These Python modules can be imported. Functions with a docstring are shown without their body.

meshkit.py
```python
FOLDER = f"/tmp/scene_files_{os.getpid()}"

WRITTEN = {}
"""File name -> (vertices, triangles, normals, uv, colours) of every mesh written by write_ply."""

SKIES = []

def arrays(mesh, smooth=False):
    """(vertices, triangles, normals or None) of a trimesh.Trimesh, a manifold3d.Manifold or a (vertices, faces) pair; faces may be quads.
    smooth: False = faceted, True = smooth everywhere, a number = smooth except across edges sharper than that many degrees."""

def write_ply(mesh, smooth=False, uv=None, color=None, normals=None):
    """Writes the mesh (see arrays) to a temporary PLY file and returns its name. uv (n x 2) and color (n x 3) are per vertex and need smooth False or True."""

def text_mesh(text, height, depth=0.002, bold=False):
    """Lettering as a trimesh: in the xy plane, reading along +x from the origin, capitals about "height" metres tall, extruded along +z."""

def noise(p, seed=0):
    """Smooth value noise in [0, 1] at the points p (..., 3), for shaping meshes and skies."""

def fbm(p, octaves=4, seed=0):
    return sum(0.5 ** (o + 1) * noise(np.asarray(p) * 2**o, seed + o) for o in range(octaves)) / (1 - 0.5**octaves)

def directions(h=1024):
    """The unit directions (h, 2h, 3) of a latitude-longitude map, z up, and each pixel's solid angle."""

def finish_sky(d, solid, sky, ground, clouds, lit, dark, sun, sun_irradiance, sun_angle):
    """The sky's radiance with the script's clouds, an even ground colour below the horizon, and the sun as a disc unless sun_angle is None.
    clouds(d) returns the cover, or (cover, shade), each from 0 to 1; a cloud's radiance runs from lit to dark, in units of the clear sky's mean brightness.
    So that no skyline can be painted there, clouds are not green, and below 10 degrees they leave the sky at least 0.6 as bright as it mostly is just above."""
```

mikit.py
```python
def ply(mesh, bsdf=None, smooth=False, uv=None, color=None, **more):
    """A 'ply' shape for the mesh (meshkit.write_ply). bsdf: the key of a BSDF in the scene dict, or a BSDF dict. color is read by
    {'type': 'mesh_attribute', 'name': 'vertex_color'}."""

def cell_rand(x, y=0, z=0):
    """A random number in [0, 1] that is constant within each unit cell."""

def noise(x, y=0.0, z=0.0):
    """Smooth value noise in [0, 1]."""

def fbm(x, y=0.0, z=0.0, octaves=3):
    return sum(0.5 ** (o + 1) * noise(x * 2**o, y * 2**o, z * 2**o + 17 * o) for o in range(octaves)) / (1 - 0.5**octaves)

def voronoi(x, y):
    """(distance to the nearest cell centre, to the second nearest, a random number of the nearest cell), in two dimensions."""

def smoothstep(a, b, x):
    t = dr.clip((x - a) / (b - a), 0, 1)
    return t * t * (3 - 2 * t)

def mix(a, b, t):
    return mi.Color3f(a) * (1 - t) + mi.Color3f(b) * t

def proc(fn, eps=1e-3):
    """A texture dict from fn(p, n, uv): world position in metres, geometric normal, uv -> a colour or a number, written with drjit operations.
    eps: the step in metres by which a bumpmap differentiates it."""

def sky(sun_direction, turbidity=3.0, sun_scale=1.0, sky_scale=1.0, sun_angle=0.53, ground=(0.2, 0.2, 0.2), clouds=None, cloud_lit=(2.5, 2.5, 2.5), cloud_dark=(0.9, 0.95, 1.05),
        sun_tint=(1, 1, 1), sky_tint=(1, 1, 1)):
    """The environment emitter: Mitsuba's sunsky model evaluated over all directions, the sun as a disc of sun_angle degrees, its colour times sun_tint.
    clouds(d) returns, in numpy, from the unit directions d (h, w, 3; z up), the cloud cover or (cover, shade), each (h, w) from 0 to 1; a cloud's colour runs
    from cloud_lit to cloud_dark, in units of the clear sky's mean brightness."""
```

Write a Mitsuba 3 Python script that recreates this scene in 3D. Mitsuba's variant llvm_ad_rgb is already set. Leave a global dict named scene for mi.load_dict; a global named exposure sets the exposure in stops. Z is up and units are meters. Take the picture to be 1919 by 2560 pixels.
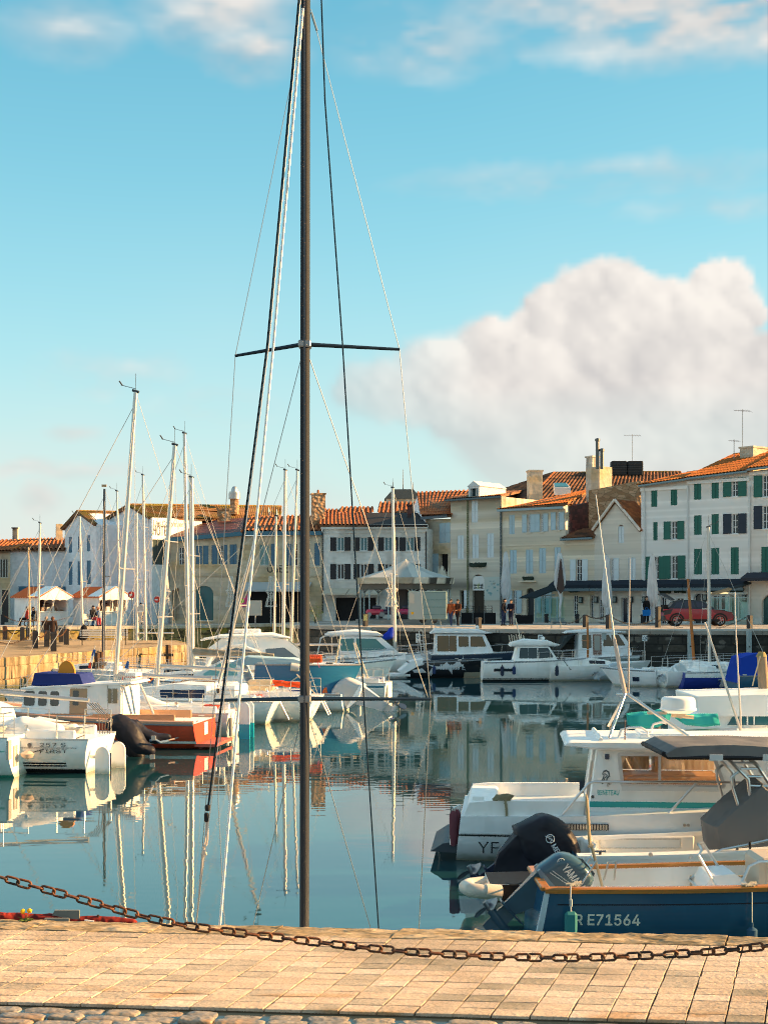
import math, random, numpy as np, trimesh, manifold3d as m3, mitsuba as mi, drjit as dr, mikit, meshkit
from shapely.geometry import Polygon, MultiPolygon, Point, box as sbox
from shapely.ops import unary_union
T = mi.ScalarTransform4f
noise, fbm, mix, smooth = mikit.noise, mikit.fbm, mikit.mix, mikit.smoothstep
R = random.Random(7)
scene, labels = {'type': 'scene'}, {}
# ---------------------------------------------------------------- camera, sky, exposure
F, UC, VH, H = 3555.0, 959.5, 1500.0, 4.0        # focal length and horizon of the photograph (its pixels), eye height above the water
scene['camera'] = {'type': 'perspective', 'fov': math.degrees(2*math.atan(959.5/F)), 'fov_axis': 'x', 'near_clip': .1, 'far_clip': 3000,
                   'principal_point_offset_y': -(1500-1280)/2560, 'to_world': T().look_at(origin=[0, 0, H], target=[0, 10, H], up=[0, 0, 1])}
SUN = (1.0, 0.05, 0.345)

CUMULUS = Polygon([(-2.4, 8.2), (-.6, 9.3), (1.5, 9.9), (3.4, 11.0), (5, 10.9), (6.4, 12.3), (9.2, 13.3), (10.9, 12.5), (12.6, 13.2), (14.3, 12.5), (14.9, 11.2), (14.3, 9.7), (16, 9.2), (21, 8.5), (21, 3.4), (5, 4.6), (2.6, 7.0), (0, 7.5)])
def clouds(d):
    az, el = np.degrees(np.arctan2(d[..., 0], d[..., 1])), np.degrees(np.arcsin(d[..., 2]))
    z0 = az*0
    q = np.stack([az*.55, el*.55, z0+1.1], -1)
    # the cumulus: heaped round heads, lit from the right and above
    rn = random.Random(12); hf = np.full(az.shape, -1.0); near = (np.abs(az-8) < 17) & (el > -1) & (el < 18)
    wx = (meshkit.fbm(q*1.3, 5, 60)-.5)*1.25; wy = (meshkit.fbm(q*1.3+7, 5, 70)-.5)*1.25
    A, E_ = (az+wx)[near], (el+wy)[near]; hh = np.zeros(A.shape)
    for i in range(420):
        a, e = rn.uniform(-3, 21), rn.uniform(3, 13.5); pt = Point(a, e)
        if not CUMULUS.contains(pt): continue
        dist = CUMULUS.exterior.distance(pt); r = min(.40+dist*.85, rn.uniform(.45, 1.75)) if e > 8.5 else min(.5+dist, rn.uniform(1.0, 2.2))
        dd = r*r-(A-a)**2-(E_-e)**2
        hh += np.exp(5*(np.where(dd > 0, np.sqrt(np.maximum(dd, 0)), np.maximum(dd, -60)/(2*r))+min(dist, 2.2)*.55+rn.uniform(-.25, .25)-.12))
    hf[near] = np.log(hh+1e-4)/5-.12
    fine = meshkit.fbm(q*4.6, 4, 5); hf = hf+(fine-.5)*.28
    soft = .55+1.3*np.clip((6-az)/7, 0, 1)+.9*np.clip((8-el)/4, 0, 1)
    big = np.clip(hf/soft+.1, 0, 1); big = big*big*(3-2*big)
    big = big*(.30+.70*np.clip((el-4)/4.5, 0, 1))*(.62+.38*np.clip((az+1)/5, 0, 1))
    k = np.degrees(np.pi/len(d)/2); gy, gx = np.gradient(hf); gx, gy = -gx/k/2, -gy/k/2          # columns run from the right to the left, rows downwards
    gx, gy = np.clip(gx, -2.5, 2.5), np.clip(gy, -2.5, 2.5); nn = 1/np.sqrt(gx*gx+gy*gy+1.0)
    lam = (-.78*gx-.50*gy)*nn+.42*nn
    shade_big = np.clip(.66-.62*lam-np.clip((el-9.5)*.05, -.25, .12)-(fine-.5)*.3-(meshkit.fbm(q*.9+3, 3, 33)-.5)*1.1+.22*np.clip((4-az)/5, 0, 1), 0, 1)
    wq = np.stack([az*.16, el*.42, z0+9.1], -1); wide = meshkit.fbm(wq, 5, 21); tex = meshkit.fbm(wq*3.1, 5, 5)
    st = z0.copy()
    for (a, e, ra, re, kk) in ((13.0, 22.8, 8.5, 2.6, 1.9), (6, 22.9, 4, 1.2, .9), (-6.3, 22.5, 3.8, 1.7, .8), (1.5, 21.4, 3.6, 1.5, .8), (-12.5, 21.4, 3, 1.2, .4), (-5.2, 20.9, 2.2, 1.0, .8), (-11, 8.9, 3, .9, .55), (-7, 7.6, 2.6, .8, .4), (9, 16.3, 8, .8, .6), (13.5, 15.0, 4, .5, .5), (-12.2, 6.5, 1.3, .35, .7), (-13, 5.1, 3.5, .4, .6), (-13.6, 4.0, .9, .7, .8), (-2.7, 4.2, 1.1, .8, .9)):
        st = np.maximum(st, kk*np.clip(1.2-np.sqrt(((az+wx*1.5-a)/ra)**2+((el+wy*.8-e)/re)**2), 0, 1))
    wisp = np.clip(st*(.10+3.0*np.clip(wide*.55+.75*tex-.45, 0, 1)), 0, .92)
    low = (.92+.25*np.clip((az-2)/8, 0, 1)*np.clip((el-2)/3, 0, 1))*np.exp(-(np.maximum(el, 0)/9.6)**1.5)*(.85+.3*wide)
    rest = np.where((np.abs(az) > 26) | (el > 28), np.clip((wide-.46)*4+(tex-.5), 0, .85), 0)
    cover = 1-(1-big)*(1-wisp)*(1-np.clip(low, 0, 1))*(1-rest)
    sh = (big*shade_big+wisp*np.clip(.55-(tex-.5)*1.6, .1, .9)+low*.30+rest*np.where(d[..., 0] < .2, .2, .45))/np.maximum(big+wisp+low+rest, 1e-6)
    return np.clip(cover, 0, 1), sh

scene['sky'] = mikit.sky(SUN, turbidity=3.0, sky_tint=(.50, .96, .86), sun_tint=(1.24, .98, .70), sun_scale=1.0, clouds=clouds,
                         cloud_lit=(2.15, 2.02, 1.86), cloud_dark=(1.10, 1.08, 1.10), ground=(.10, .15, .17))
exposure = 3.12

# ---------------------------------------------------------------- materials
def two(b): return {'type': 'twosided', 'b': b}
def rgb(c): return {'type': 'rgb', 'value': [float(x) for x in c]}
KIND = {  # roughness, metallic, clearcoat, specular
    'gel': (.32, 0, .35, .5), 'gloss': (.18, 0, .6, .5), 'matte': (.75, 0, 0, .3), 'paint': (.5, 0, 0, .4), 'metal': (.28, 1, 0, .5), 'alu': (.42, .85, 0, .5),
    'rubber': (.6, 0, 0, .3), 'cloth': (.9, 0, 0, .15), 'skin': (.55, 0, 0, .35), 'glass': (.10, 0, 0, .45), 'wood': (.35, 0, .3, .4)}
def mat(kind, c):
    """One BSDF per kind and colour."""
    key = 'mat_%s_%s' % (kind, '_'.join('%03d' % round(x*1000) for x in c))
    if key not in scene:
        r, m, cc, s = KIND[kind]
        scene[key] = two({'type': 'principled', 'base_color': rgb(c), 'roughness': r, 'metallic': m, 'clearcoat': cc, 'specular': s})
    return key

def procmat(key, fn, bump=None, scale=.01, rough=.8, spec=.3, eps=.003, cc=0.0):
    b = {'type': 'principled', 'base_color': mikit.proc(fn), 'roughness': rough, 'specular': spec, 'clearcoat': cc}
    if bump is not None:
        b = {'type': 'bumpmap', 'arbitrary': mikit.proc(bump, eps), 'scale': scale, 'nested': b}
    scene[key] = two(b)
    return key

def paver_mat(key, a, b, stain):
    def col(p, n, uv):
        g = fbm(p.x*9, p.y*9, p.z*9, 3); s = noise(p.x*95, p.y*95, p.z*60); w = smooth(.46, .70, fbm(p.x*2.3+3, p.y*3.1, 1.7, 3))
        c = mix(a, b, smooth(.3, .7, g)*.7+.3*s)
        c = mix(c, (.20, .17, .12), w*stain)
        rusty = smooth(.60, .72, fbm(p.x*3.3+9, p.y*8, 4.2, 3))*smooth(5.95, 5.6, p.y+.09*p.x)
        c = mix(c, (.36, .17, .035), rusty*.55)
        return c*(.76+.42*noise(p.x*160, p.y*160, p.z*90))
    return procmat(key, col, lambda p, n, uv: fbm(p.x*55, p.y*55, p.z*55, 3)+.35*noise(p.x*190, p.y*190, 3), .004, .82, .3, .002)
PAV = [paver_mat('paver_a', (.60, .475, .36), (.54, .415, .31), .4), paver_mat('paver_b', (.57, .445, .33), (.51, .385, .28), .4),
       paver_mat('paver_c', (.47, .39, .30), (.40, .33, .25), .7), paver_mat('paver_d', (.65, .53, .42), (.58, .46, .36), .2)]
procmat('joint_sand', lambda p, n, uv: mix((.12, .085, .05), (.07, .05, .03), noise(p.x*60, p.y*60, 1)), lambda p, n, uv: noise(p.x*120, p.y*120, 0), .004)
def coping_c(p, n, uv):
    g = fbm(p.x*7, p.y*16, p.z*9, 4); l = smooth(.5, .68, fbm(p.x*3+4, p.y*9, p.z*5, 4))
    return mix(mix((.46, .36, .24), (.30, .22, .13), smooth(.35, .65, g)), (.13, .11, .07), l*.6)*(.75+.45*noise(p.x*90, p.y*90, p.z*90))
procmat('coping', coping_c, lambda p, n, uv: fbm(p.x*14, p.y*34, p.z*20, 4), .03, .9, .2, .004)
def cob_c(p, n, uv):
    g = fbm(p.x*5, p.y*5, 1.5, 3); k = mikit.cell_rand(dr.floor(p.x*6.5), dr.floor(p.y*8), 3)
    c = mix((.24, .22, .19), (.34, .27, .19), k)
    c = mix(c, (.36, .20, .08), smooth(.58, .7, g)*.6)
    return c*(.6+.7*noise(p.x*110, p.y*110, p.z*70))
procmat('cobble', cob_c, lambda p, n, uv: fbm(p.x*30, p.y*30, p.z*30, 3), .012, .42, .5, .003)
def pier_c(p, n, uv):
    t = p.x*.35+p.y*.93
    st = fbm(t*2.6, p.z*.45, 2.0, 4); g = fbm(t*5, p.z*5, 1, 3); ye = smooth(.45, .7, fbm(t*1.1+8, p.z*1.6, 3, 3))
    c = mix((.40, .31, .20), (.27, .20, .12), smooth(.35, .65, st))
    c = mix(c, (.34, .21, .05), ye*.6*smooth(.35, 1.2, p.z))
    c = mix(c, (.13, .10, .055), smooth(.48, .66, fbm(t*3.7+3, p.z*.6, 9, 4))*.85)
    c = mix(c, (.08, .09, .055), smooth(.5, .15, p.z))
    return c*(.8+.35*g)
procmat('pier_stone', pier_c, lambda p, n, uv: fbm(p.x*6+p.y*6, p.z*5, p.y*2, 4), .05, .85, .25, .02)
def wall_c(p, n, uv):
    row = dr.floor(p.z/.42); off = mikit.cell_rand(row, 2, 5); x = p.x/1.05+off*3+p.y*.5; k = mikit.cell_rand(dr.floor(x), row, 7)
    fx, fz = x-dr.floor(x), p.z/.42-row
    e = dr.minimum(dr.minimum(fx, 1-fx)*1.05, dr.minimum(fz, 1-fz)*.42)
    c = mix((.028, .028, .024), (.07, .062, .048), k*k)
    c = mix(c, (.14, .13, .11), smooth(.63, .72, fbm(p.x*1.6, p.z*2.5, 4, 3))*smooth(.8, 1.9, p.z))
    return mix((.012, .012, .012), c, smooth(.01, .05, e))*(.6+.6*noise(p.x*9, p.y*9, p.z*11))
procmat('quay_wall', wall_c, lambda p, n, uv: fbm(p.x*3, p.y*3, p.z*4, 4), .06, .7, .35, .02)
def qy_c(p, n, uv):
    t = p.x; st = fbm(t*1.6, p.z*2.2, 5, 4)
    c = mix((.40, .29, .13), (.24, .17, .06), smooth(.35, .62, st))
    c = mix(c, (.34, .25, .03), smooth(.5, .66, fbm(t*.9+4, p.z*1.3, 1, 3))*smooth(1.0, 1.8, p.z)*.8)
    return mix(c, (.10, .07, .035), smooth(.55, .68, fbm(t*2.7, p.z*4, 8, 4)))
procmat('lichen_wall', qy_c, lambda p, n, uv: fbm(p.x*2.5, p.z*4, p.y, 4), .12, .9, .2, .03)
def pave_c(p, n, uv):
    k = mikit.cell_rand(dr.floor(p.x*.9), dr.floor(p.y*.55), 3); g = fbm(p.x*.8, p.y*.3, 2, 4)
    return mix(mix((.30, .28, .25), (.40, .36, .31), k), (.19, .17, .14), smooth(.45, .7, g)*.7)
procmat('paving', pave_c, lambda p, n, uv: fbm(p.x*3, p.y*1.5, 1, 3), .04, .75, .4, .02)

def plaster(key, base, dirt, dark, amount=.5, streak=.5, ashlar=0.0, warm=None, t=.47):
    def col(p, n, uv):
        h = p.x*.62+p.y*.785
        g = fbm(h*.5+3, p.z*.45, 2, 4); s = fbm(h*2.2, p.z*.22, 7, 4); f = noise(h*7, p.z*7, 1)
        c = mix(base, dirt, smooth(.40, .68, g)*amount)
        c = mix(c, dark, smooth(t, t+.2, s)*streak*(.35+.65*smooth(.35, .65, fbm(h*.35, p.z*.3+9, 4, 3))))
        if warm is not None:
            c = mix(c, warm, smooth(.52, .72, fbm(h*.8+20, p.z*.9, 11, 3))*.6)
        if ashlar:
            row = dr.floor(p.z/.36); x = h/.75+mikit.cell_rand(row, 1, 1)*2; k = mikit.cell_rand(dr.floor(x), row, 3)
            fx, fz = x-dr.floor(x), p.z/.36-row
            e = dr.minimum(dr.minimum(fx, 1-fx)*.75, dr.minimum(fz, 1-fz)*.36)
            c = c*(1-ashlar*.20+ashlar*.36*k)*(1-ashlar*.14*(1-smooth(.0, .035, e)))
        return c*(.9+.18*f)
    return procmat(key, col, lambda p, n, uv: fbm(p.x*4+p.y*4, p.z*5, 3, 3), .03, .85, .25, .02)
procmat('jetty_paving', lambda p, n, uv: mix(mix((.33, .25, .16), (.24, .18, .11), fbm(p.x*.9, p.y*.3, 2, 4)), (.12, .09, .055), smooth(.48, .66, fbm(p.x*.5+4, p.y*.16, 3, 4))), lambda p, n, uv: fbm(p.x*3, p.y*1.2, 1, 3), .04, .85, .2, .02)
plaster('plaster_white', (.82, .83, .82), (.62, .61, .58), (.36, .29, .20), .4, .55)
plaster('plaster_blue', (.74, .78, .82), (.62, .66, .70), (.42, .44, .46), .3, .10)
plaster('plaster_old', (.76, .75, .72), (.48, .45, .40), (.22, .19, .15), .5, .45)
plaster('stone_cream', (.80, .73, .61), (.70, .57, .41), (.25, .23, .20), .6, .8, .8, (.60, .45, .24), t=.43)
plaster('stone_warm', (.62, .54, .42), (.52, .43, .31), (.30, .25, .19), .5, .35, .6, (.55, .40, .2))
plaster('stone_grey', (.76, .70, .60), (.52, .48, .41), (.07, .066, .06), .6, 1.0, .5, (.5, .42, .28), t=.43)
plaster('stone_gable', (.76, .71, .63), (.56, .52, .46), (.30, .27, .22), .5, .3, .35)
def rub_c(p, n, uv):
    a, b, k = mikit.voronoi((p.x+p.y)*2.6, p.z*4.2)
    c = mix((.34, .19, .10), (.62, .44, .28), k)
    return mix((.27, .17, .10), c, smooth(.02, .16, b-a))*(.75+.5*fbm(p.x*3, p.y*3, p.z*3, 3))
procmat('rubble', rub_c, lambda p, n, uv: mikit.voronoi((p.x+p.y)*2.6, p.z*4.2)[0], .1, .9, .2, .02)
def tile_mat(key, a, b, moss, k):
    def col(p, n, uv):
        c = mix(a, b, mikit.cell_rand(dr.floor(p.x*3.1+p.y*1.7), dr.floor(p.y*2.2-p.x), dr.floor(p.z*4.5)))
        c = mix(c, moss, smooth(.42, .66, fbm(p.x*.9, p.y*.9, p.z*1.6, 4))*k)
        return c*(.7+.55*fbm(p.x*5, p.y*5, p.z*6, 2))
    return procmat(key, col, None, 0, .85, .25)
tile_mat('tile_orange', (.50, .165, .055), (.34, .115, .05), (.10, .06, .035), .45)
tile_mat('tile_bright', (.56, .185, .045), (.42, .12, .03), (.30, .13, .03), .4)
tile_mat('tile_brown', (.28, .12, .06), (.17, .085, .05), (.045, .035, .03), .75)
tile_mat('tile_moss', (.30, .155, .055), (.22, .12, .045), (.19, .15, .03), .9)
tile_mat('tile_pan', (.26, .14, .08), (.17, .09, .05), (.06, .045, .03), .6)
def hung_c(p, n, uv):
    k = mikit.cell_rand(dr.floor((p.x+p.y)*3.4), dr.floor(p.z*5), 1)
    return mix((.055, .022, .02), (.17, .045, .035), k*k)*(.6+.8*fbm(p.x*2, p.y*2, p.z*2, 3))
procmat('hung_tile', hung_c, lambda p, n, uv: mikit.cell_rand(dr.floor((p.x+p.y)*3.4), dr.floor(p.z*5), 1), .03, .5, .45, .02)
def rust_c(p, n, uv):
    g = fbm(p.x*40, p.y*40, p.z*40, 3)
    return mix(mix((.045, .021, .013), (.18, .058, .018), smooth(.35, .62, g)), (.02, .014, .011), smooth(.5, .7, fbm(p.x*19+5, p.y*19, p.z*19, 3))*.8)
procmat('rust', rust_c, lambda p, n, uv: fbm(p.x*160, p.y*160, p.z*160, 3), .003, .6, .45, .001)
def gelfn(base, stain, k, sc=2.0):
    def col(p, n, uv):
        g = fbm(p.x*sc, p.y*sc, p.z*sc*.6+3, 4); s = fbm(p.x*6.5, p.y*6.5, p.z*1.1, 3)
        c = mix(mix(base, stain, smooth(.42, .72, g)*k), stain, smooth(.55, .75, s)*k*.8)
        return mix(c, mi.Color3f(base)*mi.Color3f(.42, .42, .30), smooth(.17, .02, p.z+.12*(s-.5))*.75)          # grime along the waterline
    return col
procmat('gel_white', gelfn((.86, .86, .84), (.66, .63, .57), .4), None, 0, .3, .5, cc=.4)
procmat('gel_cool', gelfn((.80, .82, .83), (.6, .61, .60), .4), None, 0, .3, .5, cc=.4)
procmat('gel_navy', gelfn((.010, .070, .140), (.016, .095, .17), .8, 1.2), None, 0, .10, .5, cc=.8)
procmat('gel_red', gelfn((.52, .062, .022), (.36, .042, .02), .6), None, 0, .4, .5, cc=.1)
procmat('varnish', lambda p, n, uv: mix((.50, .20, .03), (.30, .10, .015), fbm(p.x*4, p.y*60, p.z*60, 3)), None, 0, .25, .5, cc=.6)
procmat('canvas_grey', gelfn((.17, .165, .165), (.12, .12, .125), .8, 3), lambda p, n, uv: fbm(p.x*5, p.y*5, p.z*3, 2), .012, .9, .15, .01)
procmat('canvas_tan', gelfn((.33, .29, .23), (.24, .20, .15), .8, 3), lambda p, n, uv: fbm(p.x*5, p.y*5, p.z*9, 3), .06, .9, .15, .01)
procmat('canvas_teal', gelfn((.06, .50, .43), (.03, .36, .32), .8, 3), lambda p, n, uv: fbm(p.x*5, p.y*5, p.z*14, 3), .06, .85, .15, .01)
procmat('canvas_red', gelfn((.25, .028, .022), (.12, .016, .016), .9, 7), lambda p, n, uv: fbm(p.x*16, p.y*9, p.z*9, 3), .04, .85, .15, .004)
procmat('canvas_white', gelfn((.66, .68, .70), (.50, .52, .55), .6, 2.5), lambda p, n, uv: fbm(p.x*8, p.y*8, p.z*1.2, 3), .05, .85, .15, .01)
procmat('black_cover', gelfn((.012, .012, .020), (.02, .02, .035), .8, 4), lambda p, n, uv: fbm(p.x*4, p.y*4, p.z*4, 3), .05, .55, .35, .005)

def wave(p, n, uv):
    d = smooth(8, 90, p.y)
    cat = smooth(.42, .62, fbm(p.x*.07+2, p.y*.035, 1, 3))            # breeze patches
    w = .50*fbm(p.x*.9, p.y*2.1, .3, 3)+.16*noise(p.x*3.1+4, p.y*7.5, 2)*(.35+cat)
    return w*(1-.55*d)
scene['water_mat'] = two({'type': 'bumpmap', 'arbitrary': mikit.proc(wave, .02), 'scale': .0034,
    'nested': {'type': 'plastic', 'diffuse_reflectance': rgb((.010, .060, .074)), 'int_ior': 2.0}})
scene['pane_mat'] = {'type': 'thindielectric', 'int_ior': 1.5}
# ---------------------------------------------------------------- helpers
def P(u, v, D):
    """The point at depth D that the photograph's pixel shows (used to survey the place)."""
    return np.array([(u-UC)/F*D, D, H-(v-VH)/F*D])
def G(u, v, z):
    return P(u, v, (H-z)*F/(v-VH))
def Dw(v, z=0.0): return (H-z)*F/(v-VH)

def fkey(name):
    k, i = name, 0
    while k in scene or k in labels or any_child(k):
        i += 1; k = '%s_%03d' % (name, i)
    return k
USED = set()
def any_child(k): return k in USED
def thing(name, label, cat, group=None, kind=None):
    k = fkey(name); USED.add(k)
    d = {'label': label}
    if cat: d['category'] = cat
    if group: d['group'] = group
    if kind: d['kind'] = kind
    labels[k] = d
    return k
COUNT = {}
def child(parent, name):
    n = COUNT.get((parent, name), 0); COUNT[(parent, name)] = n+1
    k = '%s__%s' % (parent, name)+('_%03d' % n if n else '')
    USED.add(k)
    return k
def put(key, mesh, m, smooth=35, M=None, **more):
    if isinstance(mesh, (list, tuple)) and len(mesh) and hasattr(mesh[0], 'vertices'):
        mesh = trimesh.util.concatenate(mesh)
    if M is not None:
        mesh = mesh.copy(); mesh.apply_transform(M)
    if isinstance(m, tuple): m = mat(*m)
    scene[key] = mikit.ply(mesh, m, smooth=smooth, **more)
    return key
WHOLE = {'emblem', 'tackle_rope', 'upper_pole', 'chimney', 'flue', 'seahorse_emblem', 'iron_leg', 'tripod', 'counter', 'vent_panel', 'seat_box', 'lanyard', 'cleat', 'plume', 'tackle_block', 'hand_rail', 'rear_wall', 'bumper', 'tailgate', 'tail'}
def part(parent, name, mesh, m, smooth=35, M=None, label=None, stuff=False):
    if isinstance(mesh, (list, tuple)) and 2 <= len(mesh) <= 4 and not stuff and name not in WHOLE:      # alike pieces: each an entry of its own
        return [part(parent, name, x, m, smooth, M, label) for x in mesh][0]
    k = child(parent, name)
    put(k, mesh, m, smooth, M)
    if label or stuff:
        labels[k] = {}
        if label: labels[k]['label'] = label
        if stuff: labels[k]['kind'] = 'stuff'
    return k
def solo(name, mesh, m, label, cat, group=None, kind=None, smooth=35, M=None):
    return put(thing(name, label, cat, group, kind), mesh, m, smooth, M)
def struct(name, mesh, m, smooth=False):
    k = fkey(name); USED.add(k); labels[k] = {'kind': 'structure', 'label': name.replace('_', ' ')}
    return put(k, mesh, m, smooth)

def tm(v, f): return trimesh.Trimesh(np.asarray(v, float), np.asarray(f, int), process=False)
def box(x0, x1, y0, y1, z0, z1):
    m = trimesh.creation.box((abs(x1-x0), abs(y1-y0), abs(z1-z0)))
    m.apply_translation(((x0+x1)/2, (y0+y1)/2, (z0+z1)/2)); return m
def cham(x0, x1, y0, y1, z0, z1, c=.02):
    """A box with chamfered edges."""
    pts = []
    for a in (0, 1, 2):
        for sx in (0, 1):
            for sy in (0, 1):
                for sz in (0, 1):
                    p = [(x0, x1)[sx], (y0, y1)[sy], (z0, z1)[sz]]
                    for b in range(3):
                        if b != a: p[b] += c if (sx, sy, sz)[b] == 0 else -c
                    pts.append(p)
    return trimesh.Trimesh(*hullvf(pts), process=False)
def hullvf(pts):
    m = m3.Manifold.hull_points([tuple(map(float, p)) for p in pts]).to_mesh()
    return m.vert_properties[:, :3], m.tri_verts
def hull(pts): return tm(*hullvf(pts))
def tube(pts, r, n=6, cap=True):
    p = np.asarray(pts, float)
    if len(p) == 2: t = np.array([p[1]-p[0]]*2)
    else: t = np.gradient(p, axis=0)
    t /= np.linalg.norm(t, axis=1, keepdims=True)+1e-12
    ref = np.array([0, 0, 1.0]) if abs(t[0][2]) < .9 else np.array([1.0, 0, 0])
    a = ref-t[0]*(ref@t[0]); a /= np.linalg.norm(a)
    r = np.broadcast_to(np.asarray(r, float), (len(p),)); V = []
    ang = np.arange(n)*2*np.pi/n
    for i in range(len(p)):
        a = a-t[i]*(a@t[i]); a /= np.linalg.norm(a)+1e-12
        b = np.cross(t[i], a)
        V.append(p[i]+r[i]*(np.cos(ang)[:, None]*a+np.sin(ang)[:, None]*b))
    return skin(V, cap)
def skin(rings, cap=True, closed=True):
    """A surface through rings of equally many points."""
    n = len(rings[0]); V = np.vstack(rings); f = []
    m = n if closed else n-1
    for i in range(len(rings)-1):
        for j in range(m):
            k = (j+1) % n
            a, b, c, d = i*n+j, i*n+k, (i+1)*n+k, (i+1)*n+j
            f += [(a, b, c), (a, c, d)]
    V = list(V)
    if cap and closed:
        for (i, o) in ((0, 1), (len(rings)-1, 0)):
            c = len(V); V.append(np.mean(rings[i], 0))
            for j in range(n):
                k = (j+1) % n
                f.append((c, i*n+k, i*n+j) if o else (c, i*n+j, i*n+k))
    return tm(V, f)
def lathe(prof, n=16, M=None):
    ang = np.arange(n)*2*np.pi/n
    return skin([np.stack([r*np.cos(ang), r*np.sin(ang), ang*0+z], 1) for r, z in prof])
def ext(poly, h, ax='xz', at=0.0):
    """Extrudes a polygon: 'xz' along y from at to at+h, 'xy' along z, 'yz' along x."""
    if not hasattr(poly, 'exterior'): poly = Polygon(poly)
    poly = poly.buffer(0)
    ms = []
    for g in getattr(poly, 'geoms', [poly]):
        m = trimesh.creation.extrude_polygon(g, h, engine='earcut'); ms.append(m)
    m = trimesh.util.concatenate(ms) if len(ms) > 1 else ms[0]
    v = m.vertices.copy()
    if ax == 'xz': v = np.stack([v[:, 0], h-v[:, 2]+at, v[:, 1]], 1)
    elif ax == 'yz': v = np.stack([v[:, 2]+at, v[:, 0], v[:, 1]], 1)
    else: v[:, 2] += at
    m = tm(v, m.faces)
    return m
def rr(x0, y0, x1, y1, r=.03):
    return sbox(min(x0, x1)+r, min(y0, y1)+r, max(x0, x1)-r, max(y0, y1)-r).buffer(r, quad_segs=3)
def text(s, h, bold=False, depth=.004):
    return meshkit.text_mesh(s, h, depth, bold)
def frame(o, ex, ey, ez):
    M = np.eye(4); M[:3, 0], M[:3, 1], M[:3, 2], M[:3, 3] = ex, ey, ez, o; return M
def rotz(a, o=(0, 0, 0)):
    c, s = math.cos(a), math.sin(a)
    return frame(o, (c, s, 0), (-s, c, 0), (0, 0, 1))
def roty(a, o=(0, 0, 0)):
    c, s = math.cos(a), math.sin(a)
    return frame(o, (c, 0, -s), (0, 1, 0), (s, 0, c))
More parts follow.
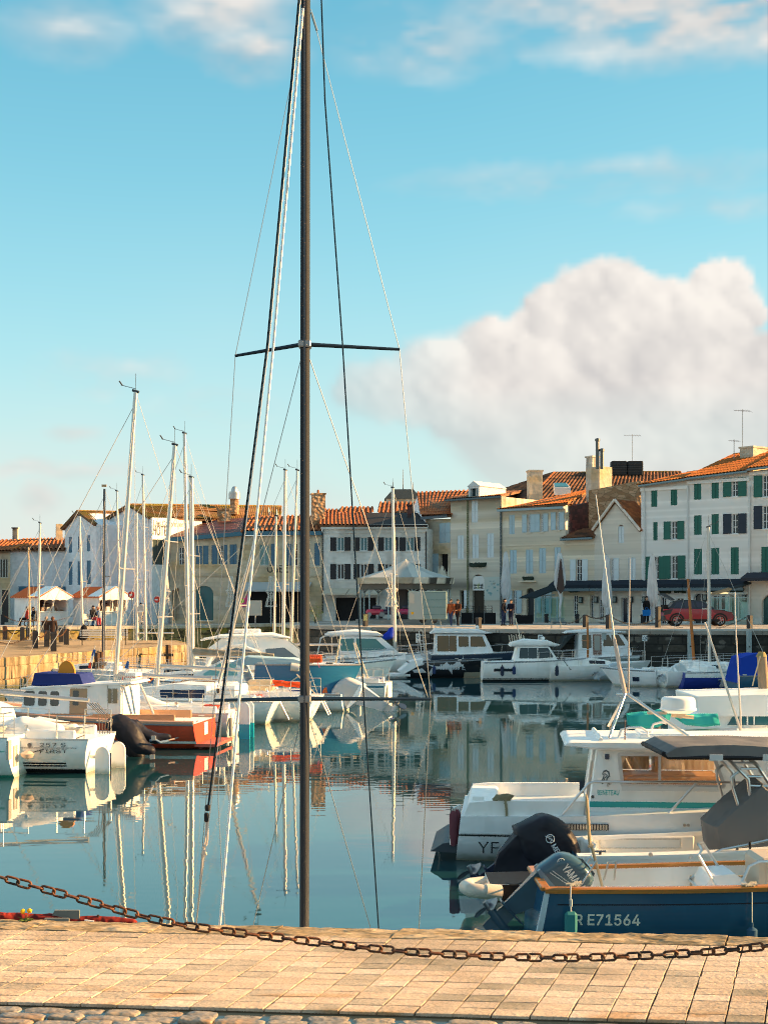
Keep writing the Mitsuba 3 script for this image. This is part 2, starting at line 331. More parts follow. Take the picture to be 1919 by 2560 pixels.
def cat_curve(a, b, sag, n=12):
    a, b = np.asarray(a, float), np.asarray(b, float); t = np.linspace(0, 1, n)[:, None]
    p = a+(b-a)*t; p[:, 2] -= sag*4*(t*(1-t))[:, 0]; return p
def jit(m, amp, seed=0, f=3.0):
    m = m.copy(); v = m.vertices
    for a in range(3): v[:, a] += (meshkit.noise(m.vertices*f+a*17, seed+a)-.5)*2*amp
    m.vertices = v; return m
def blob(chains, extra=(), length=.03, smooth_it=6):
    """One continuous surface round chains of (point, radius)."""
    ms = []
    for ch in chains:
        for (p, r), (q, s) in zip(ch[:-1], ch[1:]):
            a = m3.Manifold.sphere(r, 12).translate(tuple(map(float, p))); b = m3.Manifold.sphere(s, 12).translate(tuple(map(float, q)))
            ms.append(m3.Manifold.batch_hull([a, b]))
    man = m3.Manifold.batch_boolean(ms, m3.OpType.Add)
    man = man.refine_to_length(length).to_mesh()
    t = trimesh.Trimesh(man.vert_properties[:, :3], man.tri_verts, process=True)
    if smooth_it: trimesh.smoothing.filter_taubin(t, iterations=smooth_it)
    return t
# ---------------------------------------------------------------- water and the near quay
struct('water', tm([(-900, 3, 0), (900, 3, 0), (900, 900, 0), (-900, 900, 0)], [(0, 1, 2), (0, 2, 3)]), 'water_mat')
ZN = 2.40
cdir, jdir = np.array([1, -.095])/math.hypot(1, .095), np.array([.296, .955])
O2 = np.array([0, 5.515])
def qp(a, b): return O2+a*cdir+b*jdir
def slab(a0, a1, b0, b1, z0, z1, top=None):
    c = [qp(a0, b0), qp(a1, b0), qp(a1, b1), qp(a0, b1)]
    return hull([(*p, z0) for p in c]+[(*p, z1) for p in (top or c)])
NQ = 'near_quay'; USED.add(NQ); labels[NQ] = {'kind': 'structure', 'label': 'near quay of pale pavers'}
put(NQ, trimesh.util.concatenate([slab(-60, 60, 0, 1.43, -1, ZN-.012), slab(-60, 60, -60, 0, -1, ZN-.026)]), 'joint_sand', False)
rg = random.Random(3)
far_pav = []
PITCH, CH = .1475, .0943
for r in range(13):
    for i in range(-16, 17):
        a0, b0 = i*PITCH+rg.uniform(-.002, .002)-.03, r*CH
        g = .0032
        w0, w1 = a0+g, a0+PITCH-g
        h0, h1 = b0+.0028, b0+CH-.0028
        z = ZN+rg.uniform(-.001, .001); tx, ty = rg.uniform(-.0007, .0007), rg.uniform(-.0007, .0007)
        def ring(e, dz):
            return [(*qp(a, b), z+dz+tx*sa+ty*sb) for a, b, sa, sb in ((w0+e, h0+e, -1, -1), (w1-e, h0+e, 1, -1), (w1-e, h1-e, 1, 1), (w0+e, h1-e, -1, 1))]
        m = skin([ring(0, -.03), ring(0, -.0014), ring(.0014, 0)])
        x, y = qp(a0+PITCH/2, b0)
        if abs(x/y) > .30 or y < 5.2: far_pav.append(m); continue
        if r > 10: far_pav.append(m); continue
        part(NQ, 'paver', m, PAV[rg.choices(range(4), (5, 4, 3, 2))[0]], False)
part(NQ, 'paver', far_pav, PAV[1], False, stuff=True)
a = -5.0
while a < 5:
    L = rg.uniform(.55, 1.05)
    m = slab(a+.004, a+L-.004, 1.231, 1.43+rg.uniform(-.004, .004), ZN-.3, ZN+rg.uniform(-.002, .004))
    m = m.subdivide_to_size(.05) if hasattr(m, 'subdivide_to_size') else m
    part(NQ, 'coping_stone', jit(m, .0055, 5, 22.0), 'coping', 30); a += L
GU = []
for r in range(4):
    a = -2.6+rg.uniform(0, .1)
    while a < 2.6:
        L, wd = rg.uniform(.13, .21), rg.uniform(.072, .082)
        b = -.060-.083*r+rg.uniform(-.008, .008)
        c = qp(a+L/2, b)
        s = trimesh.creation.icosphere(2, 1.0)
        v = s.vertices; v = np.sign(v)*np.abs(v)**.42
        v = v*np.array([L/2-.003, wd/2-.002, .022])*(1+.3*(meshkit.fbm(s.vertices*1.3+rg.uniform(0, 90), 2)-.5))[:, None]
        s = tm(v, s.faces)
        M = rotz(math.atan2(-.095, 1)+rg.uniform(-.1, .1), (*c, ZN-.027+rg.uniform(-.004, .006)-(.006 if r == 0 else 0)))
        k = part(NQ, 'cobble', s, 'cobble', True, M); a += L
struct('puddle', slab(-5, 5, -.75, -.004, ZN-.025, ZN-.0165), mat('glass', (.03, .045, .05)))
wl = rg
# weed with a yellow flower in the coping joint
def px_q(u, v, z): return G(u, v, z)
fl = thing('wild_plant', 'small yellow flowering weed rooted in the quay edge at the left', 'plant')
p0 = G(65, 2305, ZN)
for dx, dz, lean in ((-.004, .052, -.012), (.006, .055, .012), (.0, .03, .03), (-.012, .024, -.03)):
    q = p0+np.array([dx+lean, 0, dz])
    part(fl, 'stem', tube([p0+[dx*.3, 0, -.01], p0+[dx, 0, dz*.6], q], [.0018, .0014, .001], 5), mat('matte', (.10, .16, .035)))
    if dz > .04:
        part(fl, 'flower', jit(tm(*(lambda s: (s.vertices*.0125+q, s.faces))(trimesh.creation.icosphere(2))), .003, 3, 120), mat('matte', (.85, .42, .01)))
for s in range(9):
    a = s*.7; d = np.array([math.cos(a), math.sin(a), .25])
    part(fl, 'leaf', hull([p0, p0+d*.02+[0, 0, .008], p0+d*.02+[-.006*d[1], .006*d[0], .004], p0+d*.02+[.006*d[1], -.006*d[0], .004], p0+d*.042]), mat('matte', (.07, .11, .02)))

# chain across the foreground: a sagging run of links between posts out of the frame
CH_ = thing('mooring_chain', 'rusty sagging iron chain hanging across the quay in the foreground', 'chain')
DC = 5.25
cps = [(-160, 2132), (0, 2193), (190, 2245), (400, 2302), (600, 2333), (800, 2357), (1000, 2378), (1200, 2390), (1400, 2395), (1600, 2390), (1760, 2381), (1919, 2365), (2080, 2340)]
cp = np.array([P(u, v, DC) for u, v in cps])
from scipy.interpolate import CubicSpline
par = np.r_[0, np.cumsum(np.linalg.norm(np.diff(cp, axis=0), axis=1))]
cs = CubicSpline(par, cp); ppit, sidx = .0455, 0
s0 = .004
LK = []
ang = np.linspace(0, 2*np.pi, 21)[:-1]
hl, hw, br = .0222, .0128, .0046
def link_mesh():
    pts = []
    for t in ang:
        cx = hl-hw+.004
        pts.append((math.copysign(cx, math.cos(t))+hw*math.cos(t), hw*math.sin(t), 0))
    pts = np.array(pts); n = len(pts); V = []
    for i in range(n):
        t = pts[(i+1) % n]-pts[i-1]; t /= np.linalg.norm(t); b = np.array([0, 0, 1.0]); a = np.cross(b, t)
        V.append(pts[i]+br*np.stack([np.cos(k)*a+np.sin(k)*b for k in np.arange(8)*np.pi/4]))
    V.append(V[0]); return skin(V, False)
LM = link_mesh()
roll = [14, -22, 86]
i = 0
while s0+i*ppit < par[-1]-.03:
    s = s0+(i+.5)*ppit; p = cs(s); t = cs(s, 1); t /= np.linalg.norm(t)
    r = math.radians(roll[i % 3]+rg.uniform(-8, 8))
    up = np.array([0, 0, 1.0])-t*t[2]; up /= np.linalg.norm(up); bk = np.cross(t, up)
    ey, ez = math.cos(r)*up+math.sin(r)*bk, -math.sin(r)*up+math.cos(r)*bk
    part(CH_, 'link', LM, 'rust', True, frame(p, t, ey, ez)); i += 1
# posts that carry the chain, beyond both edges of the frame
for u, v in ((-160, 2132), (2080, 2340)):
    q = P(u, v, DC)
    pk = thing('chain_post', 'dark iron post carrying the foreground chain, outside the view at the %s' % ('left' if u < 0 else 'right'), 'bollard')
    part(pk, 'shaft', cham(q[0]-.07, q[0]+.07, q[1]-.07, q[1]+.07, ZN-.05, q[2]+.1, .015), 'rust')

# ---------------------------------------------------------------- far quay
EDGE = [(-140, 112, 2.1), (-26.7, 99, 2.1), (-15, 104, 2.12), (-8.2, 107.5, 2.2), (-5.6, 92, 2.35), (-1.5, 84.5, 2.4), (.9, 82, 2.4), (6.3, 77.5, 2.4), (11.4, 75, 2.4), (19.7, 73, 2.4), (24.8, 69, 2.4), (26, 58, 2.4), (26.5, 24, 2.4), (27, 7.5, 2.4)]
FQ = 'far_quay'; USED.add(FQ); labels[FQ] = {'kind': 'structure', 'label': 'far quay paved apron'}
E = np.array(EDGE); nE = len(E)
V = [tuple(p) for p in E]+[(x+(0 if y > 70 else 150), max(160-(70-y)*2.4, y) if y < 70 else 160, z) for x, y, z in EDGE]+[(x*6+(0 if y > 70 else 1500), 1500 if y > 70 else max(1500-(70-y)*24, y), z-.3) for x, y, z in EDGE]
f = []
for i in range(nE-1):
    f += [(i, i+1, nE+i+1), (i, nE+i+1, nE+i), (nE+i, nE+i+1, 2*nE+i+1), (nE+i, 2*nE+i+1, 2*nE+i)]
put(FQ, tm(V, f), 'paving', False)
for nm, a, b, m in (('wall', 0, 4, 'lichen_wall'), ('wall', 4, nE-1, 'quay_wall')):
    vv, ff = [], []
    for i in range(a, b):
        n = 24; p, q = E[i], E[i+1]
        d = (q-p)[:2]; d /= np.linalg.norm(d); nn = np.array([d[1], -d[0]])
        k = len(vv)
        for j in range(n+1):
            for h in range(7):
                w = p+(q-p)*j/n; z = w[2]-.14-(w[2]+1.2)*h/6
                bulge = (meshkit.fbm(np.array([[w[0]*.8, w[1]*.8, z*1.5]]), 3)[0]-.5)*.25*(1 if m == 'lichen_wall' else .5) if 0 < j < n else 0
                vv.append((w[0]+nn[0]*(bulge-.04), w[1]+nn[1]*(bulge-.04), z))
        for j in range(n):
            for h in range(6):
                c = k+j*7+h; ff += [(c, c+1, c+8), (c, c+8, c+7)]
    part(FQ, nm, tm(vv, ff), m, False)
for i in range(1, nE-2):
    p, q = E[i], E[i+1]; L = np.linalg.norm(q-p); d = (q-p)/L; nn = np.array([d[1], -d[0], 0]); s = 0
    while s < L-.05:
        l = min(rg.uniform(.9, 1.7), L-s)
        a, b = p+d*(s+.01), p+d*(s+l-.01); o = rg.uniform(0, .04)
        part(FQ, 'coping_stone', hull([x+nn*y+[0, 0, z] for x in (a, b) for y in (.03+o, -.5) for z in (-.2, .004+rg.uniform(0, .012))]), 'paving' if i > 3 else 'stone_warm', False); s += l

# ---------------------------------------------------------------- stone jetty on the left
PA, PB, PC, PD = np.array([-16.55, 61.3]), np.array([-10.84, 80.1]), np.array([-12.9, 88.0]), np.array([-60, 88.0])
PE = PA+(PA-PB)*1.6; PF = np.array([-60, PE[1]])
ZP = 1.5
JT = 'stone_jetty'; USED.add(JT); labels[JT] = {'kind': 'structure', 'label': 'sunlit stone jetty with a paved top'}
put(JT, trimesh.util.concatenate([hull([(*p, z) for p in (PE, PB, PC, PD, PF) for z in (-1.2, ZP-.03)])]), 'pier_stone', False)
top = tm([(*p, ZP) for p in (PE, PB, PC, PD, PF)], [(0, 1, 2), (0, 2, 3), (0, 3, 4)])
part(JT, 'deck', top, 'jetty_paving', False)
def stones(a, b, z0, z1, lo, hi):
    a, b = np.asarray(a, float), np.asarray(b, float); L = np.linalg.norm(b-a); d = (b-a)/L; n = np.array([d[1], -d[0]]); s = 0
    while s < L-.2:
        l = min(rg.uniform(lo, hi), L-s); o = rg.uniform(.02, .09)
        m = cham(s+.012, s+l-.012, -o, .25, z0+.01, z1-.006, .03).subdivide().subdivide()
        part(JT, 'stone', jit(m, .022, int(s*10), 1.7), 'pier_stone', 30, frame((*a, 0), (*d, 0), (*-n, 0), (0, 0, 1))); s += l
for z0, z1, lo, hi in ((1.12, 1.515, 1.5, 3.0), (.55, 1.12, 1.2, 2.4), (-.4, .55, 1.6, 3.0)):
    stones(PE+(PA-PE)*.55, PB, z0, z1, lo, hi); stones(PB, PC, z0, z1, .8, 2.0)
# ---------------------------------------------------------------- houses
def rowR(u):
    k = (u-UC)/F; t = (25.06-92.8*k)/(.78+.626*k); return 92.8+.626*t
class Facade:
    def __init__(s, key, uL, DL, uR, DR, zg, m, deep=7.0):
        s.key, s.m, s.zg = key, m, zg
        s.A, s.B = P(uL, 1500, DL)[:2], P(uR, 1500, DR)[:2]
        s.L = np.linalg.norm(s.B-s.A); s.al = (s.B-s.A)/s.L; s.n = np.array([s.al[1], -s.al[0]])
        s.M = frame((*s.A, 0), (*s.al, 0), (*-s.n, 0), (0, 0, 1))     # x along, y inwards, z up
        s.deep = deep
    def sz(s, u, v):
        k = (u-UC)/F; den = s.al[0]-k*s.al[1]
        t = (k*s.A[1]-s.A[0])/den; y = s.A[1]+t*s.al[1]
        return t, H-(v-VH)/F*y
    def W(s, sx, z, d=0.0):
        p = s.A+s.al*sx+s.n*d; return np.array([p[0], p[1], z])
    def wpx(s, u, v, d=0.0): return s.W(*s.sz(u, v), d)
    def wall(s, pts, holes=(), core=True, m=None, name='wall'):
        """pts: the wall's outline above the ground, in the photograph's pixels, left to right."""
        sz = [s.sz(*p) for p in pts]
        poly = Polygon([(sz[0][0], s.zg-.3)]+sz+[(sz[-1][0], s.zg-.3)])
        for h in holes:
            poly = poly.difference(h)
        part(s.key, name, ext(poly, .32), m or s.m, False, s.M)
        if core:
            o = [(x, z) for x, z in sz]+[(sz[-1][0], s.zg-.3), (sz[0][0], s.zg-.3)]
            hp = [(min(max(x, .02), s.L-.02) if True else x, y, z-.03) for x, z in o for y in (.36, s.deep)]
            part(s.key, 'rear_wall', hull(hp), s.m, False, s.M)
    def bx(s, s0, s1, z0, z1, d0, d1): return box(s0, s1, -d1, -d0, z0, z1)
    def px(s, u0, v0, u1, v1):
        a, z1 = s.sz(u0, (v0+v1)/2); b, _ = s.sz(u1, (v0+v1)/2)
        _, z1 = s.sz((u0+u1)/2, v0); _, z0 = s.sz((u0+u1)/2, v1)
        return a, b, z0, z1
    def pbox(s, u0, v0, u1, v1, d0, d1):
        a, b, z0, z1 = s.px(u0, v0, u1, v1); return s.bx(a, b, z0, z1, d0, d1)
    def add(s, name, mesh, m, parent=None, smooth=False, label=None, stuff=False):
        return part(parent or s.key, name, mesh, m, smooth, s.M, label, stuff)
    def leaf(s, a, b, z0, z1, d, col, lou=True):
        k = s.add('shutter', [s.bx(a+.01, b-.01, z0, z1, d, d+.035)], ('paint', col))
        w = b-a; rails = [s.bx(a+.01, b-.01, z, z+.07, d+.036, d+.052) for z in (z0, (z0+z1)/2-.035, z1-.07)]+[s.bx(q, q+.055, z0, z1, d+.036, d+.049) for q in (a+.01, b-.065)]
        s.add('rail', rails, ('paint', tuple(c*.9 for c in col)), k)
        if lou and z1-z0 > .6:
            n = int((z1-z0)/.16)
            s.add('slat', [s.bx(a+.06, b-.06, z0+.08+(z1-z0-.16)*i/n, z0+.11+(z1-z0-.16)*i/n, d+.03, d+.044) for i in range(n)], ('paint', col), k)
    def window(s, a, b, z0, z1, fc=(.75, .76, .77), glass=(.015, .022, .03), bars=2, cols=2, rec=.09, name='window'):
        fr = .045
        bs = [s.bx(a, a+fr, z0, z1, -rec-.06, -rec), s.bx(b-fr, b, z0, z1, -rec-.06, -rec), s.bx(a+fr, b-fr, z0, z0+fr, -rec-.06, -rec), s.bx(a+fr, b-fr, z1-fr, z1, -rec-.06, -rec)]
        w = b-a
        for i in range(1, cols): bs.append(s.bx(a+w*i/cols-.028, a+w*i/cols+.028, z0+fr, z1-fr, -rec-.06, -rec+.004))
        for i in range(1, bars+1):
            z = z0+(z1-z0)*i/(bars+1); bs.append(s.bx(a+fr, b-fr, z-.02, z+.02, -rec-.05, -rec-.006))
        k = s.add(name, bs, ('paint', fc))
        for i in range(cols):
            s.add('pane', s.bx(a+w*i/cols, a+w*(i+1)/cols, z0, z1, -rec-.045, -rec-.03), ('glass', glass), k)
        s.add('sill', s.bx(a-.08, b+.08, z0-.09, z0-.003, -.2, .07), s.m, k)
        return k
    def openings(s, spec):
        """spec: (u0, v0, u1, v1, style, shutter colour, leaf width in m). Returns the holes."""
        holes = []
        for q in spec:
            a, b, z0, z1 = s.px(*q[:4]); holes.append(sbox(a, z0, b, z1))
        return holes
    def dress(s, spec):
        for q in spec:
            a, b, z0, z1 = s.px(*q[:4]); st, col = q[4], q[5] if len(q) > 5 else None
            if st == 'closed':
                mid = (a+b)/2
                s.leaf(a, mid, z0, z1, -.06, col); s.leaf(mid, b, z0, z1, -.06, col)
            elif st == 'one': s.leaf(a, b, z0, z1, -.06, col)
            elif st == 'open':
                w = q[6] if len(q) > 6 else (b-a)/2
                s.window(a, b, z0, z1); s.leaf(a-w, a-.02, z0, z1, .015, col); s.leaf(b+.02, b+w, z0, z1, .015, col)
            elif st == 'win': s.window(a, b, z0, z1, *(q[5:] if len(q) > 5 else ()))
            elif st == 'door':
                k = s.window(a, b, z0, z1, col or (.7, .72, .74), q[6] if len(q) > 6 else (.02, .03, .04), 0, q[7] if len(q) > 7 else 2, .2, 'door')
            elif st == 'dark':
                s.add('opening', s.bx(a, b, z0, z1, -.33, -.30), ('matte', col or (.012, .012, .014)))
        return s
def arch(s, u0, v0, u1, v1):
    a, b, z0, z1 = s.px(u0, v0, u1, v1); r = (b-a)/2
    t = np.linspace(0, np.pi, 9)
    return Polygon([(a, z0), (b, z0)]+[((a+b)/2+r*math.cos(x), z1-r*.8+r*.8*math.sin(x)) for x in t])
TR = random.Random(11)
def roof(parent, eL, eR, rR, rL, m, pitch=.23, rib=.075, name='roof', thick=.14, ribs=True, label=None):
    """A pantile slope between eave and ridge points; rows of round tiles run up it."""
    eL, eR, rR, rL = (np.asarray(x, float) for x in (eL, eR, rR, rL))
    n = np.cross(eR-eL, rL-eL)
    if np.linalg.norm(n) < 1e-6: n = np.cross(eR-eL, rR-eL)
    n /= np.linalg.norm(n); n = n if n[2] > 0 else -n
    k = part(parent, name, hull([p+n*d for p in (eL, eR, rR, rL) for d in (-thick, 0)]), 'tile_pan' if ribs else m, False, None, label)
    if not ribs: return k
    L = max(np.linalg.norm(eR-eL), np.linalg.norm(rR-rL)); N = max(2, int(L/pitch)); ms = []
    for i in range(N+1):
        t = (i+.0)/N; a, b = eL+(eR-eL)*t, rL+(rR-rL)*t
        u = b-a; l = np.linalg.norm(u)
        if l < .2: continue
        u /= l; x = np.cross(u, n); st = max(1, int(l/.9)); V = []
        th = np.array([0, .25, .5, .75, 1])*np.pi
        for j in range(st):
            o = TR.uniform(-.012, .012)
            for q, rr_ in ((j/st, rib*1.12), ((j+1)/st, rib*.88)):
                c = a+u*(l*q-(.06 if j == 0 and q == 0 else 0))+x*o+n*.005
                V.append(c+rr_*(np.cos(th)[:, None]*x+1.15*np.sin(th)[:, None]*n))
        ms.append(skin(V, True, False))
    part(k, 'tile', ms, m, False, None, None, True)
    return k
def ridge_cap(k, a, b, m, r=.12):
    a, b = np.asarray(a), np.asarray(b); N = max(2, int(np.linalg.norm(b-a)/.45)); ms = []
    for i in range(N):
        p, q = a+(b-a)*i/N, a+(b-a)*(i+1.1)/N; ms.append(tube([p, q], [r, r*.85], 7))
    part(k, 'ridge_tile', ms, m, False, None, None, True)
def chimney(k, c, w, d, h, m, ang=0, pots=1, cap=True, top_m=None):
    M = rotz(ang, c); q = part(k, 'chimney', [jit(box(-w/2, w/2, -d/2, d/2, -1.2, h).subdivide().subdivide(), .02, 4)], m, False, M)
    if cap: part(q, 'cap', box(-w/2-.07, w/2+.07, -d/2-.07, d/2+.07, h+.003, h+.12), top_m or m, False, M)
    for i in range(pots):
        x = (i-(pots-1)/2)*.4; part(q, 'pot', lathe([(.001, h+.12), (.11, h+.12), (.085, h+.4), (.06, h+.4), (.05, h+.2)], 10), ('matte', (.35, .14, .07)), 40, M)
    return q
def aerial(c, h, L, label, ang=.3):
    k = thing('tv_aerial', label, 'aerial')
    c = np.asarray(c); t = c+[0, 0, h]; d = np.array([math.cos(ang), math.sin(ang), 0]); e = np.array([-d[1], d[0], 0])
    part(k, 'pole', tube([c, t], .025, 6), ('alu', (.3, .3, .3)))
    part(k, 'boom', tube([t-d*L*.6+[0, 0, -.1], t+d*L*.6+[0, 0, -.1]], .016, 5), ('alu', (.3, .3, .3)))
    for i in range(7):
        q = t-d*L*.55+d*L*1.1*i/6+[0, 0, -.1]; l = L*(.25+.06*i)
        part(k, 'element', tube([q-e*l*.5+[0, 0, -l*.2], q+e*l*.5+[0, 0, l*.2]], .009, 4), ('alu', (.3, .3, .3)))

GREEN, NAVY, WHT, BLUE, BLK, PALE = (.010, .125, .10), (.010, .025, .05), (.66, .74, .79), (.065, .16, .25), (.010, .013, .02), (.44, .58, .66)
# --- white house with green shutters (right) and its narrower wing
k = thing('green_shutter_house', 'tall white house with green shutters and a long orange tiled roof above the red car', 'house')
g = Facade(k, 1718, rowR(1718), 1873, rowR(1873), 2.4, 'plaster_white', 9)
gs = [(1734, 1201, 1752, 1249, 'closed', GREEN), (1778, 1198, 1796, 1246, 'closed', GREEN), (1829, 1194, 1844, 1241, 'open', GREEN, .62),
      (1734, 1288, 1753, 1337, 'closed', GREEN), (1778, 1285, 1796, 1335, 'closed', GREEN), (1829, 1284, 1844, 1334, 'open', NAVY, .62),
      (1734, 1372, 1754, 1436, 'closed', GREEN), (1777, 1370, 1797, 1436, 'closed', GREEN), (1826, 1368, 1846, 1436, 'closed', GREEN),
      (1780, 1488, 1812, 1560, 'win', (.7, .72, .74), (.10, .12, .13), 1, 3), (1824, 1488, 1850, 1548, 'door', (.7, .72, .74), (.25, .26, .22))]
ah = arch(g, 1733, 1483, 1764, 1560)
g.wall([(1718, 1198), (1873, 1180)], g.openings(gs)+[ah]); g.dress(gs)
a, b, z0, z1 = g.px(1733, 1483, 1764, 1560)
g.window(a, b, z0, z1, (.7, .72, .74), (.03, .04, .05), 2, 2, .22, 'door')
# wing
k2 = thing('white_corner_house', 'narrow white house with green shutters under a low eave, left of the tall white house', 'house')
w = Facade(k2, 1602, rowR(1602), 1718, rowR(1718), 2.4, 'plaster_white', 9)
ws = [(1627, 1221, 1642, 1267, 'closed', GREEN), (1676, 1217, 1692, 1263, 'closed', GREEN), (1632, 1305, 1643, 1351, 'closed', GREEN), (1677, 1303, 1692, 1348, 'open', GREEN, .55),
      (1633, 1391, 1646, 1448, 'open', GREEN, .6), (1677, 1389, 1693, 1447, 'open', GREEN, .6), (1650, 1492, 1664, 1560, 'door', (.7, .72, .74)), (1690, 1495, 1708, 1548, 'win')]
w.wall([(1602, 1214), (1718, 1199)], w.openings(ws)); w.dress(ws)
# right neighbour, cut by the frame
k3 = thing('yellow_stained_house', 'white house with yellowish stains and navy shutters at the right edge of the picture', 'house')
y_ = Facade(k3, 1873, rowR(1873), 1990, rowR(1990), 2.4, 'plaster_old', 9)
ys = [(1906, 1188, 1922, 1242, 'open', GREEN, .62), (1906, 1264, 1922, 1322, 'open', NAVY, .62), (1902, 1367, 1924, 1431, 'closed', GREEN), (1948, 1190, 1966, 1240, 'closed', GREEN), (1948, 1270, 1966, 1330, 'closed', GREEN)]
ah = arch(y_, 1903, 1484, 1960, 1566)
y_.wall([(1873, 1179), (1990, 1162)], y_.openings(ys)+[ah]); y_.dress(ys)
a, b, z0, z1 = y_.px(1903, 1484, 1960, 1566); y_.window(a, b, z0, z1, (.35, .5, .5), (.04, .10, .11), 0, 3, .2, 'door')
def eave(fc, uL, vL, uR, vR, over=.35): return fc.wpx(uL, vL, over), fc.wpx(uR, vR, over)
back = lambda fc, p, dist, dz: np.array([p[0]-fc.n[0]*dist, p[1]-fc.n[1]*dist, p[2]+dz])
for fc, key, (uL, vL, uR, vR), up in ((w, k2, (1599, 1213, 1720, 1196), 1.35), (g, k, (1718, 1195, 1875, 1176), 2.15), (y_, k3, (1874, 1172, 1990, 1158), 2.2)):
    eL, eR = eave(fc, uL, vL, uR, vR)
    rk = roof(key, eL, eR, back(fc, eR, 7.5, up), back(fc, eL, 7.5, up), 'tile_bright')
    fc.add('gutter', tube([(0, -.42, fc.sz(uL, vL)[1]-.10), (fc.L, -.42, fc.sz(uR, vR)[1]-.10)], .075, 7), ('paint', (.20, .28, .31)))
    fc.add('cornice', fc.bx(-.02, fc.L+.02, fc.sz(uL, vL)[1]-.42, fc.sz(uL, vL)[1]-.2, .0, .12), fc.m)
    ridge_cap(rk, back(fc, eL, 7.5, up), back(fc, eR, 7.5, up), 'tile_bright')
for fc, u in ((g, 1720), (y_, 1874), (w, 1612)):
    s, z = fc.sz(u, 1215); fc.add('downpipe', tube([(s, -.1, z), (s, -.1, 2.5)], .06, 7), ('paint', (.62, .65, .66)))
c = g.wpx(1797, 1150, -5.6); c[2] = H-(1158-VH)/F*c[1]
chimney(k, c, 1.9, 1.1, 1.0, 'stone_warm', .7, 0, True)
chimney(k, g.wpx(1790, 1168, -5.0)+np.array([0, 0, .3]), .5, .4, .9, 'stone_grey', .7, 0)
c = g.wpx(1775, 1175, -5.0); aerial(c, 4.6, 1.1, 'tallest television aerial, standing beside the stone chimney of the white house')
c = w.wpx(1760, 1180, -4.6); aerial(c, 2.6, .7, 'short television aerial just left of the tallest one')
# --- gable house
k = thing('gable_house', 'pale stone house with a steep gable facing the quay and one arched window', 'house')
e = Facade(k, 1485, rowR(1485), 1604, rowR(1604), 2.4, 'stone_gable', 2.6)
es = [(1526, 1395, 1533, 1452, 'open', WHT, .45), (1570, 1394, 1588, 1453, 'closed', WHT), (1436+116, 1494, 1579, 1558, 'door', (.72, .75, .77), (.02, .03, .05)), (1497, 1498, 1508, 1552, 'win')]
ah = arch(e, 1544, 1312, 1559, 1357)
e.wall([(1485, 1322), (1539, 1252), (1600, 1324), (1604, 1324)], e.openings(es)+[ah]); e.dress(es)
a, b, z0, z1 = e.px(1544, 1312, 1559, 1357)
e.leaf(a, (a+b)/2, z0, z1-.1, -.1, WHT); e.leaf((a+b)/2, b, z0, z1-.1, -.1, WHT)
ap, l, r = e.wpx(1539, 1249, .2), e.wpx(1483, 1325, .2), e.wpx(1603, 1326, .2)
for x in (l, r):
    roof(k, x, back(e, x, 2.8, 0), back(e, ap, 2.8, 0), ap, 'tile_orange')
for (p, q) in ((l, ap), (ap, r)):
    part(k, 'verge', tube([p, q], .1, 6), 'stone_gable')
# --- low house with the dark hung tiles
k = thing('dark_tile_house', 'narrow cream house with a dark red tile-hung gable wall between cream house and gabled house', 'house')
d = Facade(k, 1411, rowR(1411), 1486, rowR(1486), 2.4, 'stone_cream', 6)
ds = [(1440, 1398, 1454, 1452, 'open', WHT, .5), (1433, 1488, 1444, 1546, 'win'), (1474, 1488, 1484, 1546, 'door')]
d.wall([(1411, 1348), (1486, 1345)], d.openings(ds)); d.dress(ds)
d.add('cornice', d.bx(0, d.L, *sorted((d.sz(1440, 1364)[1], d.sz(1440, 1361)[1])), 0, .08), d.m)
eL, eR = eave(d, 1409, 1347, 1487, 1343)
roof(k, eL, eR, d.wpx(1482, 1320, -1.6), d.wpx(1420, 1320, -1.6), 'tile_brown')
d.add('gutter', tube([(-.1, -.42, d.sz(1411, 1350)[1]), (d.L, -.42, d.sz(1486, 1346)[1])], .08, 7), ('paint', (.16, .24, .28)))
# --- cream three-storey house
k = thing('cream_house', 'three-storey cream stone house with pale shutters and a bright orange roof', 'house')
h = Facade(k, 1254, rowR(1254), 1413, rowR(1413), 2.4, 'stone_cream', 8)
hs = [(1272, 1287, 1286, 1335, 'closed', PALE), (1318, 1286, 1325, 1331, 'open', PALE, .45), (1350, 1284, 1357, 1329, 'open', PALE, .45), (1390, 1280, 1397, 1325, 'open', PALE, .45),
      (1274, 1375, 1291, 1434, 'closed', PALE), (1314, 1374, 1332, 1434, 'closed', PALE), (1347, 1370, 1364, 1433, 'closed', PALE), (1385, 1368, 1401, 1432, 'closed', PALE),
      (1281, 1476, 1290, 1534, 'open', PALE, .5), (1353, 1476, 1363, 1534, 'open', PALE, .55)]
ah = arch(h, 1315, 1470, 1334, 1556)
h.wall([(1254, 1276), (1413, 1262)], h.openings(hs)+[ah]); h.dress(hs)
a, b, z0, z1 = h.px(1315, 1470, 1334, 1556); h.add('door', h.bx(a, b, z0, z1, -.3, -.25), ('paint', (.03, .04, .05)))
for v, t in ((1362, .06), (1272, .16)):
    z = h.sz(1330, v)[1]; h.add('string_course', h.bx(-.02, h.L+.02, z-.05, z+.06, -.01, t), h.m)
a, b, z0, z1 = h.px(1301, 1451, 1342, 1455); h.add('door_hood', h.bx(a, b, z0, z1, 0, .3), h.m)
eL, eR = eave(h, 1251, 1274, 1424, 1258)
t1, t0 = P(1486, 1221, rowR(1486)+9), P(1300, 1263, rowR(1254)+4)
rk = roof(k, eL, eR, t1, t0, 'tile_bright', label='bright orange tiled slope')
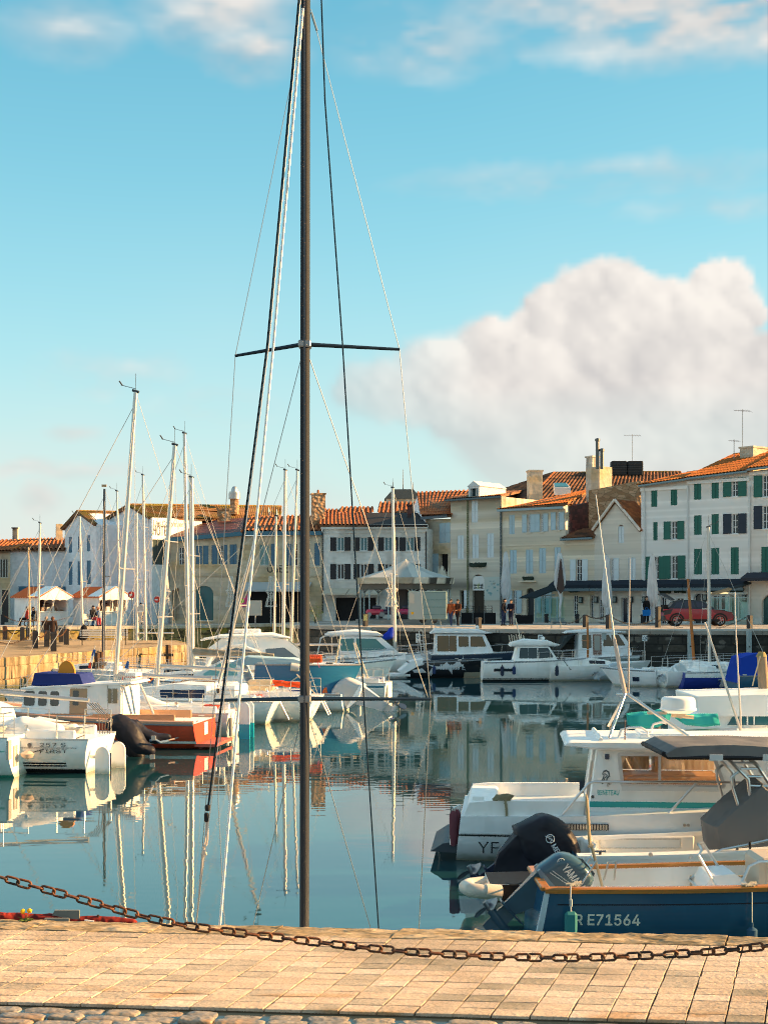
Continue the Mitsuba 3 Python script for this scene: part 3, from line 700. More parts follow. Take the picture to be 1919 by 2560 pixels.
h.add('gutter', h.bx(-.15, h.L+.1, h.sz(1254, 1281)[1]+.05, h.sz(1254, 1274)[1], .12, .45), ('paint', (.30, .42, .47)))
# its right gable: dark hung tiles in front, sunlit rubble behind the chimney
p = [h.wpx(1416, 1264, -.6), h.wpx(1416, 1345, -.6), h.wpx(1483, 1345, -5.2), h.wpx(1483, 1226, -5.2)]
part(k, 'hung_tiles', hull([x+np.array([dx, 0, 0]) for x in p for dx in (0, -.3)]), 'hung_tile', False, label='dark red tile-hung side wall')
q = [P(1484, 1226, 103.5), P(1484, 1330, 103.5), P(1606, 1330, 103), P(1606, 1203, 103)]
part(k, 'gable_wall', hull([x+np.array([dx, dx*.2, 0]) for x in q for dx in (0, -.4)]), 'rubble', False, label='sunlit orange rubble gable wall')
c = P(1503, 1205, 105); chimney(k, c+np.array([0, 0, -.9]), 1.25, .9, 2.0, 'stone_warm', .6, 0, False)
c2 = P(1481, 1205, 105.5); chimney(k, c2+np.array([0, 0, -.9]), .7, .7, 2.7, 'stone_grey', .6, 0)
for u, hh in ((1493, 1.9), (1504, 1.2)):
    c = P(u, 1172, 98); part(k, 'flue', [tube([c, c+[0, 0, hh]], .13, 10), lathe([(.001, 0), (.18, 0), (.18, .15), (.001, .22)], 10, None).apply_translation(c+[0, 0, hh+.02])], ('alu', (.13, .13, .13)))
gu = P(1481, 1158, 105.5)
sg = thing('seagull', 'gull standing on the chimney beside the two metal flues', 'bird')
part(sg, 'body', blob([[((0, 0, .16), .05), ((.14, 0, .2), .09), ((.30, 0, .23), .07), ((.36, 0, .34), .05), ((.40, 0, .37), .048)], [((.45, 0, .36), .018), ((.5, 0, .35), .01)], [((.15, .03, .15), .012), ((.15, .03, 0), .01)]]), ('matte', (.7, .7, .7)), True, frame(gu, (1, 0, 0), (0, 1, 0), (0, 0, 1)))
part(sg, 'wing', blob([[((-.12, 0, .17), .02), ((.1, .03, .23), .085), ((.26, .03, .25), .06)]]), ('matte', (.3, .31, .33)), True, frame(gu, (1, 0, 0), (0, 1, 0), (0, 0, 1)))
# --- big dark roof behind
k = thing('long_roof_house', 'big house behind with a long dark tiled hipped roof and roof window', 'house')
eL, eR = P(1308, 1262, 113), P(1720, 1262, 113); rL, rR = P(1385, 1182, 120), P(1700, 1180, 120)
part(k, 'wall', hull([x+[0, dy, dz] for x in (eL, eR) for dy in (.3, 12) for dz in (-9, -.1)]), 'stone_grey', False)
rk = roof(k, eL, eR, rR, rL, 'tile_brown', .34, .11, label='long dark tiled roof slope')
roof(k, P(1216, 1238, 125), eL, rL, rL+[-.05, .05, 0], 'tile_brown', .34, .11, label='hip end of the dark roof')
ridge_cap(rk, eL, rL, 'tile_orange', .15); ridge_cap(rk, rL, rR, 'tile_moss', .12)
c = P(1336, 1215, 111); chimney(k, c+[0, 0, -1.0], 1.05, 1.0, 2.1, 'stone_warm', .1, 0, True)
rw = thing('roof_dormer', 'small white roof hatch with a blue glass pane on the dark roof', 'roof window')
q = [P(1383, 1207, 111.5), P(1415, 1207, 111.5), P(1426, 1218, 110.5), P(1385, 1218, 110.5)]
part(rw, 'frame', hull([x+[0, 0, dz] for x in q for dz in (-.6, 0)]), ('paint', (.7, .7, .7)), False)
cq = np.mean(q, 0); part(rw, 'pane', tm([cq+(x-cq)*.88+[0, -.01, .03] for x in q], [(0, 1, 2), (0, 2, 3)]), ('glass', (.05, .2, .28)), False)
c = P(1565, 1183, 119.5)
vb = thing('roof_vent', 'dark louvred ventilation boxes on the ridge of the long dark roof', 'vent')
for dx in (0, 1.35):
    part(vb, 'casing', cham(c[0]-1.3+dx, c[0]-.02+dx, c[1]-.5, c[1]+.5, c[2]-.2, c[2]+1.0, .06), ('matte', (.02, .025, .03)))
    part(vb, 'slat', [box(c[0]-1.3+dx, c[0]-.02+dx, c[1]-.56, c[1]-.5, c[2]+z, c[2]+z+.06) for z in (.1, .3, .5, .7)], ('matte', (.05, .055, .06)), False)
aerial(c+[.55, .2, .9], 2.4, 1.2, 'television aerial standing on the dark louvred vent boxes', .1)
# --- grey stained stone house with dormer
k = thing('stained_stone_house', 'tall grey stained stone house with one white dormer and blind white shutters', 'house')
s_ = Facade(k, 1126, rowR(1126), 1253, rowR(1253), 2.4, 'stone_grey', 9)
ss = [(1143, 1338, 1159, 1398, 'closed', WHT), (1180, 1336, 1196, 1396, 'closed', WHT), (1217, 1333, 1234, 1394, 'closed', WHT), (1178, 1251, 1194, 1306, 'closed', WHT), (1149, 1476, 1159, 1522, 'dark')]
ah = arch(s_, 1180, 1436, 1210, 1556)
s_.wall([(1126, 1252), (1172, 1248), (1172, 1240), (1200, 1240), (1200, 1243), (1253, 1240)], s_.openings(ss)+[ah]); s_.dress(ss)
a, b, z0, z1 = s_.px(1160, 1476, 1172, 1522); s_.leaf(a, b, z0, z1, .01, WHT)
a, b, z0, z1 = s_.px(1180, 1440, 1210, 1476)
s_.add('shop_sign', s_.bx(a, b, z0, z1, -.12, -.05), ('paint', (.72, .74, .74)), label='white arched shop sign over the door')
s_.add('shop_door', s_.bx(a, b, 2.4, z0-.01, -.3, -.25), ('matte', (.05, .04, .03)))
for wd_, x_, cl in (('DO', .12, (.02, .03, .03)), ('RÉ', .62, (.30, .33, .05)), ('ME', 1.05, (.02, .03, .03))):
    tx = text(wd_, .36, True); s_.add('lettering', tm(np.stack([tx.vertices[:, 0]*.50*(b-a)/1.6+a+x_*(b-a)/1.6, -tx.vertices[:, 2]+.046, tx.vertices[:, 1]+z1-.95], 1), tx.faces), ('paint', cl))
for j, wd in enumerate((.75, .8)):
    s_.add('lettering', s_.bx((a+b)/2-wd/2, (a+b)/2+wd/2, z0+.14+.2*j, z0+.23+.2*j, -.05, -.044), ('paint', (.05, .09, .10)))
a, b, z0, z1 = s_.px(1211, 1442, 1252, 1501)
pk = s_.add('wall_map', s_.bx(a, b, z0, z1, .02, .06), ('paint', (.50, .56, .53)), label='faded pale blue map panel on the wall')
rr_ = random.Random(5)
for i in range(14):
    x, z = rr_.uniform(a+.15, b-.3), rr_.uniform(z0+.2, z1-.25); s_.add('print', s_.bx(x, x+rr_.uniform(.06, .25), z, z+rr_.uniform(.04, .16), .061, .064), ('paint', rr_.choice([(.12, .30, .36), (.2, .38, .42), (.3, .30, .26)])), pk)
s_.add('downpipe', tube([(s_.sz(1170, 1300)[0], -.1, 12), (s_.sz(1170, 1300)[0], -.1, 2.6)], .06, 6), ('paint', (.13, .15, .07)))
s_.add('downpipe', tube([(s_.L, -.1, 11), (s_.L, -.1, 2.6)], .07, 6), ('paint', (.10, .13, .15)))
eL, eR = s_.wpx(1122, 1250, .35), s_.wpx(1256, 1240, .35)
rk = roof(k, eL, eR, P(1308, 1226, 119), P(1165, 1235, 117), 'tile_brown')
s_.add('gutter', tube([(-.2, -.42, s_.sz(1126, 1252)[1]), (s_.L+.2, -.42, s_.sz(1253, 1243)[1])], .08, 6), ('paint', (.10, .14, .16)))
a, b, z0, z1 = s_.px(1171, 1216, 1199, 1248)
dm = s_.add('dormer', [s_.bx(a, a+.18, z0, z1, -.5, .06), s_.bx(b-.18, b, z0, z1, -.5, .06), s_.bx(a+.18, b-.18, z1-.14, z1, -.5, .06), ext([(a-.1, z1+.003), (b+.1, z1+.003), ((a+b)/2, z1+.42)], 3.6, 'xz', -.1), box(a, b, .45, 3.5, z0, z1)], ('paint', (.62, .65, .66)), label='white timber dormer')
s_.add('pane', [s_.bx(a+.18, (a+b)/2-.03, z0, z1-.14, -.3, -.28), s_.bx((a+b)/2+.03, b-.18, z0, z1-.14, -.3, -.28)], ('glass', (.02, .05, .06)), dm)
s_.add('frame', s_.bx((a+b)/2-.04, (a+b)/2+.04, z0, z1-.14, -.3, -.24), ('paint', (.62, .65, .66)), dm)
# --- narrow house with the orange roof
k = thing('narrow_orange_roof_house', 'narrow stone house with a steep ribbed orange roof and one tall shuttered window', 'house')
n_ = Facade(k, 1064, 112, 1128, 109, 2.4, 'stone_warm', 8)
ns = [(1097, 1307, 1125, 1357, 'closed', PALE), (1097, 1385, 1119, 1440, 'dark')]
n_.wall([(1064, 1298), (1128, 1297)], n_.openings(ns)); n_.dress(ns)
a, b, z0, z1 = n_.px(1078, 1384, 1096, 1440); n_.leaf(a, b, z0, z1, .01, PALE)
eL, eR = n_.wpx(1064, 1290, .4), n_.wpx(1136, 1289, .4)
rL, rR = P(1045, 1231, 120), P(1180, 1226, 118)
rk = roof(k, eL, eR, rR, rL, 'tile_orange', .36, .12)
part(k, 'gable', hull([x for p_ in (P(1031, 1275, 124), P(1044, 1236, 120), P(1066, 1292, 114.4), P(1031, 1340, 124), P(1066, 1345, 114.4)) for x in (p_, p_+[.3, .1, 0])]), 'plaster_blue', False, label='white gable end')
n_.add('gutter', n_.bx(-.1, n_.L, n_.sz(1064, 1299)[1], n_.sz(1064, 1292)[1], .1, .45), ('paint', (.10, .15, .19)))
# --- white house with the black shutters
k = thing('black_shutter_house', 'two-storey white house with black shutters behind the carousel', 'house')
b_ = Facade(k, 805, 111, 1068, 109, 2.3, 'plaster_old', 8)
bs = []
for u0, u1 in ((842, 860), (900, 918), (961, 979), (1015, 1034)):
    bs += [(u0, 1343, u1, 1377, 'open', BLK, .47), (u0, 1410, u1, 1448, 'open', BLK, .47)]
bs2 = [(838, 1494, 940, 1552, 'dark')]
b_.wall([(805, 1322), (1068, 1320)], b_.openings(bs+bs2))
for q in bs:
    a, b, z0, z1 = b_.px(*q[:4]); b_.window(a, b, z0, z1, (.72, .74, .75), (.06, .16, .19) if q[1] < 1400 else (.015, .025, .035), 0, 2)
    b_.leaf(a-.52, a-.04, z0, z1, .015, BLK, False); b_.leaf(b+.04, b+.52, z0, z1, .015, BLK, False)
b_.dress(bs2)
for v, hh, t in ((1317, .3, .22), (1330, .12, .09), (1453, .08, .06)):
    z = b_.sz(930, v)[1]; b_.add('cornice', b_.bx(-.05, b_.L+.05, z-hh/2, z+hh/2, -.01, t), 'plaster_old')
for u in (807, 1065):
    s = b_.sz(u, 1400)[0]; b_.add('downpipe', tube([(s, -.1, b_.sz(930, 1330)[1]), (s, -.1, 3.0)], .05, 6), ('paint', (.05, .05, .05)))
for u0, u1 in ((815, 874), (876, 902), (915, 958)):
    a, b, z0, z1 = b_.px(u0, 1474, u1, 1484); b_.add('awning', ext([(-.1, z1+.1), (-1.2, z0), (-1.2, z0-.12), (-.1, z1)], b-a, 'yz', a), ('cloth', (.52, .47, .38)))
eL, eR = b_.wpx(803, 1313, .3), b_.wpx(1070, 1313, .3)
em = eL+(eR-eL)*.44; rL, rR = P(803, 1282, 115.5), P(1044, 1282, 115.5); rm = rL+(rR-rL)*.44
rk = roof(k, eL, em, rm, rL, 'tile_orange', .30, .09, label='orange ribbed half of the roof')
rk2 = roof(k, em, eR, rR, rm, 'tile_brown', ribs=False, label='dark flat half of the roof')
scene[rk2]['bsdf'] = {'type': 'ref', 'id': mat('matte', (.025, .024, .026))}
c = P(795, 1278, 113); chimney(k, c, 1.0, .9, 1.3, 'rubble', .2, 1)
chimney(k, P(1023, 1284, 113)+[0, 0, -.4], .34, .34, 1.0, 'hung_tile', 0, 0)
# small roofs behind
for (u0, u1, v0, v1, lb) in ((808, 850, 1274, 1283, 'low orange roof strip far behind, beside the brick chimney'), (850, 930, 1268, 1284, 'low orange roof behind the ribbed roof'), (945, 1036, 1256, 1284, 'taller orange roof behind the dark flat roof')):
    k = thing('rear_house', lb, 'house'); D = 122
    eL, eR = P(u0, v1, D), P(u1, v1, D)
    part(k, 'wall', hull([x+[0, dy, dz] for x in (eL, eR) for dy in (.3, 7) for dz in (-8, -.05)]), 'plaster_old', False)
    roof(k, eL, eR, P(u1, v0, D+4), P(u0+6, v0, D+4), 'tile_orange', .36, .12)
k = thing('slate_turret', 'small dark slate pavilion roof with finials rising behind the orange roofs', 'tower')
c = P(1007, 1250, 134); W_, Hh = 2.0, 0
part(k, 'wall', box(c[0]-1.6, c[0]+1.6, c[1]-1.6, c[1]+1.6, 2, c[2]), 'stone_grey', False)
part(k, 'roof', hull([(c[0]+sx*1.75, c[1]+sy*1.75, c[2]) for sx in (-1, 1) for sy in (-1, 1)]+[(c[0]+sx*.95, c[1]+sy*.4, c[2]+1.0) for sx in (-1, 1) for sy in (-1, 1)]), ('matte', (.03, .045, .055)), False)
for dx, hh in ((-.95, .7), (.95, .7), (0, 1.9)):
    part(k, 'finial', tube([(c[0]+dx, c[1], c[2]+.9), (c[0]+dx, c[1], c[2]+1.0+hh)], [.05, .02], 5), ('alu', (.1, .1, .1)))
# --- cream corner building on the left
k = thing('cream_corner_building', 'long cream restaurant building with blue shutters and a blue eaves band', 'building')
c1 = Facade(k, 610, 112, 805, 111, 2.2, 'stone_warm', 8)
cs1 = [(648, 1361, 672, 1413, 'win', (.55, .6, .6), (.12, .26, .28), 0, 2), (677, 1359, 690, 1414, 'one', BLUE), (716, 1359, 728, 1414, 'one', BLUE), (730, 1358, 744, 1414, 'win'), (786, 1358, 799, 1414, 'one', BLUE),
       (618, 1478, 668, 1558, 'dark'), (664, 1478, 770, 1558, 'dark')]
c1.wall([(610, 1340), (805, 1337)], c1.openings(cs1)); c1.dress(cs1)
c0 = Facade(k, 425, 113.3, 610, 112, 2.15, 'stone_warm', 6)
cs0 = [(447, 1368, 460, 1412, 'win'), (490, 1365, 505, 1411, 'one', BLUE), (507, 1364, 521, 1411, 'one', BLUE), (529, 1363, 543, 1411, 'one', BLUE), (545, 1363, 558, 1411, 'win', (.6, .65, .66)), (559, 1362, 568, 1411, 'one', BLUE), (574, 1361, 592, 1411, 'closed', BLUE)]
hs0 = [arch(c0, 487, 1464, 533, 1552), arch(c0, 437, 1470, 449, 1552), arch(c0, 400+30, 1475, 436, 1552)]
c0.wall([(425, 1352), (610, 1338)], c0.openings(cs0)+hs0, True, None, 'wall'); c0.dress(cs0)
a, b, z0, z1 = c0.px(487, 1464, 533, 1552); c0.window(a, b, z0, z1, (.45, .55, .58), (.03, .13, .15), 0, 1, .15)
for f_, vv in ((c0, (1412, 1438)), (c1, (1417, 1440))):
    for v in vv:
        z = f_.sz((610), v)[1]; f_.add('string_course', f_.bx(0, f_.L, z-.06, z+.06, -.01, .09), 'stone_warm')
for f_, uL, vL, uR, vR in ((c0, 425, 1350, 610, 1334), (c1, 610, 1333, 805, 1333)):
    z0_, z1_ = f_.sz(uL, vL)[1], f_.sz(uR, vR)[1]
    f_.add('eaves_band', hull([(x, -y, z+dz) for x, z in ((0, z0_), (f_.L, z1_)) for y in (0, .4) for dz in (-.16, .16)]), ('paint', (.05, .16, .24)), label='blue eaves band')
pk0, pk1 = c0.wpx(425, 1344, .4), c0.wpx(610, 1330, .4)
rk = roof(k, pk0, pk1, P(632, 1294, 118), P(500, 1298, 119), 'hung_tile', ribs=False, label='dark purple roof slope')
rk = roof(k, c1.wpx(610, 1329, .4), c1.wpx(806, 1328, .4), P(800, 1288, 117), P(632, 1292, 118), 'tile_orange', .36, .12, label='ribbed orange roof slope')
ridge_cap(rk, c1.wpx(609, 1329, .45), P(632, 1292, 118), 'tile_bright', .13)
tx = text('OSEZ', .55, True); s, z = c1.sz(666, 1431)
c1.add('lettering', tm(np.stack([tx.vertices[:, 0]*.9+s, -tx.vertices[:, 2]-.012, tx.vertices[:, 1]+z], 1), tx.faces), ('paint', (.03, .03, .03)), label='black OSEZ lettering')
a, b, z0, z1 = c1.px(612, 1455, 779, 1474); c1.add('awning', ext([(-.05, z1), (-1.5, z0), (-1.5, z0-.16), (-.05, z1-.1)], b-a, 'yz', a), ('cloth', (.42, .45, .46)), label='grey shop awning')
# --- hotel and the gabled white houses
k = thing('hotel', 'white gabled hotel with HÔTEL lettering and a long mossy tiled roof', 'hotel')
f3 = Facade(k, 264, 117, 377, 112, 2.1, 'plaster_blue', .38)
s3 = [(279, 1328, 291, 1357, 'closed', BLUE), (349, 1324, 360, 1353, 'closed', BLUE), (279, 1391, 294, 1444, 'closed', BLUE), (350, 1388, 362, 1414, 'closed', BLUE), (316, 1382, 333, 1414, 'win')]
f3.wall([(264, 1300), (327, 1265), (377, 1292)], f3.openings(s3)); f3.dress(s3)
z8 = f3.sz(276, 1344)
for dz in (-.2, .2):
    f3.add('house_mark', ext(Polygon([(z8[0]-.16, z8[1]+dz*2.2), (z8[0]+.16, z8[1]+dz*2.2), (z8[0], z8[1])]), .03, 'xz', -.04), ('paint', (.03, .04, .06)))
ap, l, r = f3.wpx(327, 1262, .25), f3.wpx(261, 1302, .25), f3.wpx(379, 1294, .25)
eR = P(700, 1303, 125); rR = P(702, 1266, 129)
r1 = roof(k, r, eR, rR, ap, 'tile_moss', .30, .09, label='long mossy roof slope'); ridge_cap(r1, ap, rR, 'tile_moss')
roof(k, l, ap, back(f3, ap, 9, 0), back(f3, l, 9, 0), 'tile_moss')
hw = Facade(k, 380, 111.8, 505, 117.1, 2.1, 'plaster_blue', 4)
hh_ = [(381, 1349, 424, 1412, 'win', (.10, .10, .10), (.05, .07, .07), 0, 3)]
hw.wall([(380, 1294), (505, 1296)], hw.openings(hh_), False); hw.dress(hh_)
hw.add('rear_wall', hw.bx(.02, hw.L, 1.8, hw.sz(440, 1302)[1], -3, -.4), 'plaster_blue')
for tx_, u, u1, v, hgt in (('Les Colonnier', 382, 458, 1313, .42), ('HÔTEL', 381, 424, 1337, .75)):
    t_ = text(tx_, hgt, hgt > .5); s, z = hw.sz(u, v); wx = (hw.sz(u1, v)[0]-s)/t_.vertices[:, 0].max(); hw.add('lettering', tm(np.stack([t_.vertices[:, 0]*wx+s, -t_.vertices[:, 2]-.012, t_.vertices[:, 1]+z], 1), t_.faces), ('paint', (.05, .055, .06)), label='grey %s lettering' % tx_)
c = P(586, 1268, 121)
ct = thing('roof_ventilator', 'round metal ventilator drum with a dome on the hotel roof', 'ventilator')
part(ct, 'base', tube([c+[0, 0, -.6], c+[0, 0, .7]], .36, 12), 'rubble')
part(ct, 'drum', lathe([(.001, .7), (.5, .7), (.5, 1.2), (.46, 1.2), (.46, 1.32), (.001, 1.32)], 16).apply_translation(c), ('alu', (.5, .5, .5)), 30)
part(ct, 'dome', lathe([(.3, 1.32), (.27, 1.55), (.16, 1.75), (.001, 1.8)], 12).apply_translation(c), ('alu', (.55, .55, .55)), 60)
for u, v in ((674, 1279), (694, 1284)):
    c = P(u, v, 116.5); sd = thing('satellite_dish', 'pale satellite dish at the %s of the hotel ridge' % ('right end' if u < 680 else 'very end, lower than its neighbour,'), 'satellite dish')
    part(sd, 'dish', lathe([(.001, 0), (.2, .02), (.36, .08), (.36, .1), (.2, .05), (.001, .03)], 14), ('paint', (.45, .46, .47)), 40, frame(c, (0, .2, 1), (0, 1, -.2), (-.8, -.6, 0)))
    part(sd, 'mast', tube([c+[0.05, .1, .0], c+[.05, .1, -.9]], .03, 6), ('alu', (.3, .3, .3)))
c = P(560, 1290, 117.5); q = chimney(k, c, 1.1, .6, .5, 'rubble', .1, 0)
k = thing('gabled_white_house', 'white gabled house with grey blue shutters, left of the hotel', 'house')
f2 = Facade(k, 162, 121, 241, 114, 2.1, 'plaster_blue', 9)
s2 = [(172, 1342, 180, 1382, 'one', BLUE), (195, 1341, 203, 1381, 'one', BLUE), (217, 1338, 225, 1378, 'one', BLUE), (172, 1404, 181, 1462, 'one', BLUE), (194, 1403, 203, 1462, 'one', BLUE), (217, 1401, 227, 1460, 'one', BLUE)]
f2.wall([(162, 1320), (200, 1281), (241, 1310)], f2.openings(s2)); f2.dress(s2)
ap, l, r = f2.wpx(200, 1278, .25), f2.wpx(160, 1322, .25), f2.wpx(243, 1311, .25)
rk = roof(k, r, P(300, 1312, 119), P(296, 1280, 123), ap, 'tile_moss', .3, .09); ridge_cap(rk, ap, P(296, 1280, 123), 'tile_moss')
roof(k, l, ap, back(f2, ap, 9, 0), back(f2, l, 9, 0), 'tile_moss')
fb = Facade(k, 240, 116.5, 266, 118, 2.1, 'plaster_blue', 4)
sb_ = [(241, 1365, 258, 1387, 'one', BLUE), (240, 1434, 258, 1460, 'dark', (.05, .045, .04))]
fb.wall([(240, 1312), (266, 1312)], fb.openings(sb_), False); fb.dress(sb_)
a, b, z0, z1 = fb.px(239, 1388, 259, 1394); fb.add('balcony', fb.bx(a, b, z0, z1, 0, .5), ('paint', (.6, .63, .66)))
k = thing('low_white_house', 'low pale blue-white house with a ribbed orange roof at the left edge', 'house')
f1 = Facade(k, 25, 120, 163, 121, 2.1, 'plaster_blue', 7)
f1.wall([(25, 1376), (163, 1375)])
a, b, z0, z1 = f1.px(47, 1466, 163, 1482); f1.add('shop_fascia', f1.bx(a, b, z0, z1, 0, .3), ('paint', (.03, .13, .22)), label='blue shop fascia')
eL, eR = f1.wpx(24, 1375, .35), f1.wpx(162, 1374, .35)
rk = roof(k, eL, eR, P(164, 1346, 126), P(60, 1348, 126), 'tile_orange', .36, .12); ridge_cap(rk, P(30, 1372, 119.7), P(98, 1352, 125), 'tile_bright', .13)
chimney(k, P(39, 1350, 126), .45, .45, 1.0, 'stone_grey', 0, 0); chimney(k, P(148, 1350, 125), .55, .5, 1.4, 'stone_warm', .3, 0, False)
k = thing('left_edge_house', 'stone house with dark shuttered window cut by the left edge', 'house')
f0 = Facade(k, -120, 118, 25, 119, 2.1, 'stone_warm', 7)
s0_ = [(0, 1397, 20, 1444, 'win', (.5, .52, .5), (.015, .025, .02), 0, 3), (-60, 1397, -40, 1444, 'closed', BLUE), (-60, 1480, -30, 1556, 'dark'), (5, 1475, 21, 1556, 'door', (.04, .05, .05))]
f0.wall([(-120, 1382), (25, 1382)], f0.openings(s0_)); f0.dress(s0_)
eL, eR = f0.wpx(-120, 1382, .35), f0.wpx(25, 1378, .35)
roof(k, eL, eR, P(70, 1350, 126), P(-120, 1351, 126), 'tile_orange', .36, .12)
# ---------------------------------------------------------------- shop fronts, awnings and lamps on the right-hand row
for fc, u0, u1 in ((h, 1384, 1412), (d, 1412, 1485), (e, 1486, 1603), (w, 1603, 1717), (g, 1718, 1868)):
    a, b, z0, z1 = fc.px(u0, 1461, u1, 1473)
    zz0 = 5.05; a = max(a, 0); b = min(b, fc.L)
    fc.add('awning', [ext([(-.02, zz0+.35), (-.02, zz0+.1), (-.75, zz0-.22), (-.75, zz0+.02)], b-a-.01, 'yz', a)], ('cloth', (.025, .035, .05)), label='long dark folded awning')
    fc.add('awning_valance', fc.bx(a, b-.01, zz0-.42, zz0-.225, .62, .74), ('cloth', (.14, .20, .23)))
a_, b_2, z0, z1 = y_.px(1868, 1434, 1990, 1441); y_.add('awning', ext([(-.02, z1+.1), (-1.1, z0-.1), (-1.1, z0-.3), (-.02, z0)], b_2-a_, 'yz', a_), ('cloth', (.04, .045, .06)))
for fc, spots in ((d, ((1454, 1500),)), (e, ((1492, 1499), (1539, 1499), (1579, 1499))), (g, ((1765, 1494), (1862, 1495))), (w, ((1612, 1499),))):
    for u, v in spots:
        s, z = fc.sz(u, v); k_ = fc.add('wall_lamp', [fc.bx(s-.13, s+.13, z-.22, z+.22, .05, .25)], ('matte', (.03, .045, .05))); fc.add('lamp_glass', fc.bx(s-.09, s+.09, z-.15, z+.15, .25, .258), ('glass', (.25, .30, .30)), k_)
for fc, spots in ((w, ((1664, 1478), (1703, 1477))), (g, ((1782, 1478), (1844, 1476))), (h, ((1322, 1447),)), (d, ((1438, 1476),)), (s_, ((1188, 1413), (1204, 1412)))):
    for u, v in spots:
        s, z = fc.sz(u, v); fc.add('flower_box', jit(fc.bx(s-.4, s+.4, z-.12, z+.14, .0, .3).subdivide().subdivide(), .08, 3, 4), ('matte', (.025, .04, .03)))
# sloping side awnings, glass terrace screens
for u0, v0, u1, v1, fc, lb in ((1296, 1493, 1386, 1459, h, 'dark sloping terrace awning in front of the cream house'), (1772, 1483, 1866, 1455, g, 'dark sloping awning edge right of the red car')):
    p, q = P(u0, v0, rowR(u0)-6), P(u1, v1, rowR(u1)-.4); k_ = thing('terrace_awning', lb, 'awning')
    side = np.array([.55, .4, 0])*2.2 if fc is h else np.array([.5, .35, 0])
    part(k_, 'cloth', hull([x+y+[0, 0, dz] for x in (p, q) for y in (np.zeros(3), side) for dz in (0, -.09)]), ('cloth', (.03, .045, .055)), False)
    part(k_, 'arm', tube([p, P(u1, v1+28, rowR(u1)-.3)], .05, 6), ('paint', (.45, .55, .58)))
scene['terrace_glass'] = two({'type': 'blendbsdf', 'weight': .55, 'a': {'type': 'principled', 'base_color': rgb((.17, .42, .40)), 'roughness': .12, 'specular': .6}, 'b': {'type': 'null'}}) if False else {'type': 'thindielectric', 'int_ior': 1.5, 'specular_transmittance': rgb((.55, .86, .82))}
for u0, u1, v0, lb, n in ((1338, 1410, 1492, 'pale green glass terrace screen in front of the cream house', 4), (1776, 1868, 1494, 'wide pale green glass screen right of the red car', 4)):
    k_ = thing('glass_screen', lb, 'screen')
    for i in range(n):
        ua, ub = u0+(u1-u0)*i/n, u0+(u1-u0)*(i+1)/n; A_, B_ = P(ua, 1500, rowR(ua)-1.9), P(ub, 1500, rowR(ub)-1.9)
        t_ = (B_-A_)[:2]/np.linalg.norm((B_-A_)[:2]); z1 = 4.15
        part(k_, 'post', box(A_[0]-.05, A_[0]+.05, A_[1]-.05, A_[1]+.05, 2.4, z1+.1), ('paint', (.30, .45, .47)), False)
        V_ = [(A_[0], A_[1], 2.75), (B_[0], B_[1], 2.75), (B_[0], B_[1], z1), (A_[0], A_[1], z1)]
        part(k_, 'glass_panel', tm(V_, [(0, 1, 2), (0, 2, 3)]), 'terrace_glass', False)
        part(k_, 'base_panel', hull([(x[0], x[1]+dy, z) for x in (A_, B_) for z in (2.4, 2.74) for dy in (0, .05)]), ('paint', (.28, .36, .33)), False)
        part(k_, 'top_rail', tube([(A_[0], A_[1], z1), (B_[0], B_[1], z1)], .03, 5), ('paint', (.35, .5, .52)))
# houses that close the right-hand side of the basin, outside the frame: they throw the evening shadow over the far row of boats
for j, (ya, yb, hh_, lb, mt) in enumerate(((79, 69.5, 12.2, 'cream house closing the right side of the basin, outside the view', 'stone_cream'), (69.5, 60, 12.6, 'white house closing the right side of the basin, outside the view', 'plaster_white'))):
    k_ = thing('quay_house', lb, 'house'); q_ = Facade(k_, UC+31.5/ya*F, ya, UC+31.5/yb*F, yb, 2.4, mt, 8); ho = [(s0, z0) for s0 in (1.2, 4.1, 7.0) for z0 in (3.0, 6.2, 9.2)]
    part(k_, 'wall', ext(sbox(0, 2.1, q_.L, hh_).difference(MultiPolygon([sbox(a, z, a+1.1, z+1.8) for a, z in ho])), .32), mt, False, q_.M)
    part(k_, 'rear_wall', q_.bx(.02, q_.L-.02, 2.1, hh_-.03, -8, -.36), mt, False, q_.M)
    for a, z in ho:
        q_.window(a, a+1.1, z, z+1.8); q_.leaf(a-.57, a-.02, z, z+1.8, .015, GREEN); q_.leaf(a+1.12, a+1.67, z, z+1.8, .015, GREEN)
    roof(k_, q_.W(-.2, hh_, .4), q_.W(q_.L+.2, hh_, .4), q_.W(q_.L+.2, hh_+2, -5), q_.W(-.2, hh_+2, -5), 'tile_orange', .4, .12)
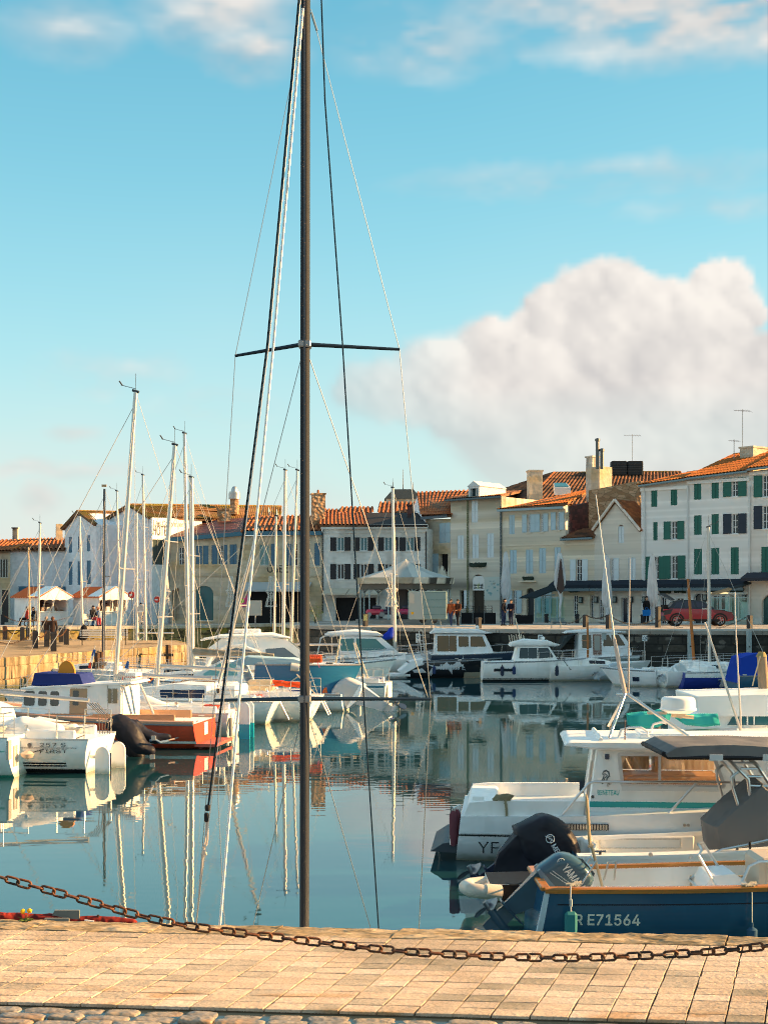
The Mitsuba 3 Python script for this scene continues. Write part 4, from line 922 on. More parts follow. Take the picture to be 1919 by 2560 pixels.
# ---------------------------------------------------------------- boat builders (local: x towards the bow from the stern, y to port, z up from the water)
class Hull:
    def __init__(s, L, B, zst, zbow, zk=-.3, tr=.8, fine=2.0, full=2.6, rake=.5, trake=0.0, n=18, m=9, tmax=.42):
        s.__dict__.update(L=L, B=B, zst=zst, zbow=zbow, zk=zk, tr=tr, fine=fine, full=full, rake=rake, trake=trake, n=n, m=m, tmax=tmax)
    def beam(s, t):
        if t < s.tmax: w = s.tr+(1-s.tr)*math.sin(t/s.tmax*math.pi/2)
        else: w = max(0.0, 1-((t-s.tmax)/(1-s.tmax))**s.fine)
        return s.B/2*max(w, .012)
    def sheer(s, t): return s.zst+(s.zbow-s.zst)*t**1.8
    def keel(s, t): return s.zk+(.55*(s.sheer(t)-s.zk))*max(0, (t-.72)/.28)**3*.6
    def pt(s, t, q, sg=1, off=0.0):
        b, zs, zk = s.beam(t), s.sheer(t), s.keel(t)
        p = s.full+(1.25-s.full)*max(0, (t-.4)/.6)
        y = b*(1-(1-q)**p); z = zk+(zs-zk)*q
        return np.array([t*s.L+s.rake*q*t**5-s.trake*(1-q)*(1-t)**6*-1, sg*(y+off), z])
    def rings(s, inset=0.0, q0=0.0):
        R_ = []
        for i in range(s.n+1):
            t = (i/s.n)**.9 if i < s.n else 1.0
            half = [s.pt(t, q0+(1-q0)*j/s.m, 1, -inset) for j in range(s.m, -1, -1)]
            oth = [np.array([p[0], -p[1], p[2]]) for p in half[::-1]]
            R_.append(np.array(half+oth[1:]))
        return R_
    def shell(s):
        R_ = s.rings(); k = skin(R_, False, False)
        c = R_[0]; V = np.vstack([c, [c.mean(0)]]); n = len(c)
        tr = tm(V, [(n, j+1, j) for j in range(n-1)]+[(n, 0, n-1)])
        return trimesh.util.concatenate([k, tr])
    def deck(s, dz=-.03, inset=.02, t0=0, t1=1.0):
        L_, R_ = [], []
        for i in range(s.n+1):
            t = t0+(t1-t0)*i/s.n; p = s.pt(t, 1); w = max(p[1]-inset, .005)
            L_.append((p[0], w, p[2]+dz)); R_.append((p[0], -w, p[2]+dz))
        V = L_+R_; n = s.n+1
        f = []
        for i in range(n-1): f += [(i, n+i, n+i+1), (i, n+i+1, i+1)]
        return tm(V, f)
    def band(s, z0, z1, t0=0.0, t1=.995, off=.006, sides=(1, -1), n=20):
        ms = []
        for sg in sides:
            rows = []
            for i in range(n+1):
                t = t0+(t1-t0)*i/n; zs, zk = s.sheer(t), s.keel(t)
                f = lambda z: min(max((((z(t) if callable(z) else z)-zk)/(zs-zk)), 0), 1)
                rows.append(np.array([s.pt(t, f(z0)+(f(z1)-f(z0))*j/3, sg, off) for j in range(4)]))
            ms.append(skin(rows, False, False))
        return ms
    def rail_pts(s, t0, t1, q=1.0, off=.02, dz=0.0, n=16, sg=1):
        return [s.pt(t0+(t1-t0)*i/n, q, sg, off)+[0, 0, dz] for i in range(n+1)]
    def strake(s, r=.03, off=.01, dz=0.0, t0=0.0, t1=1.0):
        return [tube(s.rail_pts(t0, t1, 1, off, dz, 18, sg), r, 6) for sg in (1, -1)]

def cabin(prof, w0, w1):
    """A deckhouse from its side profile (x, z), w0 wide at the foot and w1 at the top."""
    z0, z1 = min(p[1] for p in prof), max(p[1] for p in prof)
    m = ext(Polygon(prof).buffer(-.03).buffer(.03, quad_segs=2), 1.0, 'xz', -.5).subdivide_to_size(.6)
    v = m.vertices.copy(); v[:, 1] *= w0+(w1-w0)*(v[:, 2]-z0)/(z1-z0); return tm(v, m.faces)
def side_panel(poly, w0, w1, z0, z1, t=.015, proud=.006, sides=(1, -1)):
    ms = []
    for sg in sides:
        m = ext(poly, t, 'xz', 0); v = m.vertices.copy(); hw = (w0+(w1-w0)*(v[:, 2]-z0)/(z1-z0))/2
        v[:, 1] = sg*(hw+proud-t*.0-(v[:, 1]))
        ms.append(tm(v, m.faces))
    return ms
def cross_panel(xa, za, xb, zb, w, t=.02):
    """A pane across the boat on the sloping line a-b."""
    d = np.array([zb-za, 0, -(xb-xa)]); d /= np.linalg.norm(d)
    return hull([np.array([x, y, z])+d*o for x, z in ((xa, za), (xb, zb)) for y in (-w/2, w/2) for o in (0, t)])
def outboard(b, M, tilt=0.0, sc=1.0, col=(.02, .03, .04), leg=None, kind='gloss', cover=None, label=None, low=False, cs=(1, 1, 1), cdx=0.0):
    """An outboard engine hung on a boat; M places its pivot, tilt swings the leg up and aft."""
    Mt = M @ roty(tilt) @ np.diag([sc, sc, sc, 1.0])
    prof = [(-.08, .08), (-.06, .40), (.02, .50), (.15, .56), (.33, .58), (.45, .54), (.49, .40), (.47, .12), (.20, .02)]
    prof = [(.2+(x-.2)*cs[0]+cdx, .06+(z-.06)*cs[2]) for x, z in prof]; R_ = []; po = Polygon(prof)
    n = 28; ln = po.exterior
    pts = np.array([ln.interpolate(i/n, normalized=True).coords[0] for i in range(n)]); c = np.mean(pts, 0)
    for y, k in ((-.185, .55), (-.18, .80), (-.155, .93), (-.10, 1.0), (0, 1.02), (.10, 1.0), (.155, .93), (.18, .80), (.185, .55)):
        q = c+(pts-c)*k; R_.append(np.stack([q[:, 0], np.full(n, y*cs[1]), q[:, 1]], 1))
    k = part(b, 'outboard', jit(skin(R_), .02 if cover else .0, 3, 5), cover or (kind, col), 50, Mt, label)
    lc = leg or col
    if not cover: part(k, 'trim', [hull([(x, y, z) for x, z in ((-.07, .09), (.2, .03), (.46, .13), (.46, .16), (.2, .07), (-.07, .13)) for y in (-.186, .186)])], (kind, tuple(min(1, c_*1.8+.03) for c_ in col)), 30, Mt)
    part(k, 'leg', [hull([(x, y, z) for x, z, w in ((-.05, .1, .10), (.33, .08, .12), (.24, -.2, .07), (.20, -.45, .035), (.02, -.45, .03), (-.02, -.1, .07)) for y in (-w, w)]),
                    hull([(x, y, z) for x, z, w in ((-.03, -.455, .10), (.05, -.455, .115), (.30, -.435, .05), (.38, -.43, .008), (-.03, -.475, .10), (.05, -.475, .11), (.30, -.455, .05)) for y in (-w, w)]),
                    hull([(x, y, z) for x, z, w in ((.03, -.46, .03), (.22, -.46, .03), (.24, -.62, .035), (.04, -.62, .035)) for y in (-w, w)]),
                    skin([np.stack([np.full(10, x), r*np.cos(np.arange(10)*.628), -.63+r*np.sin(np.arange(10)*.628)], 1) for x, r in ((-.02, .05), (.08, .058), (.2, .058), (.29, .045), (.35, .01))]),
                    hull([(x, y, z) for x, z in ((.05, -.67), (.24, -.67), (.16, -.82), (.07, -.82)) for y in (-.008, .008)])], (kind, lc), 40, Mt)
    if low: return k
    bl = []
    for a in (0, 2.094, 4.189):
        cs_, sn = math.cos(a+.4), math.sin(a+.4)
        pp = []
        for r, w, tw in ((.04, .03, .02), (.10, .065, .035), (.165, .07, .035), (.20, .03, .012)):
            for sg in (-1, 1):
                rad, tan = np.array([0, cs_, sn]), np.array([0, -sn, cs_]); pp.append(np.array([-.07+sg*tw, 0, -.63])+rad*r+tan*sg*w)
        rows = [np.array(pp[0::2]), np.array(pp[1::2])]
        up = np.array(pp).reshape(4, 2, 3); sh = skin([up[i] for i in range(4)], False, False); o = sh.copy(); o.apply_translation((.008, 0, 0)); o.invert(); bl.append(trimesh.util.concatenate([sh, o]))
    q = part(k, 'propeller', bl+[tube([(-.13, 0, -.63), (.0, 0, -.63)], [.03, .045], 10)], ('metal', (.22, .23, .25)), 40, Mt)
    part(k, 'bracket', [box(.36, .50, -.12, .12, -.18, .06), tube([(.40, -.1, -.1), (.22, -.05, -.25)], .02, 6), tube([(.40, .1, -.1), (.22, .05, -.25)], .02, 6)], ('matte', (.05, .055, .06)), 30, M @ np.diag([sc, sc, sc, 1.0]))
    return k
def fender(b, p, h=.5, r=.1, col=(.02, .05, .10), drop=.35, label=None):
    p = np.asarray(p, float)
    k = part(b, 'fender', lathe([(.001, 0), (r*.5, .01), (r, h*.15), (r, h*.85), (r*.5, h*.97), (r*.25, h), (r*.25, h+.05), (.001, h+.06)], 12).apply_translation(p), ('rubber', col), 50, None, label)
    part(k, 'lanyard', tube([p+[0, 0, h+.05], p+[0, 0, h+.05+drop]], .009, 5), ('cloth', (.45, .43, .38)))
    return k
def rails(b, paths, r=.014, m=('metal', (.62, .62, .62)), name='guard_rail', M=None):
    return part(b, name, [tube(p, r, 6) for p in paths], m, 40, M)
def setx(D): return (lambda u: (u-UC)/F*D), (lambda v: H-(v-VH)/F*D)
def pxpoly(D, pts):
    X, Z = setx(D); return [(X(u), Z(v)) for u, v in pts]

# ---------------------------------------------------------------- foreground right: blue launch
DN = 16.0; X, Z = setx(DN)
b = thing('blue_launch', 'dark blue open launch with varnished gunwale and white E71564 lettering, nearest boat at the quay', 'boat')
hl_ = Hull(5.4, 1.5, .72, .86, -.25, .86, 2.4, 3.4, .35, -.16, 24, 12)
Mb = rotz(.02, (X(1361), DN+.72, 0))
part(b, 'hull', hl_.shell(), 'gel_navy', 40, Mb)
# inner lining and sole
inn = Hull(5.3, 1.40, .715, .85, .12, .86, 2.4, 6, .3, -.1, 20, 8)
R_ = inn.rings(); lin = skin(R_, True, False); lin.apply_translation((.05, 0, 0)); part(b, 'lining', lin, 'gel_white', 40, Mb)
part(b, 'sole', tm([(.1, -.6, .22), (4.4, -.5, .22), (4.4, .5, .22), (.1, .6, .22)], [(0, 1, 2), (0, 2, 3)]), ('paint', (.55, .53, .5)), False, Mb)
gw = []
for sg in (1, -1):
    rows = []
    for i in range(25):
        t = i/24*.985; p = hl_.pt(t, 1, sg, 0); o = sg
        rows.append(np.array([p+[0, o*.035, -.035], p+[0, o*.04, .012], p+[0, o*.02, .028], p+[0, -o*.06, .028], p+[0, -o*.065, -.01], p+[0, -o*.02, -.03]]))
    gw.append(skin(rows))
gk = part(b, 'gunwale', gw, 'varnish', 40, Mb)
part(b, 'transom_cap', cham(-.05, .06, -.64, .64, .70, .755, .015), 'varnish', 30, Mb)
part(b, 'corner_strip', [hull([hl_.pt(0, q, -1, o)+[dx, 0, 0] for q in np.linspace(.3, .97, 7) for o in (.0, .012) for dx in (-.004, .055)])], ('gel', (.50, .60, .66)), 30, Mb, 'pale strip up the stern corner')
part(b, 'rubbing_line', [tube(hl_.rail_pts(.03, .95, .83, .003, 0, 24, sg), .007, 5) for sg in (1, -1)], ('gloss', (.02, .02, .03)), 40, Mb)
def hull_text(s_, h, D, u, v, col, bold=True, wx=1.0, hl=None, M=None, y=None, kind='paint', sl=0):
    """Lettering on the side of a hull that faces the quay, starting at the given pixel's place."""
    t_ = text(s_, h, bold); X_, Z_ = setx(D); vv = t_.vertices
    return tm(np.stack([vv[:, 0]*wx+X_(u)+sl*vv[:, 1], D-vv[:, 2] if y is None else y-vv[:, 2], vv[:, 1]+Z_(v)], 1), t_.faces)
def on_hull(mesh, hl, M, sg=-1, off=.004):
    """Presses lettering onto the hull's side."""
    Mi = np.linalg.inv(M); m = mesh.copy(); m.apply_transform(Mi); v = m.vertices.copy(); y0 = v[:, 1].copy()
    dep = (y0-y0.min()) if sg < 0 else (y0.max()-y0)
    for i in range(len(v)):
        t = min(max(v[i, 0]/hl.L, 0), .97)
        q = min(max((v[i, 2]-hl.keel(t))/(hl.sheer(t)-hl.keel(t)), 0), 1)
        v[i, 1] = sg*(abs(hl.pt(t, q, 1)[1])+off+.003-min(dep[i], .004))
    return tm(v, m.faces)
part(b, 'lettering', on_hull(hull_text('R E71564', .125, DN, 1436, 2317, None, True, .92), hl_, Mb, -1, .006), ('paint', (.74, .70, .60)), False, Mb, 'white registration lettering')
part(b, 'locker_door', [box(1.95, 3.25, .575, .59, .30, .62)], ('gel', (.70, .68, .64)), False, Mb)
part(b, 'locker_frame', [box(1.93, 1.955, .56, .585, .27, .64), box(1.955, 3.25, .56, .585, .62, .64)], ('paint', (.42, .36, .26)), False, Mb)
for i, (u, v) in enumerate(((1632, 2193), (1734, 2200))):
    part(b, 'latch', tube([(X(u)*1.075-Mb[0, 3]*1.0-.0, .57, Z(v)+.02), (X(u)*1.075-Mb[0, 3], .54, Z(v)+.02)], .025, 10), ('metal', (.6, .58, .55)), 40, Mb)
# seat box with a steel rail
ux = X(1775)-Mb[0, 3]
sb = part(b, 'seat_box', [trimesh.Trimesh(*hullvf([(ux+x, y, z) for x, z in ((.05, .2), (.55, .2), (.06, .70), (.12, .80), (.40, .82), (.53, .72)) for y in (-.28, .3)]), process=False)], 'gel_cool', 30, Mb)
part(sb, 'rail', [tube([(ux+.0, -.3, .64), (ux-.03, -.1, .66), (ux-.03, .2, .66), (ux+.05, .32, .68)], .016, 8), tube([(ux+0, -.3, .64), (ux+.2, -.33, .60), (ux+.42, -.33, .62)], .016, 8),
                  tube([(ux+.2, -.30, .62), (ux-.02, -.22, 1.03), (ux+.03, -.2, 1.09)], .016, 8), tube([(ux+.34, .26, .80), (ux+.14, .24, 1.1), (ux+.03, .0, 1.12), (ux+.03, -.2, 1.09)], .016, 8)], ('metal', (.68, .68, .67)), 40, Mb)
part(sb, 'rivet', [trimesh.creation.icosphere(1, .012).apply_translation((ux+.545-.004*i, -.22+.08*i, .42+.05*(i % 3))) for i in range(6)], ('metal', (.2, .2, .2)), True, Mb)
ux = X(1900)-Mb[0, 3]
part(b, 'console_edge', cham(ux+.12, ux+.5, -.3, .4, .2, 1.0, .05), ('gel', (.55, .45, .34)), 30, Mb)
part(b, 'grab_rail', tube([(ux-.15, -.52, .78), (ux-.07, -.5, .95), (ux+.05, -.48, 1.0), (ux+.5, -.45, 1.0)], .018, 8), ('metal', (.65, .65, .65)), 40, Mb)
for u, v in ((1870, 2237), (1432, 2222)):
    q = np.array([X(u)-Mb[0, 3], -hl_.beam(.4 if u > 1600 else .1)-.0, hl_.sheer(.2)+.03])
    part(b, 'cleat', [tube([q+[-.09, 0, .035], q+[.09, 0, .035]], .014, 8), tube([q+[-.03, 0, 0], q+[-.03, 0, .035]], .012, 6), tube([q+[.03, 0, 0], q+[.03, 0, .035]], .012, 6)]+[tube([q+[-.05+.03*i, -.03, .02], q+[.03+.02*i, .03, .06], q+[.06-.03*i, -.02, .03]], .008, 5) for i in range(4)], ('cloth', (.5, .45, .36)), 40, Mb)
    q2 = q+[0, -.06, -.0]
    if u > 1600: fender(b, (Mb @ np.r_[q2+[0, -.05, -.62], 1])[:3], .2, .06, (.03, .09, .16), .34, 'small dark blue fender on a rope')
    else:
        c = q2+[-.05, -.06, -.52]
        k = part(b, 'fender', cham(c[0]-.07, c[0]+.07, c[1]-.04, c[1]+.05, c[2]-.12, c[2]+.27, .03), ('rubber', (.03, .19, .20)), 30, Mb, 'flat teal fender')
        part(k, 'lanyard', [tube([c+[0, 0, .27], c+[0, .03, .40], c+[.01, .07, .55]], .010, 6), tube([c+[0, -.01, .33], c+[0, 0, .41]], .018, 6)], ('cloth', (.5, .49, .45)), 40, Mb)
Mo = frame((P(1333, 2195, 16.75)), (1, 0, 0), (0, 1, 0), (0, 0, 1))
ok_ = outboard(b, Mo, math.radians(52), 1.0, (.035, .085, .125), None, 'gloss', None, 'grey blue outboard tilted up')
Mt = Mo @ roty(math.radians(52))
t_ = text('YAMAHA', .088, True); part(ok_, 'lettering', tm(np.stack([t_.vertices[:, 0]*.68+.07, -.186-t_.vertices[:, 2], t_.vertices[:, 1]+.335], 1), t_.faces), ('paint', (.62, .64, .62)), False, Mt)
c = np.array([.015, -.176, .375])
part(ok_, 'emblem', [tube([c+.042*np.array([math.cos(a), 0, math.sin(a)]) for a in np.linspace(0, 6.2832, 17)], .005, 5)]+[tube([c-.032*np.array([math.cos(a), 0, math.sin(a)]), c+.032*np.array([math.cos(a), 0, math.sin(a)])], .004, 4) for a in (.52, 1.57, 2.62)], ('paint', (.62, .64, .62)), False, Mt)
for dz in (.0, .03):
    part(ok_, 'stripe', hull([(x, -.181-y, z) for x, z in ((.03, .235-dz*1.2), (.27, .305-dz), (.03, .228-dz*1.2), (.27, .30-dz)) for y in (0, .006)]), ('paint', (.55, .6, .6)), False, Mt)
part(ok_, 'cowl_ridge', [hull([(x, y, z) for x, z in ((.13, .555), (.42, .565), (.40, .60), (.18, .59)) for y in (-.03, .03)])], ('gloss', (.02, .05, .08)), 30, Mt)
# stern ladder and flag staff
sx = X(1500)-Mb[0, 3]
part(b, 'stern_ladder', [tube([(sx-.14, -.3, .74), (sx+.02, -.28, .98)], .012, 6), tube([(sx-.14, .05, .74), (sx+.02, .07, .98)], .012, 6)]+[tube([(sx-.14+.05*i, -.3, .74+.075*i), (sx-.14+.05*i, .06, .74+.075*i)], .01, 6) for i in range(4)]+[tube([(sx+.12, -.2, .74), (sx+.17, -.2, .95), (sx+.26, -.2, .96), (sx+.24, -.2, .74)], .012, 6)], ('metal', (.65, .65, .65)), 40, Mb)
fs = part(b, 'flag_staff', tube([P(1509, 2232, 16.5), P(1476, 2108, 16.5)], .017, 8), ('metal', (.55, .50, .38)))
part(fs, 'upper_pole', [tube([P(1474, 2112, 16.5), P(1466, 1998, 16.5), P(1464, 1985, 16.5)], [.02, .02, .008], 8), tube([P(1470, 2114, 16.5), P(1482, 2116, 16.5)], .022, 8)], ('wood', (.40, .31, .18)), 40)
# ---------------------------------------------------------------- low tender between launch and day boat
b = thing('low_tender', 'low white tender with a black deck and a white fender roll round its stern', 'tender')
D = 18.3; X, Z = setx(D); xs = X(1222)
ht = Hull(3.6, .9, .36, .5, -.15, .9, 2.2, 3.2, .3, 0, 14, 8); Mb = rotz(.01, (xs, D+.3, 0))
part(b, 'hull', ht.shell(), 'gel_white', 40, Mb); part(b, 'deck', ht.deck(.0, .0), ('rubber', (.012, .013, .016)), False, Mb)
part(b, 'stripe', ht.band(.12, .355), ('rubber', (.012, .012, .016)), 40, Mb)
roll = [P(1240, 2232, D-.25), P(1212, 2231, D-.3), P(1178, 2226, D-.28), P(1164, 2219, D), P(1172, 2213, D+.35), P(1222, 2208, D+.5)]
k = part(b, 'fender_roll', jit(tube([roll[0]]+[roll[i]*(1-t)+roll[i+1]*t for i in range(5) for t in (.25, .5, .75, 1)], .092, 14), .008, 5, 9), ('gel', (.60, .53, .44)), 60, None, 'white padded fender roll')
part(k, 'end_cap', tube([P(1250, 2233, D-.25), P(1212, 2229, D-.3)], [.105, .10], 14), ('gel', (.62, .54, .44)), 50)
part(b, 'coiled_rope', [tube([P(1225+12*i, 2212+(i % 2)*5, D+.1), P(1262+10*i, 2207, D+.2), P(1320+6*i, 2214+3*i, D)], .013, 6) for i in range(4)], ('cloth', (.03, .03, .035)), 40)
part(b, 'mooring_line', tube(cat_curve(P(1265, 2208, D), P(1345, 2165, 17.4), .10, 12), .011, 6), ('cloth', (.04, .045, .05)), 40)
part(b, 'stern_post', box(xs-.05, xs+.03, D+.02, D+.1, -.2, .28), ('gel', (.45, .55, .56)), False)
# ---------------------------------------------------------------- white and navy day boat with the grey T-top and the big dark outboard
b = thing('day_boat', 'white and navy centre console day boat with grey T-top and a big black covered outboard', 'boat')
D = 19.3; X, Z = setx(D); xs = X(1444)
hd = Hull(6.2, 1.75, .49, .95, -.25, .9, 2.4, 3.0, .5, 0, 24, 10); Mb = rotz(.015, (xs, D+.88, 0))
part(b, 'hull', hd.shell(), 'gel_navy', 40, Mb)
part(b, 'topside', hd.band(lambda t: hd.sheer(t)-.135, lambda t: hd.sheer(t)-.005, 0, .99, .012), 'gel_white', 40, Mb, 'white gunwale band')
rows = {1: [], -1: []}
for sg in (1, -1):
    for i in range(25):
        p = hd.pt(i/24*.985, 1, sg, 0); rows[sg].append(np.array([p+[0, sg*.03, -.03], p+[0, sg*.03, .02], p+[0, -sg*.13, .035], p+[0, -sg*.15, -.02]]))
part(b, 'gunwale', [skin(rows[1]), skin(rows[-1])], 'gel_white', 40, Mb)
ind = Hull(6.0, 1.5, .49, .95, .0, .9, 2.4, 6, .4, 0, 18, 6); lin = skin(ind.rings(), True, False); lin.apply_translation((.08, 0, 0)); part(b, 'lining', lin, 'gel_white', 40, Mb)
x0 = X(1504)-xs
part(b, 'bulwark_panel', [cham(x0, x0+1.62, .70, .78, .10, .53, .02)], 'gel_white', 30, Mb, 'white inner bulwark with a recessed panel')
part(b, 'panel_moulding', [box(x0+.2, x0+1.42, .685, .70, .475, .50), box(x0+.2, x0+1.42, .685, .70, .345, .362), box(x0+.2, x0+.225, .685, .70, .363, .474), box(x0+1.395, x0+1.42, .685, .70, .363, .474), box(x0+.2, x0+.8, .69, .70, .24, .255)], ('gel', (.60, .58, .54)), False, Mb)
part(b, 'seat_end', [cham(x0-.06, x0+.02, -.2, .74, .10, .53, .02), cham(x0+.05, x0+.09, .2, .72, .10, .50, .015)], 'gel_white', 30, Mb)
cv = [(1763, 2056), (1806, 2014), (1886, 1947), (1960, 2006), (1975, 2135), (1775, 2135)]
cc = pxpoly(20.2, cv)
R_ = []
for y, s_ in ((-.48, .9), (-.40, .97), (0, 1.05), (.40, .97), (.48, .9)):
    c0_ = np.mean(cc, 0); R_.append(np.array([((x-c0_[0])*s_+c0_[0]-xs, y, (z-c0_[1])*s_+c0_[1]) for x, z in cc]))
part(b, 'console_cover', jit(skin(R_).subdivide().subdivide(), .012, 5, 2), 'canvas_grey', 30, Mb, 'grey canvas cover over the console')
tp = pxpoly(20.2, [(1632, 1868), (1660, 1853), (1800, 1850), (1990, 1856), (1990, 1880), (1636, 1877)])
R_ = []
for y, s_ in ((-.75, .93), (-.68, 1), (-.3, 1.03), (.3, 1.03), (.68, 1), (.75, .93)):
    c0_ = np.mean(tp, 0); R_.append(np.array([((x-c0_[0])*(1+(s_-1)*.3)+c0_[0]-xs, y, (z-c0_[1])*s_+c0_[1]) for x, z in tp]))
tk = part(b, 'tee_top', jit(skin(R_).subdivide().subdivide(), .018, 9, 2.5), 'canvas_grey', 30, Mb, 'grey canvas T-top canopy')
xa, xb = tp[0][0]-xs, tp[3][0]-xs; zb = tp[5][1]
part(tk, 'frame_tube', [tube([(xa, y, zb+.03), (xa+.06, y, zb-.01), (xb, y, zb-.03)], .035, 8) for y in (-.72, .72)]+[tube([(xa, -.72, zb+.03), (xa-.02, 0, zb+.04), (xa, .72, zb+.03)], .035, 8)], ('rubber', (.012, .012, .015)), 40, Mb)
part(tk, 'clamp', [box(xa+x, xa+x+.18, -.77, -.72, zb-.06, zb+.03) for x in (.62, 1.35)], ('paint', (.55, .56, .56)), False, Mb)
st = [(1788, 1878), (1822, 1912), (1850, 1940), (1856, 1985), (1846, 2050), (1828, 2100), (1822, 2137)]
st2 = [(1840, 1878), (1872, 1905), (1908, 1960), (1935, 2040), (1938, 2137)]
for y in (-.42, .42):
    part(b, 'leg_tube', tube([(x-xs, y, z) for x, z in pxpoly(20.2, st)], .027, 8), ('metal', (.66, .66, .66)), 40, Mb)
    part(b, 'leg_tube', tube([(x-xs, y, z) for x, z in pxpoly(20.2, st2)], .027, 8), ('metal', (.66, .66, .66)), 40, Mb)
    lp = [(1856, 2020), (1826, 2005), (1812, 1960), (1808, 1935), (1830, 1918)]
    part(b, 'brace_tube', tube([(x-xs, y, z) for x, z in pxpoly(20.2, lp)], .02, 8), ('metal', (.66, .66, .66)), 40, Mb)
for (u0, v0), (u1, v1) in (((1812, 1900), (1866, 1900)), ((1832, 1914), (1880, 1914)), ((1848, 1932), (1895, 1934)), ((1855, 1955), (1908, 1957)), ((1846, 2092), (1936, 2090))):
    a, c_ = pxpoly(20.2, [(u0, v0), (u1, v1)])
    part(b, 'rung', [tube([(a[0]-xs, y, a[1]), (c_[0]-xs, y, c_[1])], .02, 7) for y in (-.42,)], ('metal', (.66, .66, .66)), 40, Mb)
gp = [(1772, 2137), (1800, 2122), (1850, 2113), (1919, 2098), (1990, 2085)]
part(b, 'bow_rail', tube([(x-xs, -.86, z) for x, z in pxpoly(19.4, gp)], .02, 8), ('metal', (.7, .7, .7)), 40, Mb)
a = pxpoly(19.3, [(1872, 2105), (1874, 2175)]); part(b, 'rail_strap', tube([(a[0][0]-xs, -.9, a[0][1]), (a[1][0]-xs, -.9, a[1][1])], .014, 6), ('cloth', (.02, .02, .02)), 40, Mb)
for t in (.05, .35):
    p = hd.pt(t, 1, -1, -.05); part(b, 'cleat', [tube([p+[-.08, 0, .07], p+[.08, 0, .07]], .014, 7), tube([p+[0, 0, .02], p+[0, 0, .07]], .02, 6)], ('metal', (.15, .15, .16)), 40, Mb)
Mo = frame(P(1293, 2122, 20.2), (1, 0, 0), (0, 1, 0), (0, 0, 1))
ok_ = outboard(b, Mo, math.radians(59), 1.15, (.012, .014, .035), (.012, .016, .05), 'gloss', 'black_cover', 'big black covered outboard, tilted up', False, (1.3, 1.25, 1.2), -.09)
Mt = Mo @ roty(math.radians(59)) @ np.diag([1.15, 1.15, 1.15, 1.0])
t_ = text('MERCURY', .062, True); part(ok_, 'lettering', tm(np.stack([t_.vertices[:, 0]*.9+.13, -.237-t_.vertices[:, 2], t_.vertices[:, 1]+.37], 1), t_.faces), ('paint', (.70, .72, .75)), False, Mt)
c = np.array([.055, -.237, .405])
part(ok_, 'emblem', [tube([c+.05*np.array([math.cos(a), 0, math.sin(a)]) for a in np.linspace(0, 6.2832, 19)], .006, 5), tube([c+[-.035, 0, -.02], c+[-.015, 0, .025], c+[0, 0, -.01], c+[.015, 0, .025], c+[.035, 0, -.02]], .006, 5), tube([c+[-.06, 0, -.035], c+[.055, 0, .03]], .005, 5)], ('paint', (.70, .72, .75)), False, Mt)
part(ok_, 'cover_skirt', jit(hull([(x, y, z) for x, z, w in ((-.20, .14, .18), (.42, .10, .18), (.26, -.22, .12), (.08, -.40, .09), (-.08, -.22, .10)) for y in (-w, w)]).subdivide().subdivide(), .02, 2, 6), 'black_cover', 40, Mt)
# ---------------------------------------------------------------- white pilot-house boat with the teal stripe
D = 21.4; X, Z = setx(D)
b = thing('pilothouse_boat', 'white pilot-house motor boat with a teal stripe, large side window and seahorse mark', 'boat')
xs = X(1186); hb = Hull(7.2, 2.5, Z(2043), Z(2030)+.35, -.3, .92, 2.6, 3.4, .5, -.12, 26, 12, .5); Mb = rotz(-.085, (xs+1.25*math.sin(-.085)*-1*-1, D+1.25*math.cos(.085), 0))
part(b, 'hull', hb.shell(), 'gel_cool', 40, Mb)
part(b, 'hull_line', hb.band(Z(2093), Z(2089), .0, .98, .012), ('gloss', (.015, .018, .02)), 40, Mb)
part(b, 'upper_strake', hb.band(Z(2086), lambda t: hb.sheer(t)-.0, 0, .98, .03), 'gel_cool', 40, Mb)
part(b, 'side_deck', hb.deck(.0, -.02), ('gel', (.66, .68, .68)), False, Mb)
# cockpit coaming
ck = pxpoly(D, [(1192, 2043), (1208, 2010), (1255, 2005), (1500, 2003), (1500, 2043)])
for y in (-1.12, 1.02):
    part(b, 'coaming', ext([(x-xs, z) for x, z in ck], .10, 'xz', y), 'gel_white', False, Mb)
part(b, 'stern_bench', [cham(.10, .55, -1.0, 1.0, Z(2043), Z(2012), .03), cham(X(1214)-xs, X(1244)-xs, -.95, -.85, Z(2012), Z(1998), .01)], 'gel_white', 30, Mb)
part(b, 'vent_slot', [cham(X(1212+i*16)-xs, X(1221+i*16)-xs, -1.13, -1.118, Z(2042), Z(2035), .002) for i in range(3)], ('gel', (.85, .85, .82)), False, Mb)
rp = [(X(1300)-xs, -1.05, Z(2000))]
part(b, 'rope_coil', [tube([np.array([X(1288)-xs+.13*math.cos(a+j)+.01*j, -1.07+.07*math.sin(a+j), Z(2002)+.012*j+.01*math.sin(3*a)]) for a in np.linspace(0, 6.28, 13)], .014, 6) for j in range(6)]+[tube([(X(1297)-xs, -1.13, Z(2003)), (X(1300)-xs, -1.16, Z(2020)), (X(1301)-xs, -1.15, Z(2042))], .02, 6)], ('cloth', (.28, .24, .15)), 40, Mb)
plat = pxpoly(D, [(1108, 2139), (1140, 2118), (1188, 2112), (1188, 2142)])
part(b, 'swim_platform', [hull([(x-xs, y, z) for x, z in plat for y in (-.95, .9)])], ('paint', (.045, .06, .075)), False, Mb, 'dark stern platform')
